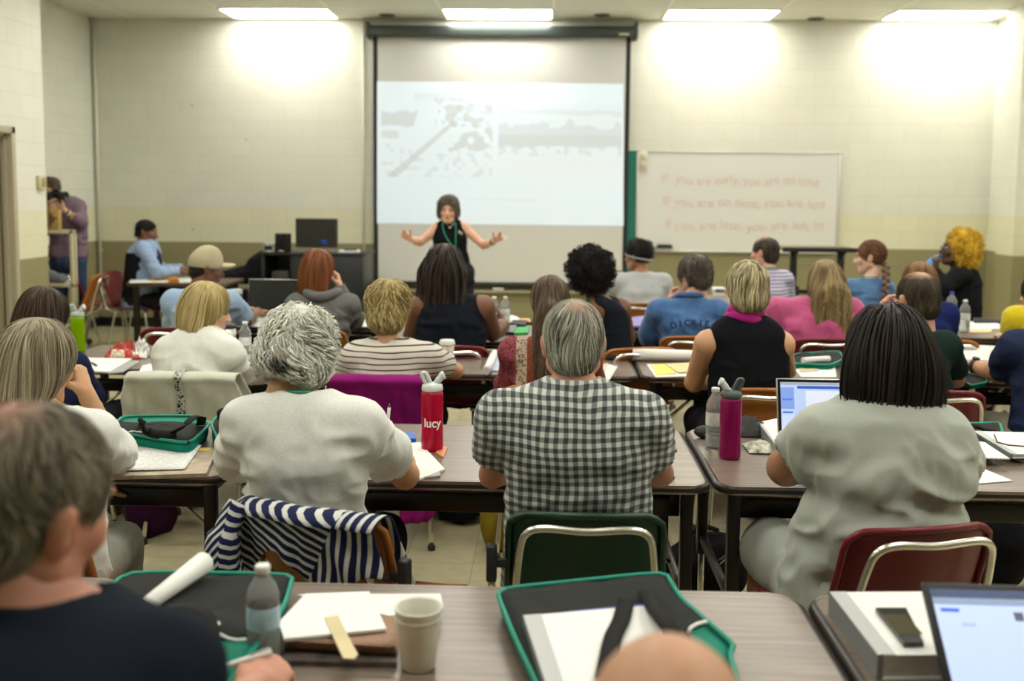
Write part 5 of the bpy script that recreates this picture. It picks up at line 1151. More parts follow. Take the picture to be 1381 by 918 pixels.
sheet('loose_paper', [(1296, 433), (1345, 434), (1352, 443), (1300, 444)], ZT, .006, PTEXT, 'white papers right of the two water bottles', 'paper'); sheet('folder', [(1305, 442), (1340, 443), (1335, 448), (1304, 448)], ZT, .004, mat('manila', (.70, .55, .28), .6), 'pale folder in front of the papers, fourth row right', 'folder'); sheet('brown_napkin', [(1277, 436), (1292, 436), (1292, 440), (1277, 440)], ZT, .012, mat('snack_brown', (.30, .10, .02), .5), 'brown wrapped snack at the foot of the blue capped bottle', 'snack')
sheet('sunglasses_case', [(1312, 428), (1352, 429), (1350, 433), (1314, 433)], ZT, .018, mat('black_nylon', (.012, .014, .014), .6), 'flat black case behind the papers, fourth row right', 'case')
e = empty('device_box', tuple(T(968, 398, ZT)), 0, 'small white device box on the fifth row table', 'box'); MB().box(-.05, .06, -.04, .04, .03, .07, .006).box(-.045, .055, -.035, .035, 0, .03).build('box_shell', mat('white_cap', (.75, .76, .74), .4), e); MB().box(-.03, .05, -.044, -.04, .035, .055).build('box_slot', mat('dark_card', (.05, .07, .07), .4), e)

# ------------------------------------------------------------------ stuff at the front of the room
FY = 10.1
def bench(x0, x1, y0, y1, z, label, top, leg, name='desk'):
    e = empty(name, ((x0+x1)/2, y0, 0), 0, label, 'desk'); w = (x1-x0)/2; d = y1-y0
    MB().box(-w, w, 0, d, z-.035, z, .006).build('desktop', top, e)
    for sx in (-1, 1):
        for y in (.04, d-.09): MB().box(sx*(w-.07)-.025, sx*(w-.07)+.025, y, y+.05, 0, z-.035, .004).build('leg', leg, e)
    MB().box(-w+.08, w-.08, d-.06, d-.04, z-.30, z-.035).build('modesty_panel', leg, e); return e
wd = mat('dark_wood_desk', (.075, .045, .030), .4, var=.2, vscale=10)
a = T(170, 381); c_ = T(262, 379); DY = a[1]
bench(W(170, 380, DY)[0], W(303, 380, DY)[0], DY, DY+.62, .74, 'dark desk with papers where the man in light blue shirt works', wd, STEEL)
sheet('envelope', [(196, 375), (228, 372), (240, 377), (206, 379)], ZT, .006, mat('orange_envelope', (.62, .30, .03), .6), 'orange envelope lying on the dark front desk', 'envelope'); sheet('loose_paper', [(176, 377), (236, 375), (238, 380), (174, 381)], ZT-.0, .003, PAPER, 'white papers along the edge of the dark front desk', 'paper'); sheet('tape_dispenser', [(228, 371), (240, 371), (240, 376), (228, 376)], ZT, .035, mat('orange_plastic', (.55, .22, .02), .4), 'small orange box on the dark front desk', 'box'); sheet('writing_pad', [(240, 374), (275, 373), (276, 379), (242, 380)], ZT, .01, PAPER2, 'white pad under the front man\'s hands', 'pad')
# table with a coat by the front wall
TY = 10.9; ta = W(292, 390, TY)[0]; tb = W(352, 390, TY)[0]
bench(ta-.25, tb, TY-.35, TY+.35, .60, 'low grey table against the front wall under the black coat', mat('grey_top', (.16, .15, .10), .5), STEEL)
p = W(338, 366, TY); e = empty('coat', (p[0], TY, .60), 0, 'black coat heaped on the low table at the front wall', 'coat')
f = Field((-.5, -.35, -.02), (.5, .35, .5), .014)
for a_, b_, r1, r2 in (((.15, 0, .08), (.22, .02, .30), .12, .09), ((-.3, -.02, .06), (.2, 0, .10), .07, .12), ((.22, 0, .30), (.30, .05, .36), .08, .05), ((-.1, .05, .08), (.1, .0, .22), .06, .10)): f.cap(a_, b_, r1, r2, .08)
f.half((0, 0, .001), (0, 0, -1)); V, Q = f.mesh(1); N = vnormals(V, Q); V = V+N*((1-np.abs(vnoise(V*13, 3))*2)*.018)[:, None]; V[:, 2] = np.maximum(V[:, 2], .001); np_mesh('coat_cloth', V, Q, None, cloth('coat_black', (.012, .012, .014)), e)
MB().tube(smooth_path([(-.36, -.05, .09), (-.40, -.06, .10), (-.42, -.06, .08)], 3), .025, 10).build('coat_cuff', PAPER, e)
# equipment desk, monitor, speakers
q0, q1 = W(352, 340, 10.4), W(489, 340, 10.4); EQ = mat('black_laminate', (.012, .013, .016), .35); ez = q0[2]
e = empty('equipment_desk', ((q0[0]+q1[0])/2, 10.4, 0), 0, 'black equipment desk at the front wall carrying the monitor', 'desk'); w_ = (q1[0]-q0[0])/2
MB().box(-w_-.02, w_+.02, -.02, .62, ez-.03, ez, .005).build('desktop', EQ, e)
xs = W(391, 340, 10.4)[0]-e.location.x
MB().box(xs, w_, .0, .6, .18, ez-.03, .004).build('cabinet_body', EQ, e); MB().box(xs+.02, (xs+w_)/2-.005, -.015, 0, .2, ez-.05, .003).build('cabinet_door', mat('black_door', (.016, .018, .022), .4), e); MB().box((xs+w_)/2+.005, w_-.02, -.015, 0, .2, ez-.05, .003).build('cabinet_door', mat('black_door', (.016, .018, .022), .4), e)
MB().box(-w_, -w_+.03, .0, .6, 0, ez-.03, .003).build('side_panel', EQ, e); MB().box(-w_+.03, xs, .45, .5, .1, ez-.03).build('modesty_panel', EQ, e)
for x in (xs+.04, w_-.04): MB().tube([(x, .1, 0), (x, .1, .18)], .018, 10).build('leg', STEEL, e)
MB().box(-w_+.1, xs-.03, .05, .5, .26, ez-.20, .004).build('computer_case', mat('pc_grey', (.03, .03, .032), .4), e)
mY = 10.55; a, c_ = W(398, 296, mY), W(456, 332, mY); mc = (a+c_)/2; e = empty('monitor', (mc[0], mY, ez+.0), R_(-4), 'flat black computer monitor seen from behind on the equipment desk', 'monitor'); w2, zc_ = (c_[0]-a[0])/2, mc[2]-ez
MB().prism([(-w2, -.0), (w2, 0), (w2*.96, -.03), (-w2*.96, -.03)], zc_-.15, zc_+.15).build('casing', mat('monitor_back', (.02, .022, .020), .35), e); MB().box(-w2, w2, 0, .012, zc_-.155, zc_+.155, .004).build('front_frame', DK, e); MB().box(-.035, .035, -.02, .02, .01, zc_-.1, .004).build('stand_neck', mat('neck_grey', (.12, .13, .13), .4), e); MB().lathe([(0, 0), (.12, 0), (.12, .008), (.03, .014), (0, .014)], n=28, sy=.75).build('stand_base', DK, e)
MB().box(.06, .12, -.034, -.03, zc_-.12, zc_-.07, .002).build('port_block', mat('blue_port', (.01, .05, .35), .4), e)
for i, px in enumerate((377, 387)):
    a = W(px, 328, 10.45); e = empty('desk_speaker', (a[0], 10.45, ez), R_(-5), ('left' if i == 0 else 'right')+' of two small black desk speakers beside the monitor', 'speaker'); MB().box(-.036, .036, -.04, .04, 0, .20, .006).build('cabinet', DK, e); MB().box(-.03, .03, -.045, -.04, .02, .185, .003).build('grille', mat('grille_cloth', (.006, .006, .006), .9, bump=1, bscale=300), e)
a = W(363, 334, 10.45); e = empty('projector_box', (a[0], 10.45, ez), R_(6), 'small silver and black box left of the desk speakers', 'box'); MB().box(-.06, .06, -.05, .05, 0, .10, .004).build('box_shell', mat('chrome_dull', (.30, .31, .28), .3, .6, var=.6, vscale=25), e); MB().box(-.04, .04, -.054, -.05, .02, .07).build('box_window', DK, e)
e = empty('cable_pile', (W(372, 342, 10.45)[0], 10.43, ez), 0, 'tangle of white cables on the edge of the equipment desk', 'cables'); MB().tube(smooth_path([(-.12, 0, .01), (-.05, -.05, .014), (0, .04, .012), (.06, -.03, .018), (.12, .02, .01), (.08, .05, .02), (-.02, .0, .03)], 8), .008, 7).build('cable', mat('cable_white', (.55, .55, .5), .5), e)
e = empty('paper_stack', (W(470, 338, 10.5)[0], 10.55, ez), R_(5), 'short stack of papers and adapters right of the monitor', 'papers'); MB().box(-.11, .11, -.09, .09, 0, .022, .003).build('sheets', PAPER2, e); MB().box(-.05, .08, -.05, .05, .022, .04, .004).build('adapter', DK, e)
e = empty('hanging_cable', (W(487, 370, 10.42)[0], 10.36, 0), 0, 'loose black cables hanging below the right end of the equipment desk', 'cables')
for k in range(4): MB().tube(smooth_path([(-.06+.03*k, 0, .60), (-.02+.02*k, -.01, .35), (-.05+.04*k, .01, .12), (-.02+.05*k, 0, .008)], 6), .006, 6).build('cable', DK, e)
# shelf unit with cardboard box beside the photographer
sy = 9.25; a = W(62, 310, sy); c_ = W(97, 310, sy); e = empty('shelf_unit', (c_[0], sy, 0), 0, 'open metal shelf unit behind the white wall end, a box on top', 'shelf'); SH = mat('shelf_cream', (.50, .46, .30), .4); SW = .62; zt_ = a[2]
for z, nm in ((zt_, 'top_shelf'), (W(80, 382, sy)[2], 'shelf'), (.35, 'shelf')): MB().box(-SW, 0, 0, .09, z-.035, z, .003).build(nm, SH, e)
for x in (-SW, -.028):
    for y in (0, .062): MB().box(x, x+.028, y, y+.028, 0, zt_, .002).build('post', SH, e)
MB().box(-.60, -.30, .085, .09, .4, zt_-.04).build('back_panel', mat('shelf_back', (.06, .05, .05), .5), e)
e = empty('cardboard_box', (W(77, 290, sy+.1)[0]-.03, sy+.02, zt_), 0, 'brown cardboard box with black marks on top of the shelf unit', 'box'); MB().box(-.16, .085, -.01, .06, 0, .19, .004).build('box_body', mat('cardboard', (.38, .24, .07), .7, var=.15), e); MB().box(-.02, -.012, -.013, -.01, .0, .19).build('box_seam', mat('cardboard_dark', (.15, .08, .02), .7), e)
for k in range(3): MB().box(.005+.026*k, .02+.026*k, -.014, -.01, .04+.03*k, .16-.02*k, .002).build('printed_mark', DK, e)
zs_ = W(80, 382, sy)[2]; e = empty('shelf_tub', (c_[0]-.22, sy+.045, zs_), 0, 'grey cloth bundle on the middle shelf of the shelf unit', 'bundle'); f = Field((-.2, -.15, -.01), (.22, .15, .2), .012); f.ell((-.05, 0, .05), (.11, .05, .07), None, .04); f.ell((.08, 0, .04), (.07, .05, .05), None, .04); f.half((0, 0, .001), (0, 0, -1)); V, Q = f.mesh(1); V = V+vnormals(V, Q)*(vnoise(V*25, 2)*.008)[:, None]; V[:, 2] = np.maximum(V[:, 2], .001); np_mesh('bundle_cloth', V, Q, None, cloth('grey_bundle', (.16, .18, .19)), e)
e = empty('paper_slip', (c_[0]-.07, sy+.04, zs_), 0, 'small white folded slip on the middle shelf edge', 'paper'); MB().box(-.04, .04, -.02, .03, 0, .03, .003).build('slip', PAPER, e)
# drafting stands in front of the wall on the right
def stand(pxl, pxr, py, Y, label, tilt=0):
    a, c_ = W(pxl, py, Y), W(pxr, py, Y); e = empty('folding_stand', ((a[0]+c_[0])/2, Y, 0), 0, label, 'stand'); w = (c_[0]-a[0])/2; z = a[2]
    MB().box(-w, w, -.02, .50, z-.035, z-.010, .004, M=None).build('top_board', mat('board_edge', (.16, .12, .06), .5), e); MB().box(-w-.01, w+.01, -.035, -.02, z-.045, z, .003).build('front_rim', DK, e)
    for sx in (-1, 1):
        x = sx*w*.62; MB().box(x-.03, x+.03, .12, .18, z-.40, z-.035, .003).build('post', DK, e); MB().box(x-.05, x+.05, .08, .22, z-.62, z-.38, .006).build('post_sleeve', DK, e); MB().box(x-.03, x+.03, .12, .18, 0, z-.6, .003).build('post', DK, e); MB().box(x-.025, x+.025, -.15, .45, 0, .035, .003).build('foot', DK, e)
        MB().tube([(x, .15, z-.12), (x-sx*.0+.0, -.01, z-.04)], .012, 8).build('strut', DK, e)
    MB().box(-w*.62, w*.62, .13, .16, z-.46, z-.42).build('cross_bar', DK, e); return e
stand(1056, 1160, 333, 9.6, 'black framed drafting stand between whiteboard and braided woman')
x_, y_ = W(150, 400, 10.2)[0], 10.25
# ================================================================== everyone in the room
def stripes_mat(name, c1, c2, per, fr, ax=2, tilt=0.0):
    def pat(nt, o):
        n = nt.nodes.new('ShaderNodeTexNoise'); n.inputs['Scale'].default_value = 4; tc = nt.nodes.new('ShaderNodeTexCoord'); nt.links.new(tc.outputs['Object'], n.inputs['Vector'])
        v = math_node(nt, 'ADD', o[ax], math_node(nt, 'MULTIPLY', n.outputs['Fac'], .035))
        if tilt: v = math_node(nt, 'ADD', v, math_node(nt, 'MULTIPLY', o[0], tilt))
        return mixc(nt, math_node(nt, 'LESS_THAN', frac(nt, v, per), fr), c1, c2)
    return cloth(name, c1, pattern=pat)
def gingham(nt, o):
    P = .0255; n = nt.nodes.new('ShaderNodeTexNoise'); n.inputs['Scale'].default_value = 5; tc = nt.nodes.new('ShaderNodeTexCoord'); nt.links.new(tc.outputs['Object'], n.inputs['Vector'])
    wv = math_node(nt, 'MULTIPLY_ADD', n.outputs['Fac'], .04, -.02)
    a = math_node(nt, 'LESS_THAN', frac(nt, math_node(nt, 'ADD', o[0], wv), P), .5); b = math_node(nt, 'LESS_THAN', frac(nt, math_node(nt, 'ADD', o[2], wv), P), .5)
    s = math_node(nt, 'ADD', a, b); r = nt.nodes.new('ShaderNodeValToRGB'); r.color_ramp.interpolation = 'CONSTANT'
    nt.links.new(math_node(nt, 'MULTIPLY', s, .5), r.inputs['Fac']); e = r.color_ramp.elements; e[0].color = (.60, .63, .58, 1); e[0].position = 0; e[1].position = .4; e[1].color = (.21, .23, .22, 1); k = e.new(.9); k.color = (.045, .05, .055, 1)
    return r.outputs['Color']
def denim(name, c):
    def pat(nt, o):
        n = nt.nodes.new('ShaderNodeTexNoise'); n.inputs['Scale'].default_value = 16; n.inputs['Detail'].default_value = 6; tc = nt.nodes.new('ShaderNodeTexCoord'); nt.links.new(tc.outputs['Object'], n.inputs['Vector'])
        return mixc(nt, n.outputs['Fac'], tuple(x*.55 for x in c), tuple(min(1, x*1.5) for x in c))
    return cloth(name, c, pattern=pat)

def short_hair(c1, c2, th=.010, n=900, **k):
    d = dict(hull=short_hull(th), c1=c1, c2=c2, n=n, steps=6, step=.0085, w=.0014, crown=(0, -.055, .12), wg=.45, off=.004); d.update(k); return d
def long_hair(c1, c2, ln=.20, wid=.085, back=.055, n=900, top=.011, **k):
    """straight hair: crown plus a fall down the back to -ln"""
    hull = [('e', (0, -.016, .032), (.076+top, .097+top, .090+top)), ('e', (0, -.045, -.03), (wid, .072+top, .10), None, .03), ('e', (0, -back, -ln*.62), (wid, .046, ln*.42), None, .05),
            ('-e', (0, .115, -.03), (.068, .078, .105)), ('-e', (0, .03, -.16), (.055, .055, .10)), ('h', (0, 0, -ln), (0, 0, -1))]
    if back > .1: hull.insert(3, ('e', (0, -(back+.045)/2-.012, -ln*.32), (wid, .055, ln*.36), (0, -20, 0), .06))
    d = dict(hull=hull, c1=c1, c2=c2, n=n, steps=16, step=max(.012, (ln+.12)/15), w=.0022, crown=(0, -.02, .13), wc=.8, wg=.9, wn=.25, off=.006, lo=(-.17, -.18, -ln-.03), hi=(.17, .14, .16)); d.update(k); return d
def curly_hair(c1, c2, hull, curl=.006, n=1100, **k):
    d = dict(hull=hull, c1=c1, c2=c2, n=n, steps=9, step=.008, w=.0020, curl=curl, freq=1.3, wn=1.1, wg=.4, noise=(.006, 38), off=.008, crown=(0, -.05, .12)); d.update(k); return d

YA, YB_, YC, YD = R2Y-.26, R3Y-.27, R4Y-.27, R5Y-.30
WHT = cloth('white_tee', (.76, .78, .73), .35, 200); BLK = cloth('black_knit', (.006, .007, .009), .2); 
P = {}
# ---- second row
P['gingham'] = person('older grey haired man in a black and white gingham shirt, on the green chair', YA, 650, 894, 540, rows=[
    (508, 742, 808, .058, .035), (520, 712, 838, .078, .03), (536, 684, 866, .095, .02), (560, 676, 874, .11, .01), (600, 674, 878, .118, 0), (650, 683, 874, .112, .01), (700, 682, 878, .110, .02), (760, 680, 886, .110, .02)],
    head=(773, 465), hY=YA+.08, hs=1.03, hrot=(0, 10, 0), jaw=1.1, skin=(.58, .29, .21), shirt_mat=cloth('gingham_shirt', (.5, .5, .5), pattern=gingham), neck=.066, hair=short_hair((.10, .10, .075), (.66, .65, .55), .008, 2100, step=.010, w=.0013, seed=4, wn=.6, dark=((.42, .30, .22), (.01, -.07, .10), (.05, .05, .035))),
    arms=(dict(e=(664, 640, YA+.16), w=(738, 625, YA+.42), hand=True, sl=.50), dict(e=(890, 638, YA+.16), w=(822, 622, YA+.42), hand=True, sl=.50)), lan='green', wr=.007, trousers='khaki', shr=.060)
P['white_hair'] = person('woman with curly white hair in a white T-shirt writing at the second row', YA-.04, 308, 512, 548, rows=[
    (524, 378, 440, .055, .04), (534, 350, 466, .078, .03), (550, 333, 486, .092, .02), (575, 328, 497, .105, .01), (620, 331, 494, .112, 0), (660, 334, 488, .105, .02), (720, 332, 490, .10, .03)],
    head=(404, 478), hY=YA+.06, hs=1.0, hrot=(-14, 24, 6), skin=TANNED, fem=True, shirt_mat=WHT, neck=.070, wr=.010,
    arms=(dict(e=(322, 628, YA+.14), w=(380, 620, YA+.38), hand=True, sl=.78), dict(e=(546, 640, YA+.22), w=(531, 604, YA+.46), hand=True, sl=.62, d=(-.05, .8, -.25), n=(-.6, .1, -.75), t=(-.9, .2, .3), curl=(.65, .8, .95, 1.0), thumb=(.75, .55, .5), r=(.050, .044, .026))), lan='green',
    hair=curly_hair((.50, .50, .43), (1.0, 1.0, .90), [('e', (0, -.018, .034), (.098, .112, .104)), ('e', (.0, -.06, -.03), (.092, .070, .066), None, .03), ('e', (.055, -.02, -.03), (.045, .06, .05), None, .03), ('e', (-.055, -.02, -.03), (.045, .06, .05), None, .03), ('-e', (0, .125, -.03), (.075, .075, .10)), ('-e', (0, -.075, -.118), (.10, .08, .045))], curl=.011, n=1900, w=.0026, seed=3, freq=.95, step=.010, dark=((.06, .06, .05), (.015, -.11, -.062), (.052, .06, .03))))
GD = cloth('grey_dress_knit', (.42, .455, .40), .35, 420)
P['grey_dress'] = person('woman with shoulder-length black hair in a pale grey knit dress, on the red chair', YA-.03, 1084, 1296, 566, bulk=1.3, rows=[
    (524, 1158, 1228, .07, .04), (538, 1130, 1256, .095, .03), (560, 1112, 1276, .12, .01), (600, 1104, 1296, .14, 0), (640, 1096, 1306, .15, -.01), (668, 1104, 1294, .135, -.01), (690, 1084, 1298, .150, -.01), (730, 1070, 1298, .145, .0), (770, 1056, 1306, .14, .015)],
    head=(1196, 480), hY=YA+.05, hs=1.04, hrot=(0, 10, 0), skin=MID, fem=True, shirt_mat=GD, neck=.078, wr=.012, ar=1.28, sleeve='short', skirt=True, trousers='skirt', neckline=.0,
    arms=(dict(e=(1060, 630, YA+.13), w=(1110, 622, YA+.40), hand=True, sl=.40, r=(.046, .043, .028)), dict(e=(1290, 640, YA+.22), w=(1230, 622, YA+.42), hand=True, sl=.6, r=(.046, .040, .028))), shr=.072,
    legs=[[(.82, YA-.02, .52), (.72, YA+.36, .52), (.74, YA+.34, .10)], [(1.02, YA, .52), (1.05, YA+.42, .52), (1.05, YA+.40, .1)]],
    hair=long_hair((.005, .004, .004), (.030, .021, .016), ln=.175, wid=.118, back=.045, n=1700, top=.020, w=.0026, seed=9, off=.010))
P['long_grey'] = person('woman with long straight ash-blond hair resting her chin on her hand, left edge', YA-.02, -20, 148, 562, head=(52, 492), hY=YA+.05, hs=1.02, hrot=(-20, 10, 4), skin=TANNED, fem=True, shirt_mat=WHT, wr=.008, trousers='sage', bulk=1.0,
    arms=(None, dict(e=(160, 620, YA+.24), w=(117, 532, YA+.20), hand=True, sl=.72, d=(-.30, .05, 1), n=(-1, .1, 0), t=(0, -.2, .5), curl=(.9, 1.0, 1.1, 1.2), r=(.046, .038, .026))),
    legs=[[(-1.52, YA-.05, .52), (-1.60, YA+.38, .53), (-1.60, YA+.36, .1)], [(-1.34, YA-.08, .52), (-1.345, YA+.28, .51), (-1.34, YA+.28, .10)]],
    hair=long_hair((.17, .14, .085), (.47, .42, .29), ln=.30, wid=.100, back=.10, n=1500, top=.014, w=.0024, seed=11))
# ---- third row
P['blonde'] = person('blonde woman in a white three-quarter sleeve shirt looking right, third row', YB_, 212, 322, 462, rows=[
    (438, 250, 286, .055, .03), (447, 234, 304, .075, .02), (462, 222, 314, .095, .01), (490, 214, 308, .11, 0), (520, 208, 304, .115, -.02), (560, 206, 304, .12, -.03)], head=(280, 418), hY=YB_+.08, hs=1.02, hrot=(-60, 14, 0), skin=PALE, fem=True, shirt_mat=cloth('white_blouse', (.76, .77, .71), .3), sleeve='34', wr=.009, neck=.060, neckline=-.012,
    arms=(None, dict(e=(338, 500, YB_+.22), w=(368, 508, YB_+.40), hand=True, r=(.046, .040, .026))), trousers='khaki',
    hair=long_hair((.30, .22, .07), (.78, .64, .32), ln=.150, wid=.092, back=.045, n=900, top=.012, seed=5, side=(-.15, -.1, 0)))
P['striped'] = person('woman with short golden hair in a cream and black striped T-shirt, third row', YB_, 466, 592, 468, rows=[
    (455, 502, 548, .06, .03), (462, 484, 568, .08, .02), (472, 474, 582, .10, .01), (500, 474, 575, .11, 0), (530, 476, 572, .115, -.02), (560, 476, 572, .12, -.03)], head=(524, 418), hY=YB_+.07, hs=1.02, hrot=(0, 16, 0), skin=TANNED, fem=True, shirt_mat=stripes_mat('stripe_tee', (.62, .58, .50), (.05, .045, .045), .0262, .24), wr=.006, neck=.065,
    arms=(dict(e=(468, 500, YB_+.12), w=(500, 498, YB_+.38), hand=True, sl=.7), dict(e=(614, 500, YB_+.20), w=(572, 498, YB_+.44), hand=True, sl=.50)),
    hair=curly_hair((.20, .14, .045), (.62, .50, .22), [('e', (0, -.018, .036), (.104, .112, .104)), ('e', (0, -.062, -.048), (.084, .062, .070), None, .03), ('-e', (0, .125, -.03), (.08, .08, .11)), ('h', (0, -.05, -.112), (0, .2, -1))], curl=.004, n=1100, noise=(.009, 24), w=.0026, step=.012, seed=6, wn=.5))
def shawl(nt, o):
    tc = nt.nodes.new('ShaderNodeTexCoord'); v = nt.nodes.new('ShaderNodeTexVoronoi'); v.inputs['Scale'].default_value = 75; nt.links.new(tc.outputs['Object'], v.inputs['Vector'])
    x = o[0]; d = math_node(nt, 'GREATER_THAN', v.outputs['Distance'], .38)
    c = mixc(nt, d, (.14, .01, .03), (.24, .06, .07)); lac = mixc(nt, d, (.10, .11, .09), (.50, .36, .26)); ora = mixc(nt, d, (.30, .07, .02), (.20, .05, .03))
    c = mixc(nt, math_node(nt, 'GREATER_THAN', x, -.155), c, lac); return mixc(nt, math_node(nt, 'GREATER_THAN', x, -.105), c, ora)
P['shawl'] = person('long brown haired woman in a maroon patterned knit shawl, ahead of gingham man', YB_+.0, 678, 806, 462, bulk=.98, head=(742, 408), hY=YB_+.08, hs=1.0, hrot=(0, 8, 0), skin=PALE, fem=True, shirt_mat=cloth('patterned_shawl', (.2, .05, .04), pattern=shawl, wave=.5), sleeve='long', wr=.012,
    hair=long_hair((.055, .035, .022), (.16, .11, .07), ln=.42, wid=.070, back=.15, n=1000, top=.010, seed=7), shr=.064)
P['pink_scarf'] = person('woman with short blond highlighted hair, black sleeveless top and magenta scarf, third row', YB_, 938, 1072, 450, rows=[
    (424, 982, 1032, .06, .03), (434, 964, 1050, .08, .02), (450, 957, 1058, .10, .01), (480, 958, 1062, .112, 0), (515, 957, 1062, .12, -.02), (560, 956, 1064, .125, -.03)], head=(1007, 391), hY=YB_+.05, hs=1.04, hrot=(4, 6, 0), skin=TANNED, fem=True, shirt_mat=BLK, sleeve='none', wr=.005, neck=.062, trousers='dark',
    arms=(dict(e=(936, 516, YB_+.16), w=(975, 506, YB_+.42), hand=True, r=(.058, .046, .028)), dict(e=(1062, 500, YB_+.22), w=(1035, 505, YB_+.44), hand=True)), lan='green',
    hair=short_hair((.13, .10, .055), (.78, .70, .42), .016, 1200, hull=[('e', (0, -.018, .034), (.090, .108, .100)), ('e', (0, -.055, -.035), (.082, .062, .068), None, .03), ('-e', (0, .125, -.02), (.078, .07, .09)), ('h', (0, -.05, -.088), (0, .25, -1))], steps=8, step=.010, w=.0022, wn=.4, noise=(.004, 30), seed=8))
P['balding_green'] = person('balding man in a dark green polo shirt seated behind the black haired woman', YB_+.02, 1172, 1292, 452, head=(1236, 405), hY=YB_+.08, hs=1.06, hrot=(18, 6, 0), skin=(.58, .31, .22), shirt_mat=cloth('green_polo', (.012, .026, .024)), wr=.006, bulk=1.05,
    arms=(dict(e=(1165, 500, YB_+.22), w=(1188, 432, YB_+.26), hand=True, d=(.1, .05, 1), n=(1, 0, 0), t=(0, -.5, .2), curl=(.5, .6, .7, .8)), dict(e=(1290, 512, YB_+.16), w=(1262, 500, YB_+.44), hand=True)),
    hair=short_hair((.022, .016, .010), (.10, .075, .045), .005, 1200, dark=((.42, .24, .16), (0, -.02, .115), (.070, .085, .05)), seed=50))
P['navy_arm'] = person('person in a navy T-shirt with a black watch, mostly outside the right edge', YB_, 1356, 1490, 452, head=(1425, 395), hY=YB_+.08, skin=TANNED, shirt_mat=cloth('navy_tee', (.022, .032, .075)), wr=.007, trousers='khaki', bulk=1.1, ar=1.1,
    arms=(dict(e=(1350, 505, YB_+.20), w=(1311, 492, YB_+.34), hand=True, sl=.72, d=(-.6, .5, -.05), curl=(.5, .6, .7, .8), t=(0, 1, 0)), None), hair=short_hair((.02, .015, .01), (.06, .04, .03)))
P['dark_left'] = person('person with dark brown hair and navy shirt behind the ash-blond woman', YB_-.1, 10, 114, 480, head=(60, 428), hY=YB_-.02, hs=1.04, hrot=(-10, 14, 0), skin=MID, fem=True, shirt_mat=cloth('navy_plain', (.012, .016, .05)), wr=.006,
    hair=long_hair((.018, .011, .006), (.085, .055, .030), ln=.13, wid=.100, back=.04, n=900, top=.018, seed=13))
# ---- fourth row
YL = R4Yl-.28; YR = R4Yr-.28
P['cap'] = person('man in a khaki baseball cap and light blue T-shirt holding a pencil, fourth row left', YL, 222, 320, 395, head=(279, 362), hY=YL+.12, hs=1.0, hrot=(-62, 12, 0), skin=DARK, shirt_mat=cloth('light_blue_tee', (.30, .42, .60), .3), wr=.009, bulk=1.05,
    arms=(None, dict(e=(332, 432, YL+.14), w=(345, 424, YL+.42), hand=True, sl=.75, d=(.1, .7, .15), n=(-.5, .2, -.8), t=(-1, 0, .2), curl=(.9, 1, 1.1, 1.2), r=(.048, .042, .027))), hair=short_hair((.01, .008, .006), (.03, .022, .018), .003, 200))
p_ = P['cap']; f = Field((-.13, -.14, -.03), (.13, .24, .16), .005); f.ell((0, -.012, .030), (.090, .110, .104), None, .02); f.ell((0, -.0, .10), (.045, .06, .045), None, .05); f.half((0, 0, .006), (0, .10, -1)); V, Q = f.mesh(1); V = (V*p_['hs']) @ p_['Rm'].T+p_['hc']; CAPM = cloth('khaki_cap', (.42, .38, .24), .3)
np_mesh('cap_crown', place(V, p_['base']), Q, None, CAPM, p_['root'])
f = Field((-.13, .0, -.03), (.13, .24, .16), .004); f.ell((0, .105, .030), (.068, .070, .009), None, .01); V, Q = f.mesh(1); V[:, 2] += .018+.15*(V[:, 1]-.1)-3.5*V[:, 0]**2; V = (V*p_['hs']) @ p_['Rm'].T+p_['hc']; np_mesh('cap_bill', place(V, p_['base']), Q, None, CAPM, p_['root'])
P['hoodie'] = person('red haired woman in a grey hooded sweatshirt by the equipment desk', YL+.02, 388, 482, 400, head=(430, 364), hY=YL+.10, hs=1.02, hrot=(-18, 8, 0), skin=PALE, fem=True, shirt_mat=cloth('grey_hoodie', (.135, .14, .135), .5), sleeve='long', wr=.012, bulk=1.05,
    arms=(dict(e=(388, 440, YL+.14), w=(420, 430, YL+.4), hand=True), dict(e=(478, 432, YL+.24), w=(458, 388, YL+.22), hand=True, d=(-.15, .1, 1), n=(-1, 0, 0), t=(0, -.5, 0), curl=(.7, .8, .9, 1.0))),
    hair=long_hair((.10, .025, .008), (.36, .13, .045), ln=.22, wid=.098, back=.06, n=800, top=.014, seed=15, side=(-.12, 0, 0)))
p_ = P['hoodie']; MB().tube(smooth_path([tuple(p_['nb']-p_['base']+np.array(q)) for q in ((-.10, .05, .0), (-.095, -.03, .02), (-.04, -.085, .0), (.04, -.085, .0), (.095, -.03, .02), (.10, .05, .0))], 5), .032, 12).build('hood', _M['grey_hoodie'], p_['root'])
def locks(c1, c2, n, ln, wid, seed=1, **k): return long_hair(c1, c2, ln=ln, wid=wid, n=n, w=.0050, top=.016, seed=seed, off=.014, wn=.5, steps=18, curl=.002, freq=1.0, **k)
P['locks'] = person('woman with long dark locks and a black sleeveless top, in front of the presenter', YC, 555, 664, 402, bulk=1.25, head=(600, 362), hY=YC+.06, hs=1.06, hrot=(-8, 6, 0), skin=DARK, fem=True, shirt_mat=cloth('black_top', (.008, .010, .016)), sleeve='none', ar=1.35, wr=.010, shr=.066,
    arms=(dict(e=(556, 452, YC+.14), w=(590, 440, YC+.4), hand=True), dict(e=(664, 448, YC+.16), w=(680, 437, YC+.42), hand=True, d=(.0, .8, .2), n=(-1, 0, -.3), curl=(.6, .7, .8, .9))),
    hair=locks((.010, .007, .006), (.05, .032, .024), 600, .27, .125, 17))
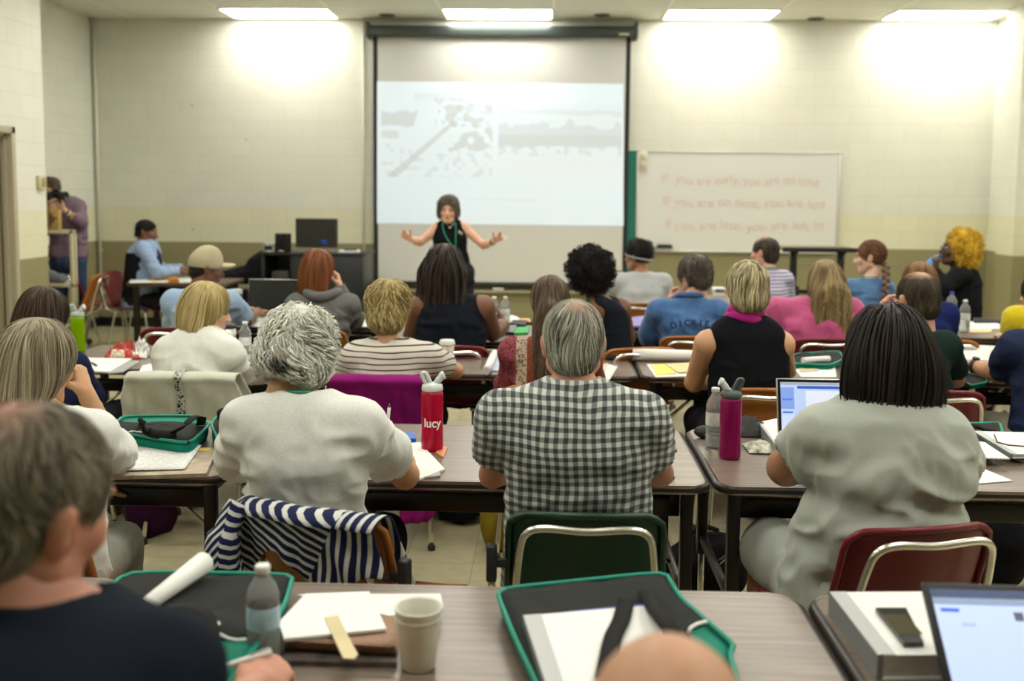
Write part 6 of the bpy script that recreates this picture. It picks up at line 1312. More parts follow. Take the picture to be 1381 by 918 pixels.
P['afro'] = person('woman with a round black afro and black open-back top, fourth row', YC+.02, 792, 852, 412, rows=[(398, 797, 818, .055, .02), (406, 800, 832, .07, .02), (418, 802, 846, .09, .01), (440, 808, 850, .10, 0), (460, 814, 850, .10, -.03), (480, 812, 858, .115, -.05)],
    shj=((803, 418, YC-.05), (838, 415, YC+.12)), head=(795, 371), hY=YC+.08, hs=.98, hrot=(24, 6, -6), skin=DARK, fem=True, shirt_mat=cloth('black_top', (.008, .010, .016)), sleeve='none', neckline=.03, neck=.085, trousers='denim', wr=.004,
    arms=(dict(e=(806, 455, YC+.08), w=(790, 445, YC+.35), hand=True), dict(e=(848, 455, YC+.2), w=(830, 445, YC+.42), hand=True)), lan='green',
    hair=dict(hull=[('e', (0, -.022, .038), (.132, .130, .128)), ('e', (0, -.06, -.05), (.09, .07, .06), None, .03), ('-e', (0, .13, -.03), (.072, .07, .10))], c1=(.004, .004, .004), c2=(.022, .018, .016), n=2600, steps=6, step=.0065, w=.0016, outward=.7, wn=1.6, wg=0, wc=.1, curl=.004, freq=1.8, noise=(.008, 34), mat=HAIRM, lo=(-.17, -.18, -.15), hi=(.17, .16, .20), seed=18))
P['denim'] = person('man in a faded blue denim jacket, curly greying hair, glasses, chin in hand', YR, 878, 982, 408, bulk=1.1, head=(936, 372), hY=YR+.07, hs=1.0, hrot=(38, 6, 0), skin=(.60, .34, .25), shirt_mat=denim('denim_jacket', (.055, .135, .30)), sleeve='long', wr=.012, ar=1.1,
    arms=(dict(e=(876, 452, YR+.12), w=(902, 408, YR+.30), hand=True, d=(.25, .1, 1), n=(.8, 0, .2), t=(0, -.4, 0), curl=(.9, 1, 1.1, 1.2)), dict(e=(984, 450, YR+.14), w=(955, 440, YR+.42), hand=True)),
    hair=curly_hair((.035, .03, .024), (.17, .145, .115), short_hull(.018), curl=.004, n=900, seed=19)); glasses(P['denim'], (.15, .15, .15))
p_ = P['denim']; MB().tube(smooth_path([tuple(p_['nb']-p_['base']+np.array(q)) for q in ((-.075, .06, .01), (-.07, -.02, .035), (0, -.062, .045), (.07, -.02, .035), (.075, .06, .01))], 5), .018, 8).build('collar', _M['denim_jacket'], p_['root'])
for i_, ch_ in enumerate('DICKIES'):
    u = (i_-3)/3; x_ = .115*u; z_ = p_['zs']-.115-.020*u*u; o = text_mesh('lettering', ch_, .052, Matrix.Identity(4), mat('navy_patch', (.010, .03, .13), .8), p_['root'], extrude=.003, align='CENTER', bold=.0015)
    o.data.transform(Matrix.Translation((x_, -.148+1.2*x_*x_, z_)) @ Matrix.Rotation(R_(u*12), 4, 'Y') @ Matrix.Rotation(R_(90), 4, 'X'))
P['pink'] = person('woman with very long golden brown hair in a pink blouse, fourth row', YR-.02, 1038, 1160, 408, bulk=1.3, head=(1112, 380), hY=YR+.03, hs=1.04, hrot=(6, 2, 0), skin=PALE, fem=True, shirt_mat=cloth('pink_blouse', (.47, .085, .21), .4), sleeve='long', ar=1.25, wr=.012, shr=.068,
    hair=long_hair((.13, .085, .035), (.46, .34, .17), ln=.44, wid=.112, back=.15, n=1500, top=.014, seed=21, w=.0026))
P['navy_auburn'] = person('person with auburn hair and a navy top just behind the balding man', YR, 1205, 1290, 412, head=(1238, 382), hY=YR+.08, hs=1.02, hrot=(20, 4, 0), skin=PALE, fem=True, shirt_mat=cloth('navy_blouse', (.012, .02, .10)), sleeve='short', hair=long_hair((.11, .045, .015), (.33, .17, .07), ln=.22, wid=.085, n=600, seed=22, side=(.15, 0, 0)))
P['yellow'] = person('person with dark hair and a yellow top at the right frame edge', YR-.25, 1358, 1460, 418, head=(1402, 398), hY=YR-.15, hs=1.05, hrot=(30, 4, 0), skin=TANNED, fem=True, shirt_mat=cloth('yellow_tee', (.60, .47, .01)), sleeve='short', arms=(dict(e=(1364, 468, YR-.1), w=(1352, 455, YR+.18), hand=True, sl=.35), None), hair=long_hair((.008, .007, .007), (.03, .025, .02), ln=.14, wid=.098, n=500, seed=23))
# ---- fifth row
P['headband'] = person('person with short black hair and a grey headband in a pale grey sweater', YD, 826, 904, 372, bulk=1.15, head=(860, 345), hY=YD+.06, hs=1.0, hrot=(55, 4, 0), skin=MID, fem=True, shirt_mat=cloth('pale_grey_sweater', (.40, .43, .43)), sleeve='long', ar=1.15, wr=.010,
    arms=(dict(e=(824, 392, YD+.16), w=(824, 378, YD+.3), hand=True, d=(.3, .2, .6), n=(.5, .2, -.2), t=(0, 0, 1), curl=(.9, 1, 1.1, 1.2)), None),
    hair=dict(hull=[('e', (0, -.020, .036), (.092, .108, .098)), ('-e', (0, .115, -.03), (.075, .07, .095)), ('h', (0, -.05, -.070), (0, .3, -1))], c1=(.006, .005, .005), c2=(.03, .024, .022), n=800, steps=5, step=.006, w=.0018, outward=.4, wn=1.4, wg=0, wc=.2, curl=.003, freq=1.6, noise=(.005, 36), mat=HAIRM, seed=24))
p_ = P['headband']; T_ = Matrix.Translation(tuple(p_['hc']-p_['base'])) @ Matrix(p_['Rm'].tolist()).to_4x4()
MB().tube([(.096*math.cos(a), -.012+.112*math.sin(a), -.012+.030*math.sin(a)+.006) for a in np.linspace(0, 2*math.pi, 33)[:-1]], .007, 8, closed=True, M=T_).build('headband', mat('headband_grey', (.30, .32, .32), .7), p_['root'])
P['lavender'] = person('balding man in a lavender striped shirt looking left, fifth row', YD, 1006, 1068, 368, head=(1031, 341), hY=YD+.06, hs=1.04, hrot=(48, 2, 0), skin=(.62, .34, .25), shirt_mat=stripes_mat('lavender_stripe', (.52, .50, .62), (.16, .14, .26), .026, .35), wr=.006, lan='green', bulk=1.05,
    hair=short_hair((.02, .016, .012), (.09, .07, .05), .006, 700, dark=((.48, .28, .20), (0, .03, .11), (.075, .10, .06))))
def braid(c1, c2): return dict(hull=[('e', (0, -.016, .032), (.084, .106, .098)), ('-e', (0, .112, -.03), (.072, .066, .095)), ('h', (0, -.05, -.075), (0, .35, -1))], c1=c1, c2=c2, n=700, steps=9, step=.012, w=.002, wc=.2, wg=.5, crown=(0, .06, .1), side=(0, -.9, -.1), seed=26)
P['braid'] = person('woman with a long auburn braid in a blue chambray shirt looking left', YD, 1140, 1204, 380, head=(1173, 347), hY=YD+.06, hs=1.06, hrot=(68, 4, 0), skin=(.66, .42, .31), fem=True, shirt_mat=denim('chambray', (.075, .16, .30)), lan='green', wr=.008, hair=braid((.09, .035, .018), (.22, .10, .05)))
p_ = P['braid']; mb = MB(); a0 = p_['hc']+p_['Rm'] @ np.array([0, -.115, -.055])-p_['base']; a1 = W(1192, 408, YD-.16)-p_['base']
for k in range(13):
    t = k/12; c_ = a0*(1-t)+a1*t+np.array([0, -.03*math.sin(t*3.14), 0]); r_ = .027*(1-.45*t); mb.sphere(tuple(c_+np.array([(.010 if k % 2 else -.010), 0, 0])), (r_, r_*.9, .024), 12, M=None)
mb.build('braid', attr_mat('braid_hair', .5), p_['root']); bo_ = [o for o in p_['root'].children if o.name.startswith('braid')][0]; at = bo_.data.color_attributes.new('Col', 'FLOAT_COLOR', 'POINT'); pts_ = np.array([v.co[:] for v in bo_.data.vertices]); tt_ = np.clip(.5+.6*vnoise(pts_*np.array([120, 120, 60.]), 3), 0, 1)
at.data.foreach_set('color', np.concatenate([np.array([.07, .03, .018])[None]*(1-tt_[:, None])+np.array([.20, .10, .06])[None]*tt_[:, None], np.ones((len(pts_), 1))], 1).astype(np.float32).ravel())
P['blond_afro'] = person('woman with bright golden natural hair drinking from a bottle, far right', YD, 1268, 1322, 368, rows=[(357, 1292, 1310, .055, 0), (364, 1284, 1318, .09, 0), (380, 1276, 1322, .13, 0), (405, 1272, 1321, .14, 0), (430, 1270, 1320, .14, 0)], bulk=1.05,
    shj=((1290, 374, YD-.15), (1292, 376, YD+.15)), head=(1290, 337), hY=YD+.0, hs=1.08, hrot=(82, -6, 0), skin=DEEP, fem=True, shirt_mat=cloth('black_jacket', (.010, .011, .014)), sleeve='long', wr=.008,
    arms=(dict(e=(1272, 388, YD-.20), w=(1262, 366, YD-.10), hand=True, d=(-.15, .1, 1), n=(.9, .4, 0), t=(.3, .8, 0), curl=(.9, 1, 1.1, 1.2), hs=1.0), dict(e=(1276, 398, YD+.25), w=(1262, 400, YD+.1), hand=True)),
    legs=[[(4.15, YD-.08, .52), (3.75, YD-.10, .52), (3.78, YD-.08, .1)], [(4.15, YD+.12, .52), (3.75, YD+.14, .52), (3.78, YD+.12, .1)]],
    hair=dict(hull=[('e', (0, -.045, .030), (.110, .115, .125)), ('e', (.0, -.07, -.04), (.10, .08, .09), None, .03), ('-e', (0, .105, -.03), (.095, .068, .11))], c1=(.50, .28, .015), c2=(.95, .66, .09), n=2200, steps=6, step=.007, w=.0022, outward=.5, wn=1.5, wg=.1, wc=.1, curl=.004, freq=1.6, noise=(.006, 30), mat=HAIRM, lo=(-.16, -.20, -.16), hi=(.16, .12, .19), seed=27)); glasses(P['blond_afro'], (.01, .01, .02), .002); wristband(P['blond_afro'], 0, (.75, .75, .72), .03, .93, 'white_wristband'); wristband(P['blond_afro'], 0, (.65, .6, .02), .012, .72, 'yellow_wristband')
p_ = P['blond_afro']; T_ = Matrix.Translation(tuple(p_['hc']-p_['base'])) @ Matrix(p_['Rm'].tolist()).to_4x4(); MB().tube([(.088, .0+.022*math.cos(a), -.055+.026*math.sin(a)) for a in np.linspace(0, 6.283, 19)[:-1]], .003, 6, closed=True, M=T_).build('hoop_earring', mat('silver', (.7, .7, .66), .2, 1.0), p_['root'])
mo = p_['hc']+p_['Rm'] @ np.array([0, .115, -.062]); hnd = W(1259, 352, YD-.04); db = Vector(hnd-mo).normalized(); e = empty('water_bottle', tuple(mo), 0, 'blue bottle held to the lips of the golden haired woman', 'bottle'); MBt = Matrix.Rotation(0, 4, 'Z') @ db.to_track_quat('Z', 'Y').to_matrix().to_4x4()
MB().lathe([(0, .0), (.013, 0), (.0145, .02), (.018, .03), (.030, .055), (.030, .20), (.026, .21), (0, .21)], n=24, M=MBt).build('bottle_body', mat('pale_blue_plastic', (.25, .5, .75), .1, trans=.5, ior=1.2), e); MB().lathe([(.031, .08), (.032, .085), (.032, .15), (.031, .155)], n=24, M=MBt).build('paper_label', mat('label_blue', (.02, .22, .65), .4), e); MB().lathe([(.0, -.003), (.015, -.003), (.016, .022), (.014, .025)], n=20, M=MBt).build('bottle_neck', mat('cap_blue', (.01, .06, .55), .4), e)
# ---- front of the room
YP_ = 9.1
P['presenter'] = person('presenter in a black sleeveless top gesturing before the screen, arms spread', YP_, 581, 633, 306, rows=[(297, 598, 616, .05, 0), (301, 589, 625, .07, 0), (308, 585, 629, .09, 0), (322, 583, 630, .115, -.02), (335, 586, 629, .11, -.01), (350, 590, 633, .105, 0), (370, 588, 638, .125, 0), (395, 586, 640, .13, 0)], stand=True, bulk=1.0,
    shj=((590, 307, YP_), (625, 306, YP_)), shr=.048, head=(604.5, 283), hY=YP_-.05, hs=1.0, hrot=(180, 6, 0), skin=(.66, .38, .27), fem=True, shirt_mat=cloth('black_knit', (.010, .011, .014)), sleeve='none', neckline=.045, neck=.070, wr=.004,
    arms=(dict(e=(567, 327, YP_-.05), w=(553, 322, YP_-.17), hand=True, d=(-.5, -.4, .45), n=(.2, -.8, -.4), t=(.5, 0, 1), curl=(.25, .5, .7, .8), r=(.046, .036, .024)), dict(e=(652, 331, YP_-.05), w=(667, 325, YP_-.17), hand=True, d=(.6, -.35, .5), n=(-.2, -.8, -.5), t=(-.5, 0, 1), curl=(.3, .6, .8, .9), r=(.046, .036, .024))),
    hair=curly_hair((.05, .038, .03), (.20, .155, .12), [('e', (0, -.014, .038), (.096, .106, .100)), ('e', (.06, -.01, -.03), (.040, .06, .055), None, .03), ('e', (-.06, -.01, -.03), (.040, .06, .055), None, .03), ('-e', (0, .125, -.012), (.068, .085, .088)), ('h', (0, -.05, -.080), (0, .1, -1))], curl=.003, n=900, noise=(.004, 25), seed=30, wn=.5))
p_ = P['presenter']; b0 = p_['base']
ln_ = [W(598.5, 296, YP_-.07), W(597, 304, YP_-.13), W(601, 318, YP_-.16), W(613, 334, YP_-.165), W(614.5, 318, YP_-.16), W(614.5, 304, YP_-.13), W(612, 296, YP_-.07)]
MB().tube(smooth_path([tuple(q-b0) for q in ln_], 5), .0042, 7).build('lanyard', mat('lanyard_green', (.03, .30, .17), .6), p_['root'])
MB().tube(smooth_path([tuple(W(*q)-b0) for q in ((600, 299, YP_-.09), (604, 304, YP_-.12), (607, 306, YP_-.13), (610, 304, YP_-.12), (612, 299, YP_-.09))], 4), .0025, 6).sphere(tuple(W(607, 307, YP_-.14)-b0), .010, 10).build('pendant_necklace', mat('silver', (.7, .7, .66), .2, 1.0), p_['root'])
MB().box(-.022, .022, -.004, .004, -.012, .012, .003, M=Matrix.Translation(tuple(W(621, 314, YP_-.125)-b0)) @ Matrix.Rotation(R_(35), 4, 'Y')).build('lapel_pin', mat('silver', (.7, .7, .66), .2, 1.0), p_['root']); wristband(P['presenter'], 1, (.02, .02, .02), .018, .85)
e = empty('paper_slip', tuple(W(678, 318, YP_-.27)), 0, 'small pale card in the presenter\'s raised hand', 'card'); MB().box(-.002, .05, -.001, .001, -.02, .015, M=Matrix.Rotation(R_(20), 4, 'Y')).build('card', mat('cream_card', (.75, .75, .70), .5), e)
YF = 9.85
P['blue_shirt'] = person('man in a light blue dress shirt and dark vest at the front desk, facing right', YF, 172, 216, 332, rows=[(321, 190, 207, .055, 0), (328, 182, 212, .12, 0), (340, 174, 214, .165, 0), (360, 172, 214, .165, 0), (385, 170, 212, .17, 0), (400, 168, 212, .18, 0)],
    shj=((192, 335, YF-.17), (198, 335, YF+.17)), head=(198, 313), hY=YF, hs=1.04, hrot=(-88, 10, 0), skin=DARK, shirt_mat=cloth('blue_dress_shirt', (.26, .36, .55)), sleeve='long', wr=.010, brow=(.02, .012, .01), lips=(.2, .07, .06), neck=.06, neckline=-.005,
    arms=(dict(e=(214, 368, YF-.24), w=(240, 366, YF-.12), hand=True, d=(1, .3, -.05), t=(0, 1, 0)), dict(e=(218, 366, YF+.22), w=(244, 362, YF+.12), hand=True, d=(1, -.2, -.05), t=(0, -1, 0))),
    legs=[[(-4.10, YF-.10, .52), (-3.66, YF-.12, .53), (-3.70, YF-.12, .10)], [(-4.10, YF+.10, .52), (-3.66, YF+.12, .53), (-3.70, YF+.12, .1)]],
    hair=short_hair((.006, .005, .005), (.022, .018, .016), .003, 500, mat=HAIRM, hull=short_hull(.003)+[('h', (0, -.05, -.035), (0, .6, -1))]))
p_ = P['blue_shirt']; f = Field(p_['base']+np.array([-.3, -.3, .4]), p_['base']+np.array([.3, .3, 1.2]), .012); Lv = [r for r in p_['L'] if r[0] < p_['zs']-.02]; f.loft([[r[0], r[1]-.030, r[2], r[3]*.84, r[4]+.016] for r in Lv if r[0] < p_['zs']-.05 and r[0] > .5], .02); V, Q = f.mesh(1); np_mesh('vest', place(V, p_['base']), Q, None, cloth('black_vest', (.010, .010, .014)), p_['root'])
q = W(214, 345, YF); MB().tube([tuple(W(208, 330, YF-.02)-p_['base']), tuple(W(214, 342, YF-.02)-p_['base']), tuple(W(216, 358, YF-.02)-p_['base'])], [.012, .022, .026], 8).build('necktie', mat('dark_tie', (.012, .012, .03), .5), p_['root'])
YG = 10.05
P['photographer'] = person('photographer in a purple checked shirt and jeans half hidden behind the wall', YG, 66, 116, 280, rows=[(262, 78, 96, .055, 0), (267, 74, 104, .10, 0), (276, 70, 112, .125, 0), (295, 70, 116, .13, 0), (320, 70, 116, .125, 0), (345, 68, 117, .13, 0), (360, 68, 118, .13, 0)], stand=True,
    shj=((74, 282, YG-.04), (106, 278, YG-.02)), head=(67, 257), hY=YG-.12, hs=1.04, hrot=(-165, 12, -8), skin=PALE, shirt_mat=cloth('purple_check', (.19, .13, .17), .3), sleeve='34', wr=.009, trousers='denim',
    arms=(dict(e=(74, 312, YG-.12), w=(72, 284, YG-.30), hand=True, d=(.1, -.15, 1), n=(.2, -.7, 0), t=(1, 0, 0), curl=(.5, .6, .7, .8)), dict(e=(110, 300, YG-.12), w=(88, 284, YG-.28), hand=True, d=(-.7, -.25, .45), n=(-.2, .6, .7), t=(0, -.6, .8), curl=(.6, .7, .8, .9))),
    hair=curly_hair((.05, .03, .015), (.20, .13, .07), short_hull(.016), curl=.003, n=500, seed=32), hdtop=.055, cut=.93); wristband(P['photographer'], 1, (.04, .02, .01), .016, .92); wristband(P['photographer'], 1, (.7, .7, .68), .010, .84, 'white_wristband')
c_ = W(76, 264, YG-.30); e = empty('camera', tuple(c_), R_(15), 'black photo camera held to the photographer\'s face', 'camera'); CB = mat('camera_black', (.010, .010, .011), .35)
MB().box(-.072, .072, -.03, .03, -.048, .042, .010, 3).box(-.03, .03, -.032, .02, .035, .072, .010, 3).box(-.078, -.045, -.05, .02, -.048, .035, .010, 3).build('camera_body', CB, e)
Ml = Matrix.Rotation(R_(-40), 4, 'Z') @ Matrix.Rotation(R_(90), 4, 'X') ; MB().lathe([(0, 0), (.036, 0), (.036, .03), (.040, .035), (.040, .09), (.044, .095), (.044, .115), (.040, .116), (.034, .10), (0, .098)], n=28, M=Matrix.Rotation(R_(62), 4, 'Z') @ Matrix.Rotation(R_(90), 4, 'X')).build('lens', CB, e)
# ---- nearest row
YN = 1.10
P['bald'] = person('bald headed person seated in front of the camera, only the crown showing', YN-.25, 800, 1010, 1180, head=(900, 1037), hY=.95, hs=1.13, hrot=(0, 18, 0), skin=(.50, .27, .16), shirt_mat=cloth('dark_shirt', (.02, .02, .03)), hair=None)
P['left_man'] = person('large blurred grey haired man in a black T-shirt, lower left', YN+.06, -200, 272, 862, bulk=1.15, rows=[(792, 10, 110, .066, .03), (808, -40, 148, .085, .02), (836, -90, 190, .105, 0), (880, -125, 232, .13, -.02), (960, -140, 255, .14, -.03), (1100, -140, 260, .15, -.04)],
    head=(36, 685), hY=YN+.13, hs=1.10, hrot=(-26, 14, 8), skin=(.52, .25, .17), shirt_mat=cloth('navy_black_tee', (.008, .012, .020), .2), neck=.070, wr=.006, shr=.062, jaw=1.1, hfat=.004, neckline=-.02,
    arms=(None, dict(m=True, e=(-.50, YN+.16, .80), w=tuple(T(335, 934, .79)), hand=True, d=(.20, .6, .05), n=(-.4, .1, -.9), t=(-1, .2, .1), curl=(.75, .9, 1.0, 1.1), thumb=(.75, .5, .45), r=(.055, .046, .031), hs=1.05)),
    hair=short_hair((.06, .052, .036), (.36, .32, .23), .007, 4200, w=.0009, step=.0055, wn=1.1, dark=((.33, .17, .11), (-.02, -.055, .088), (.075, .07, .06)), seed=40))
wristband(P['navy_arm'], 0, (.012, .012, .014), .020, .90, face=(90,))
wristband(P['long_grey'], 0, (.5, .5, .48), .02, .9, 'bracelet', .9)
# scarf
p_ = P['pink_scarf']; mb = MB()
for k, (r_, dz, a) in enumerate(((.078, .018, .027), (.086, -.006, .025), (.068, .044, .022))): mb.tube([tuple(p_['nb']-p_['base']+np.array([math.cos(t)*r_, .015+math.sin(t)*r_*.95, .040+dz+.010*math.sin(t*2+k)])) for t in np.linspace(0, 2*math.pi, 29)[:-1]], a, 12, closed=True)
mb.build('scarf', cloth('magenta_scarf', (.36, .006, .17), .5, 120), p_['root'])
# held pens
def hold(nm, i, off, d, ln, label, col, r=.0045):
    p = P[nm]; w_ = p['A'][i]['w']+np.array(off); d = np.array(d, float)/np.linalg.norm(d); return pen(w_-d*ln*.35, w_+d*ln*.65, label, col, r)
# ------------------------------------------------------------------ chairs under everyone
def seat_for(nm, col, label, rz=0, dx=0, dy=0):
    b_ = P[nm]['base']; return chair(b_[0]+dx, b_[1]+.02+dy, rz, col, label)
CH = {}
def W1(px, py, z): return T(px, py, z)
CH['green'] = chair(P['gingham']['base'][0]+.005, YA+.08, 0, 'green', 'dark green shell chair with chrome back frame holding the gingham shirt man')
CH['wh'] = chair(W(414, 690, YA-.24)[0]+.115, YA+.03, -20, 'orange', 'orange-brown chair under the navy striped cardigan')
CH['gd'] = chair(W(1248, 705, YA-.24)[0]-.075, YA+.02, 13, 'red', 'dark red shell chair behind the woman in the grey dress')
CH['lg'] = seat_for('long_grey', 'orange', 'orange-brown chair of the ash-blond woman, left edge', -8, .08)
CH['bl'] = chair(W(243, 520, YB_-.26)[0], YB_+.08, 0, 'orange', 'chair of the blonde woman covered by the cream jacket')
CH['st'] = chair(W(509, 517, YB_-.26)[0], YB_+.08, 0, 'orange', 'chair of the striped shirt woman covered by the magenta cloth')
seat_for('shawl', 'orange', 'chair hidden behind the gingham shirt man, under the shawl woman'); seat_for('pink_scarf', 'orange', 'orange-brown chair behind the black sleeveless top and magenta scarf', 0, .02); seat_for('balding_green', 'red', 'dark red chair of the man in the dark green polo'); seat_for('navy_arm', 'red', 'chair of the navy T-shirt person at the right edge'); seat_for('dark_left', 'orange', 'chair of the dark haired person at the left edge')
seat_for('cap', 'red', 'dark red chair behind the cap man, left of the blonde woman', 10, -.10); seat_for('hoodie', 'orange', 'chair of the grey hoodie woman'); seat_for('locks', 'red', 'dark red chair of the woman with long dark locks', 0, .02); seat_for('afro', 'orange', 'chair of the woman with the round black afro', 15, .03)
seat_for('denim', 'orange', 'orange-brown chair behind the blue denim jacket'); seat_for('pink', 'red', 'dark red chair behind the pink blouse woman'); seat_for('navy_auburn', 'orange', 'chair of the auburn haired person in navy'); seat_for('yellow', 'orange', 'chair of the yellow top person')
seat_for('headband', 'orange', 'orange-brown chair behind the pale grey sweater, fifth row', -10, .05); seat_for('lavender', 'green', 'dark green chair of the lavender striped shirt man'); seat_for('braid', 'black', 'black chair behind the woman with the auburn braid'); 
b_ = P['blond_afro']['base']; chair(b_[0]+.10, b_[1]-.02, 68, 'orange', 'orange-brown chair turned sideways behind the golden haired woman')
b_ = P['blue_shirt']['base']; chair(b_[0]-.02, b_[1]-.0, -90, 'red', 'red chair of the man in the blue dress shirt, turned sideways')
q = T(140, 412, .45); chair(q[0]-.02, q[1]+.12, -70, 'red', 'empty red chair left of the front desk beside the photographer'); q = T(128, 412, .45); chair(q[0]-.05, q[1]-.45, 100, 'orange', 'empty chair with orange-brown seat next to the shelf unit')
for k, sx, nm in (('green', -1, 'green'), ('wh', 1, 'orange')):
    m = MB().box(sx*.250-.014, sx*.250+.014, -.27, -.235, .60, .70, .006).box(min(sx*.21, sx*.25), max(sx*.21, sx*.25), -.262, -.245, .64, .66); m.mi = 1; m.lathe([(0, 0), (.010, 0), (.010, .02), (0, .02)], (sx*.250, -.252, .582), 10); m.build('side_bracket', [mat('black_rubber', (.02, .02, .02), .5), CHROME], CH[k])
# ------------------------------------------------------------------ clothes hung over chair backs
def drape(ch, name, label, cat, m, hemb, hemf=.55, w=.25, fold=.010, seed=0, ext=.0):
    e = empty(name, tuple(ch.location), ch.rotation_euler.z, label, cat)
    def yb(z, u): v = (z-.47)/.335; return -.205-.115*v+.045*u*u
    def fn(u, v):
        U = u*2-1; zb = hemb(U); top = .832-.012*abs(U)**3
        if v < .55: t = v/.55; z = zb+(top-.03-zb)*t; y = yb(max(z, .50), U)-.070-.01*(1-t)
        elif v < .70: a = (v-.55)/.15*math.pi; z = top-.03+.03*math.sin(a); y = yb(top, U)-.016-.054*math.cos(a)
        else: t = (v-.70)/.30; z = top-.03-(top-.03-hemf)*t; y = yb(z, U)+.036
        hang = max(0, .8-z); n_ = fold*(math.sin(U*9+seed+z*7)+.6*math.sin(U*17+seed*2-z*11))*min(1, hang*6)
        x = U*(w+ext*hang+.02*math.sin(z*21+seed)*hang*3)
        return (x, y-abs(n_)*(1 if v < .6 else -.3)-.004*math.sin(z*40+U*8), z)
    MB().grid(fn, 40, 46, thick=.004).build('cloth', m, e); return e, fn
def cardi(nt, o):
    # sleeves and body panels lie in different directions
    x, z = o[0], o[2]; a = math_node(nt, 'ADD', z, math_node(nt, 'MULTIPLY', x, .55)); b = math_node(nt, 'SUBTRACT', x, math_node(nt, 'MULTIPLY', z, .12)); c = math_node(nt, 'SUBTRACT', z, math_node(nt, 'MULTIPLY', x, 1.2))
    P_ = .026; sa, sb, sc_ = [math_node(nt, 'LESS_THAN', frac(nt, v, P_), .40) for v in (a, b, c)]
    cut1 = math_node(nt, 'GREATER_THAN', math_node(nt, 'ADD', x, math_node(nt, 'MULTIPLY', z, -.55)), -.33); cut2 = math_node(nt, 'LESS_THAN', x, -.19)
    s = nt.nodes.new('ShaderNodeMix'); nt.links.new(cut1, s.inputs[0]); nt.links.new(sa, s.inputs[2]); nt.links.new(sb, s.inputs[3])
    s2 = nt.nodes.new('ShaderNodeMix'); nt.links.new(cut2, s2.inputs[0]); nt.links.new(s.outputs[0], s2.inputs[2]); nt.links.new(sc_, s2.inputs[3])
    return mixc(nt, s2.outputs[0], (.012, .016, .065), (.62, .63, .60))
e, fn = drape(CH['wh'], 'striped_cardigan', 'navy and white striped cardigan hung over a chair back', 'cardigan', cloth('cardigan_stripes', (.1, .1, .2), pattern=cardi), lambda u: .665-.09*(u < -.6)*((-u-.6)/.4)-.05*math.sin(u*5)-.10*max(0, u-.45), w=.214, fold=.016, seed=1, ext=.07)
SL = MB().tube(smooth_path([(-.185, -.35, .82), (-.205, -.39, .74), (-.212, -.395, .64), (-.205, -.385, .55)], 6), [.032]*6+[.045]*7+[.040]*6, 12).build('sleeve', _M['cardigan_stripes'], e)
e, fn = drape(CH['st'], 'magenta_wrap', 'magenta cloth wrap hung over a chair back behind the red bottle', 'wrap', cloth('magenta_cloth', (.22, .004, .13), .3), lambda u: .30-.16*(u > .4), w=.228, fold=.012, seed=3)
e, fn = drape(CH['bl'], 'cream_jacket', 'cream jacket hung over the blonde woman\'s chair', 'jacket', cloth('cream_jacket', (.56, .57, .47), .4), lambda u: .36+.05*math.sin(u*4), w=.250, fold=.016, seed=5, ext=.25)
def croc(nt, o):
    tc = nt.nodes.new('ShaderNodeTexCoord'); v = nt.nodes.new('ShaderNodeTexVoronoi'); v.inputs['Scale'].default_value = 70; nt.links.new(tc.outputs['Object'], v.inputs['Vector']); return mixc(nt, math_node(nt, 'GREATER_THAN', v.outputs['Distance'], .42), (.02, .02, .02), (.5, .5, .45))
MB().grid(lambda u, v: tuple(Vector(fn(.485+u*.07, v*.72))+Vector((0, -.007 if v*.72 < .6 else 0, .006 if v*.72 > .5 else 0))), 5, 40, thick=.003).build('crochet_band', cloth('crochet', (.2, .2, .2), pattern=croc), e)
# ------------------------------------------------------------------ held things
hold('white_hair', 1, (-.035, .085, .045), (-.10, .05, -1), -.135, 'white pen held upright by the white haired woman', (.62, .62, .58), .0055)
hold('cap', 1, (-.02, .07, .03), (1, .5, -.25), .15, 'orange pencil held by the man in the khaki cap', (.75, .30, .02), .006)
hold('left_man', 1, (-.03, .075, .02), (-.9, -.2, -.25), .14, 'white pen in the hand of the left foreground man', (.75, .75, .72), .0055)
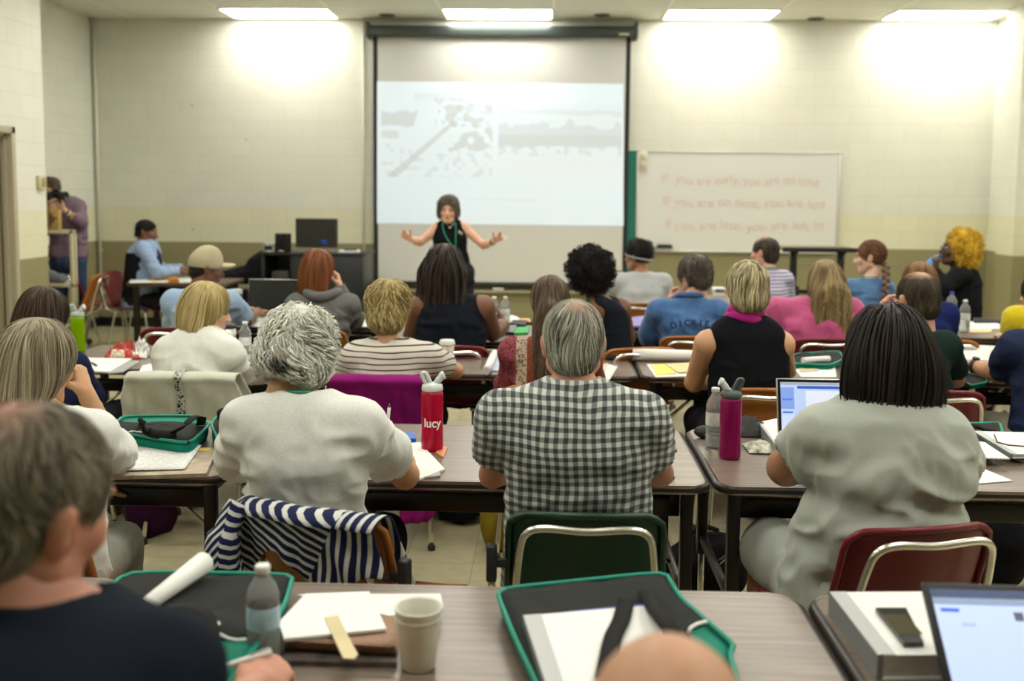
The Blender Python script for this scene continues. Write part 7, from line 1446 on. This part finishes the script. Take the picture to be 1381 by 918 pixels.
# ------------------------------------------------------------------ bags on the floor
def sack(px, py, Z_, label, w, d, hh, m, name='backpack', sd=0, strap=True):
    p = T(px, py, 0.0); e = empty(name, (p[0], p[1], 0), R_(sd*23), label, 'bag'); f = Field((-w, -d, -.02), (w, d, hh+.06), .012)
    f.ell((0, 0, hh*.42), (w*.62, d*.55, hh*.5), None, .05); f.ell((w*.25, -d*.2, hh*.3), (w*.4, d*.45, hh*.34), None, .06); f.half((0, 0, .001), (0, 0, -1)); V, Q = f.mesh(1); V = V+vnormals(V, Q)*(vnoise(V*16, sd)*.014)[:, None]; V[:, 2] = np.maximum(V[:, 2], .001)
    np_mesh('bag_body', V, Q, None, m, e)
    if strap: MB().tube(smooth_path([(-w*.35, 0, hh*.8), (-w*.1, -.03, hh*1.05), (w*.2, -.02, hh*.95)], 6), .010, 8).build('strap', STRAP, e)
    return e
KB = cloth('black_bag_cloth', (.008, .008, .010), .4)
sack(945, 800, 0, 'dark backpack on the floor behind the nearest table, right of the green chair', .30, .2, .28, KB, sd=1)
sack(952, 640, 0, 'black bag on the floor below the black sleeveless top woman', .26, .18, .42, KB, sd=2)
sack(672, 740, 0, 'black and yellow bag on the floor left of the green chair', .16, .14, .30, cloth('olive_yellow', (.22, .15, .01), .3), sd=3)
sack(200, 720, 0, 'dark purple bag on the floor under the left second row table', .24, .18, .40, cloth('dark_purple', (.03, .006, .025), .3), sd=4)
sack(620, 700, 0, 'black bag on the floor beside the magenta wrap', .22, .2, .16, KB, sd=5, strap=False)
sack(1345, 790, 0, 'dark bag on the floor at the right frame edge', .20, .2, .36, KB, sd=6)
# ------------------------------------------------------------------ light, view
w = bpy.data.worlds.new('world'); bpy.context.scene.world = w; w.use_nodes = True
w.node_tree.nodes['Background'].inputs[0].default_value = (.9, .95, 1, 1); w.node_tree.nodes['Background'].inputs[1].default_value = .3
sc = bpy.context.scene
sc.view_settings.view_transform = 'Standard'; sc.view_settings.look = 'None'; sc.view_settings.gamma = 1; sc.view_settings.use_curve_mapping = False
sc.view_settings.exposure = EXPO
sc.cycles.max_bounces = 6; sc.cycles.diffuse_bounces = 3; sc.cycles.glossy_bounces = 3; sc.cycles.transmission_bounces = 6; sc.cycles.transparent_max_bounces = 8
sc.cycles.use_denoising = True; sc.cycles.caustics_reflective = False; sc.cycles.caustics_refractive = False
sc.cycles.sample_clamp_indirect = 6
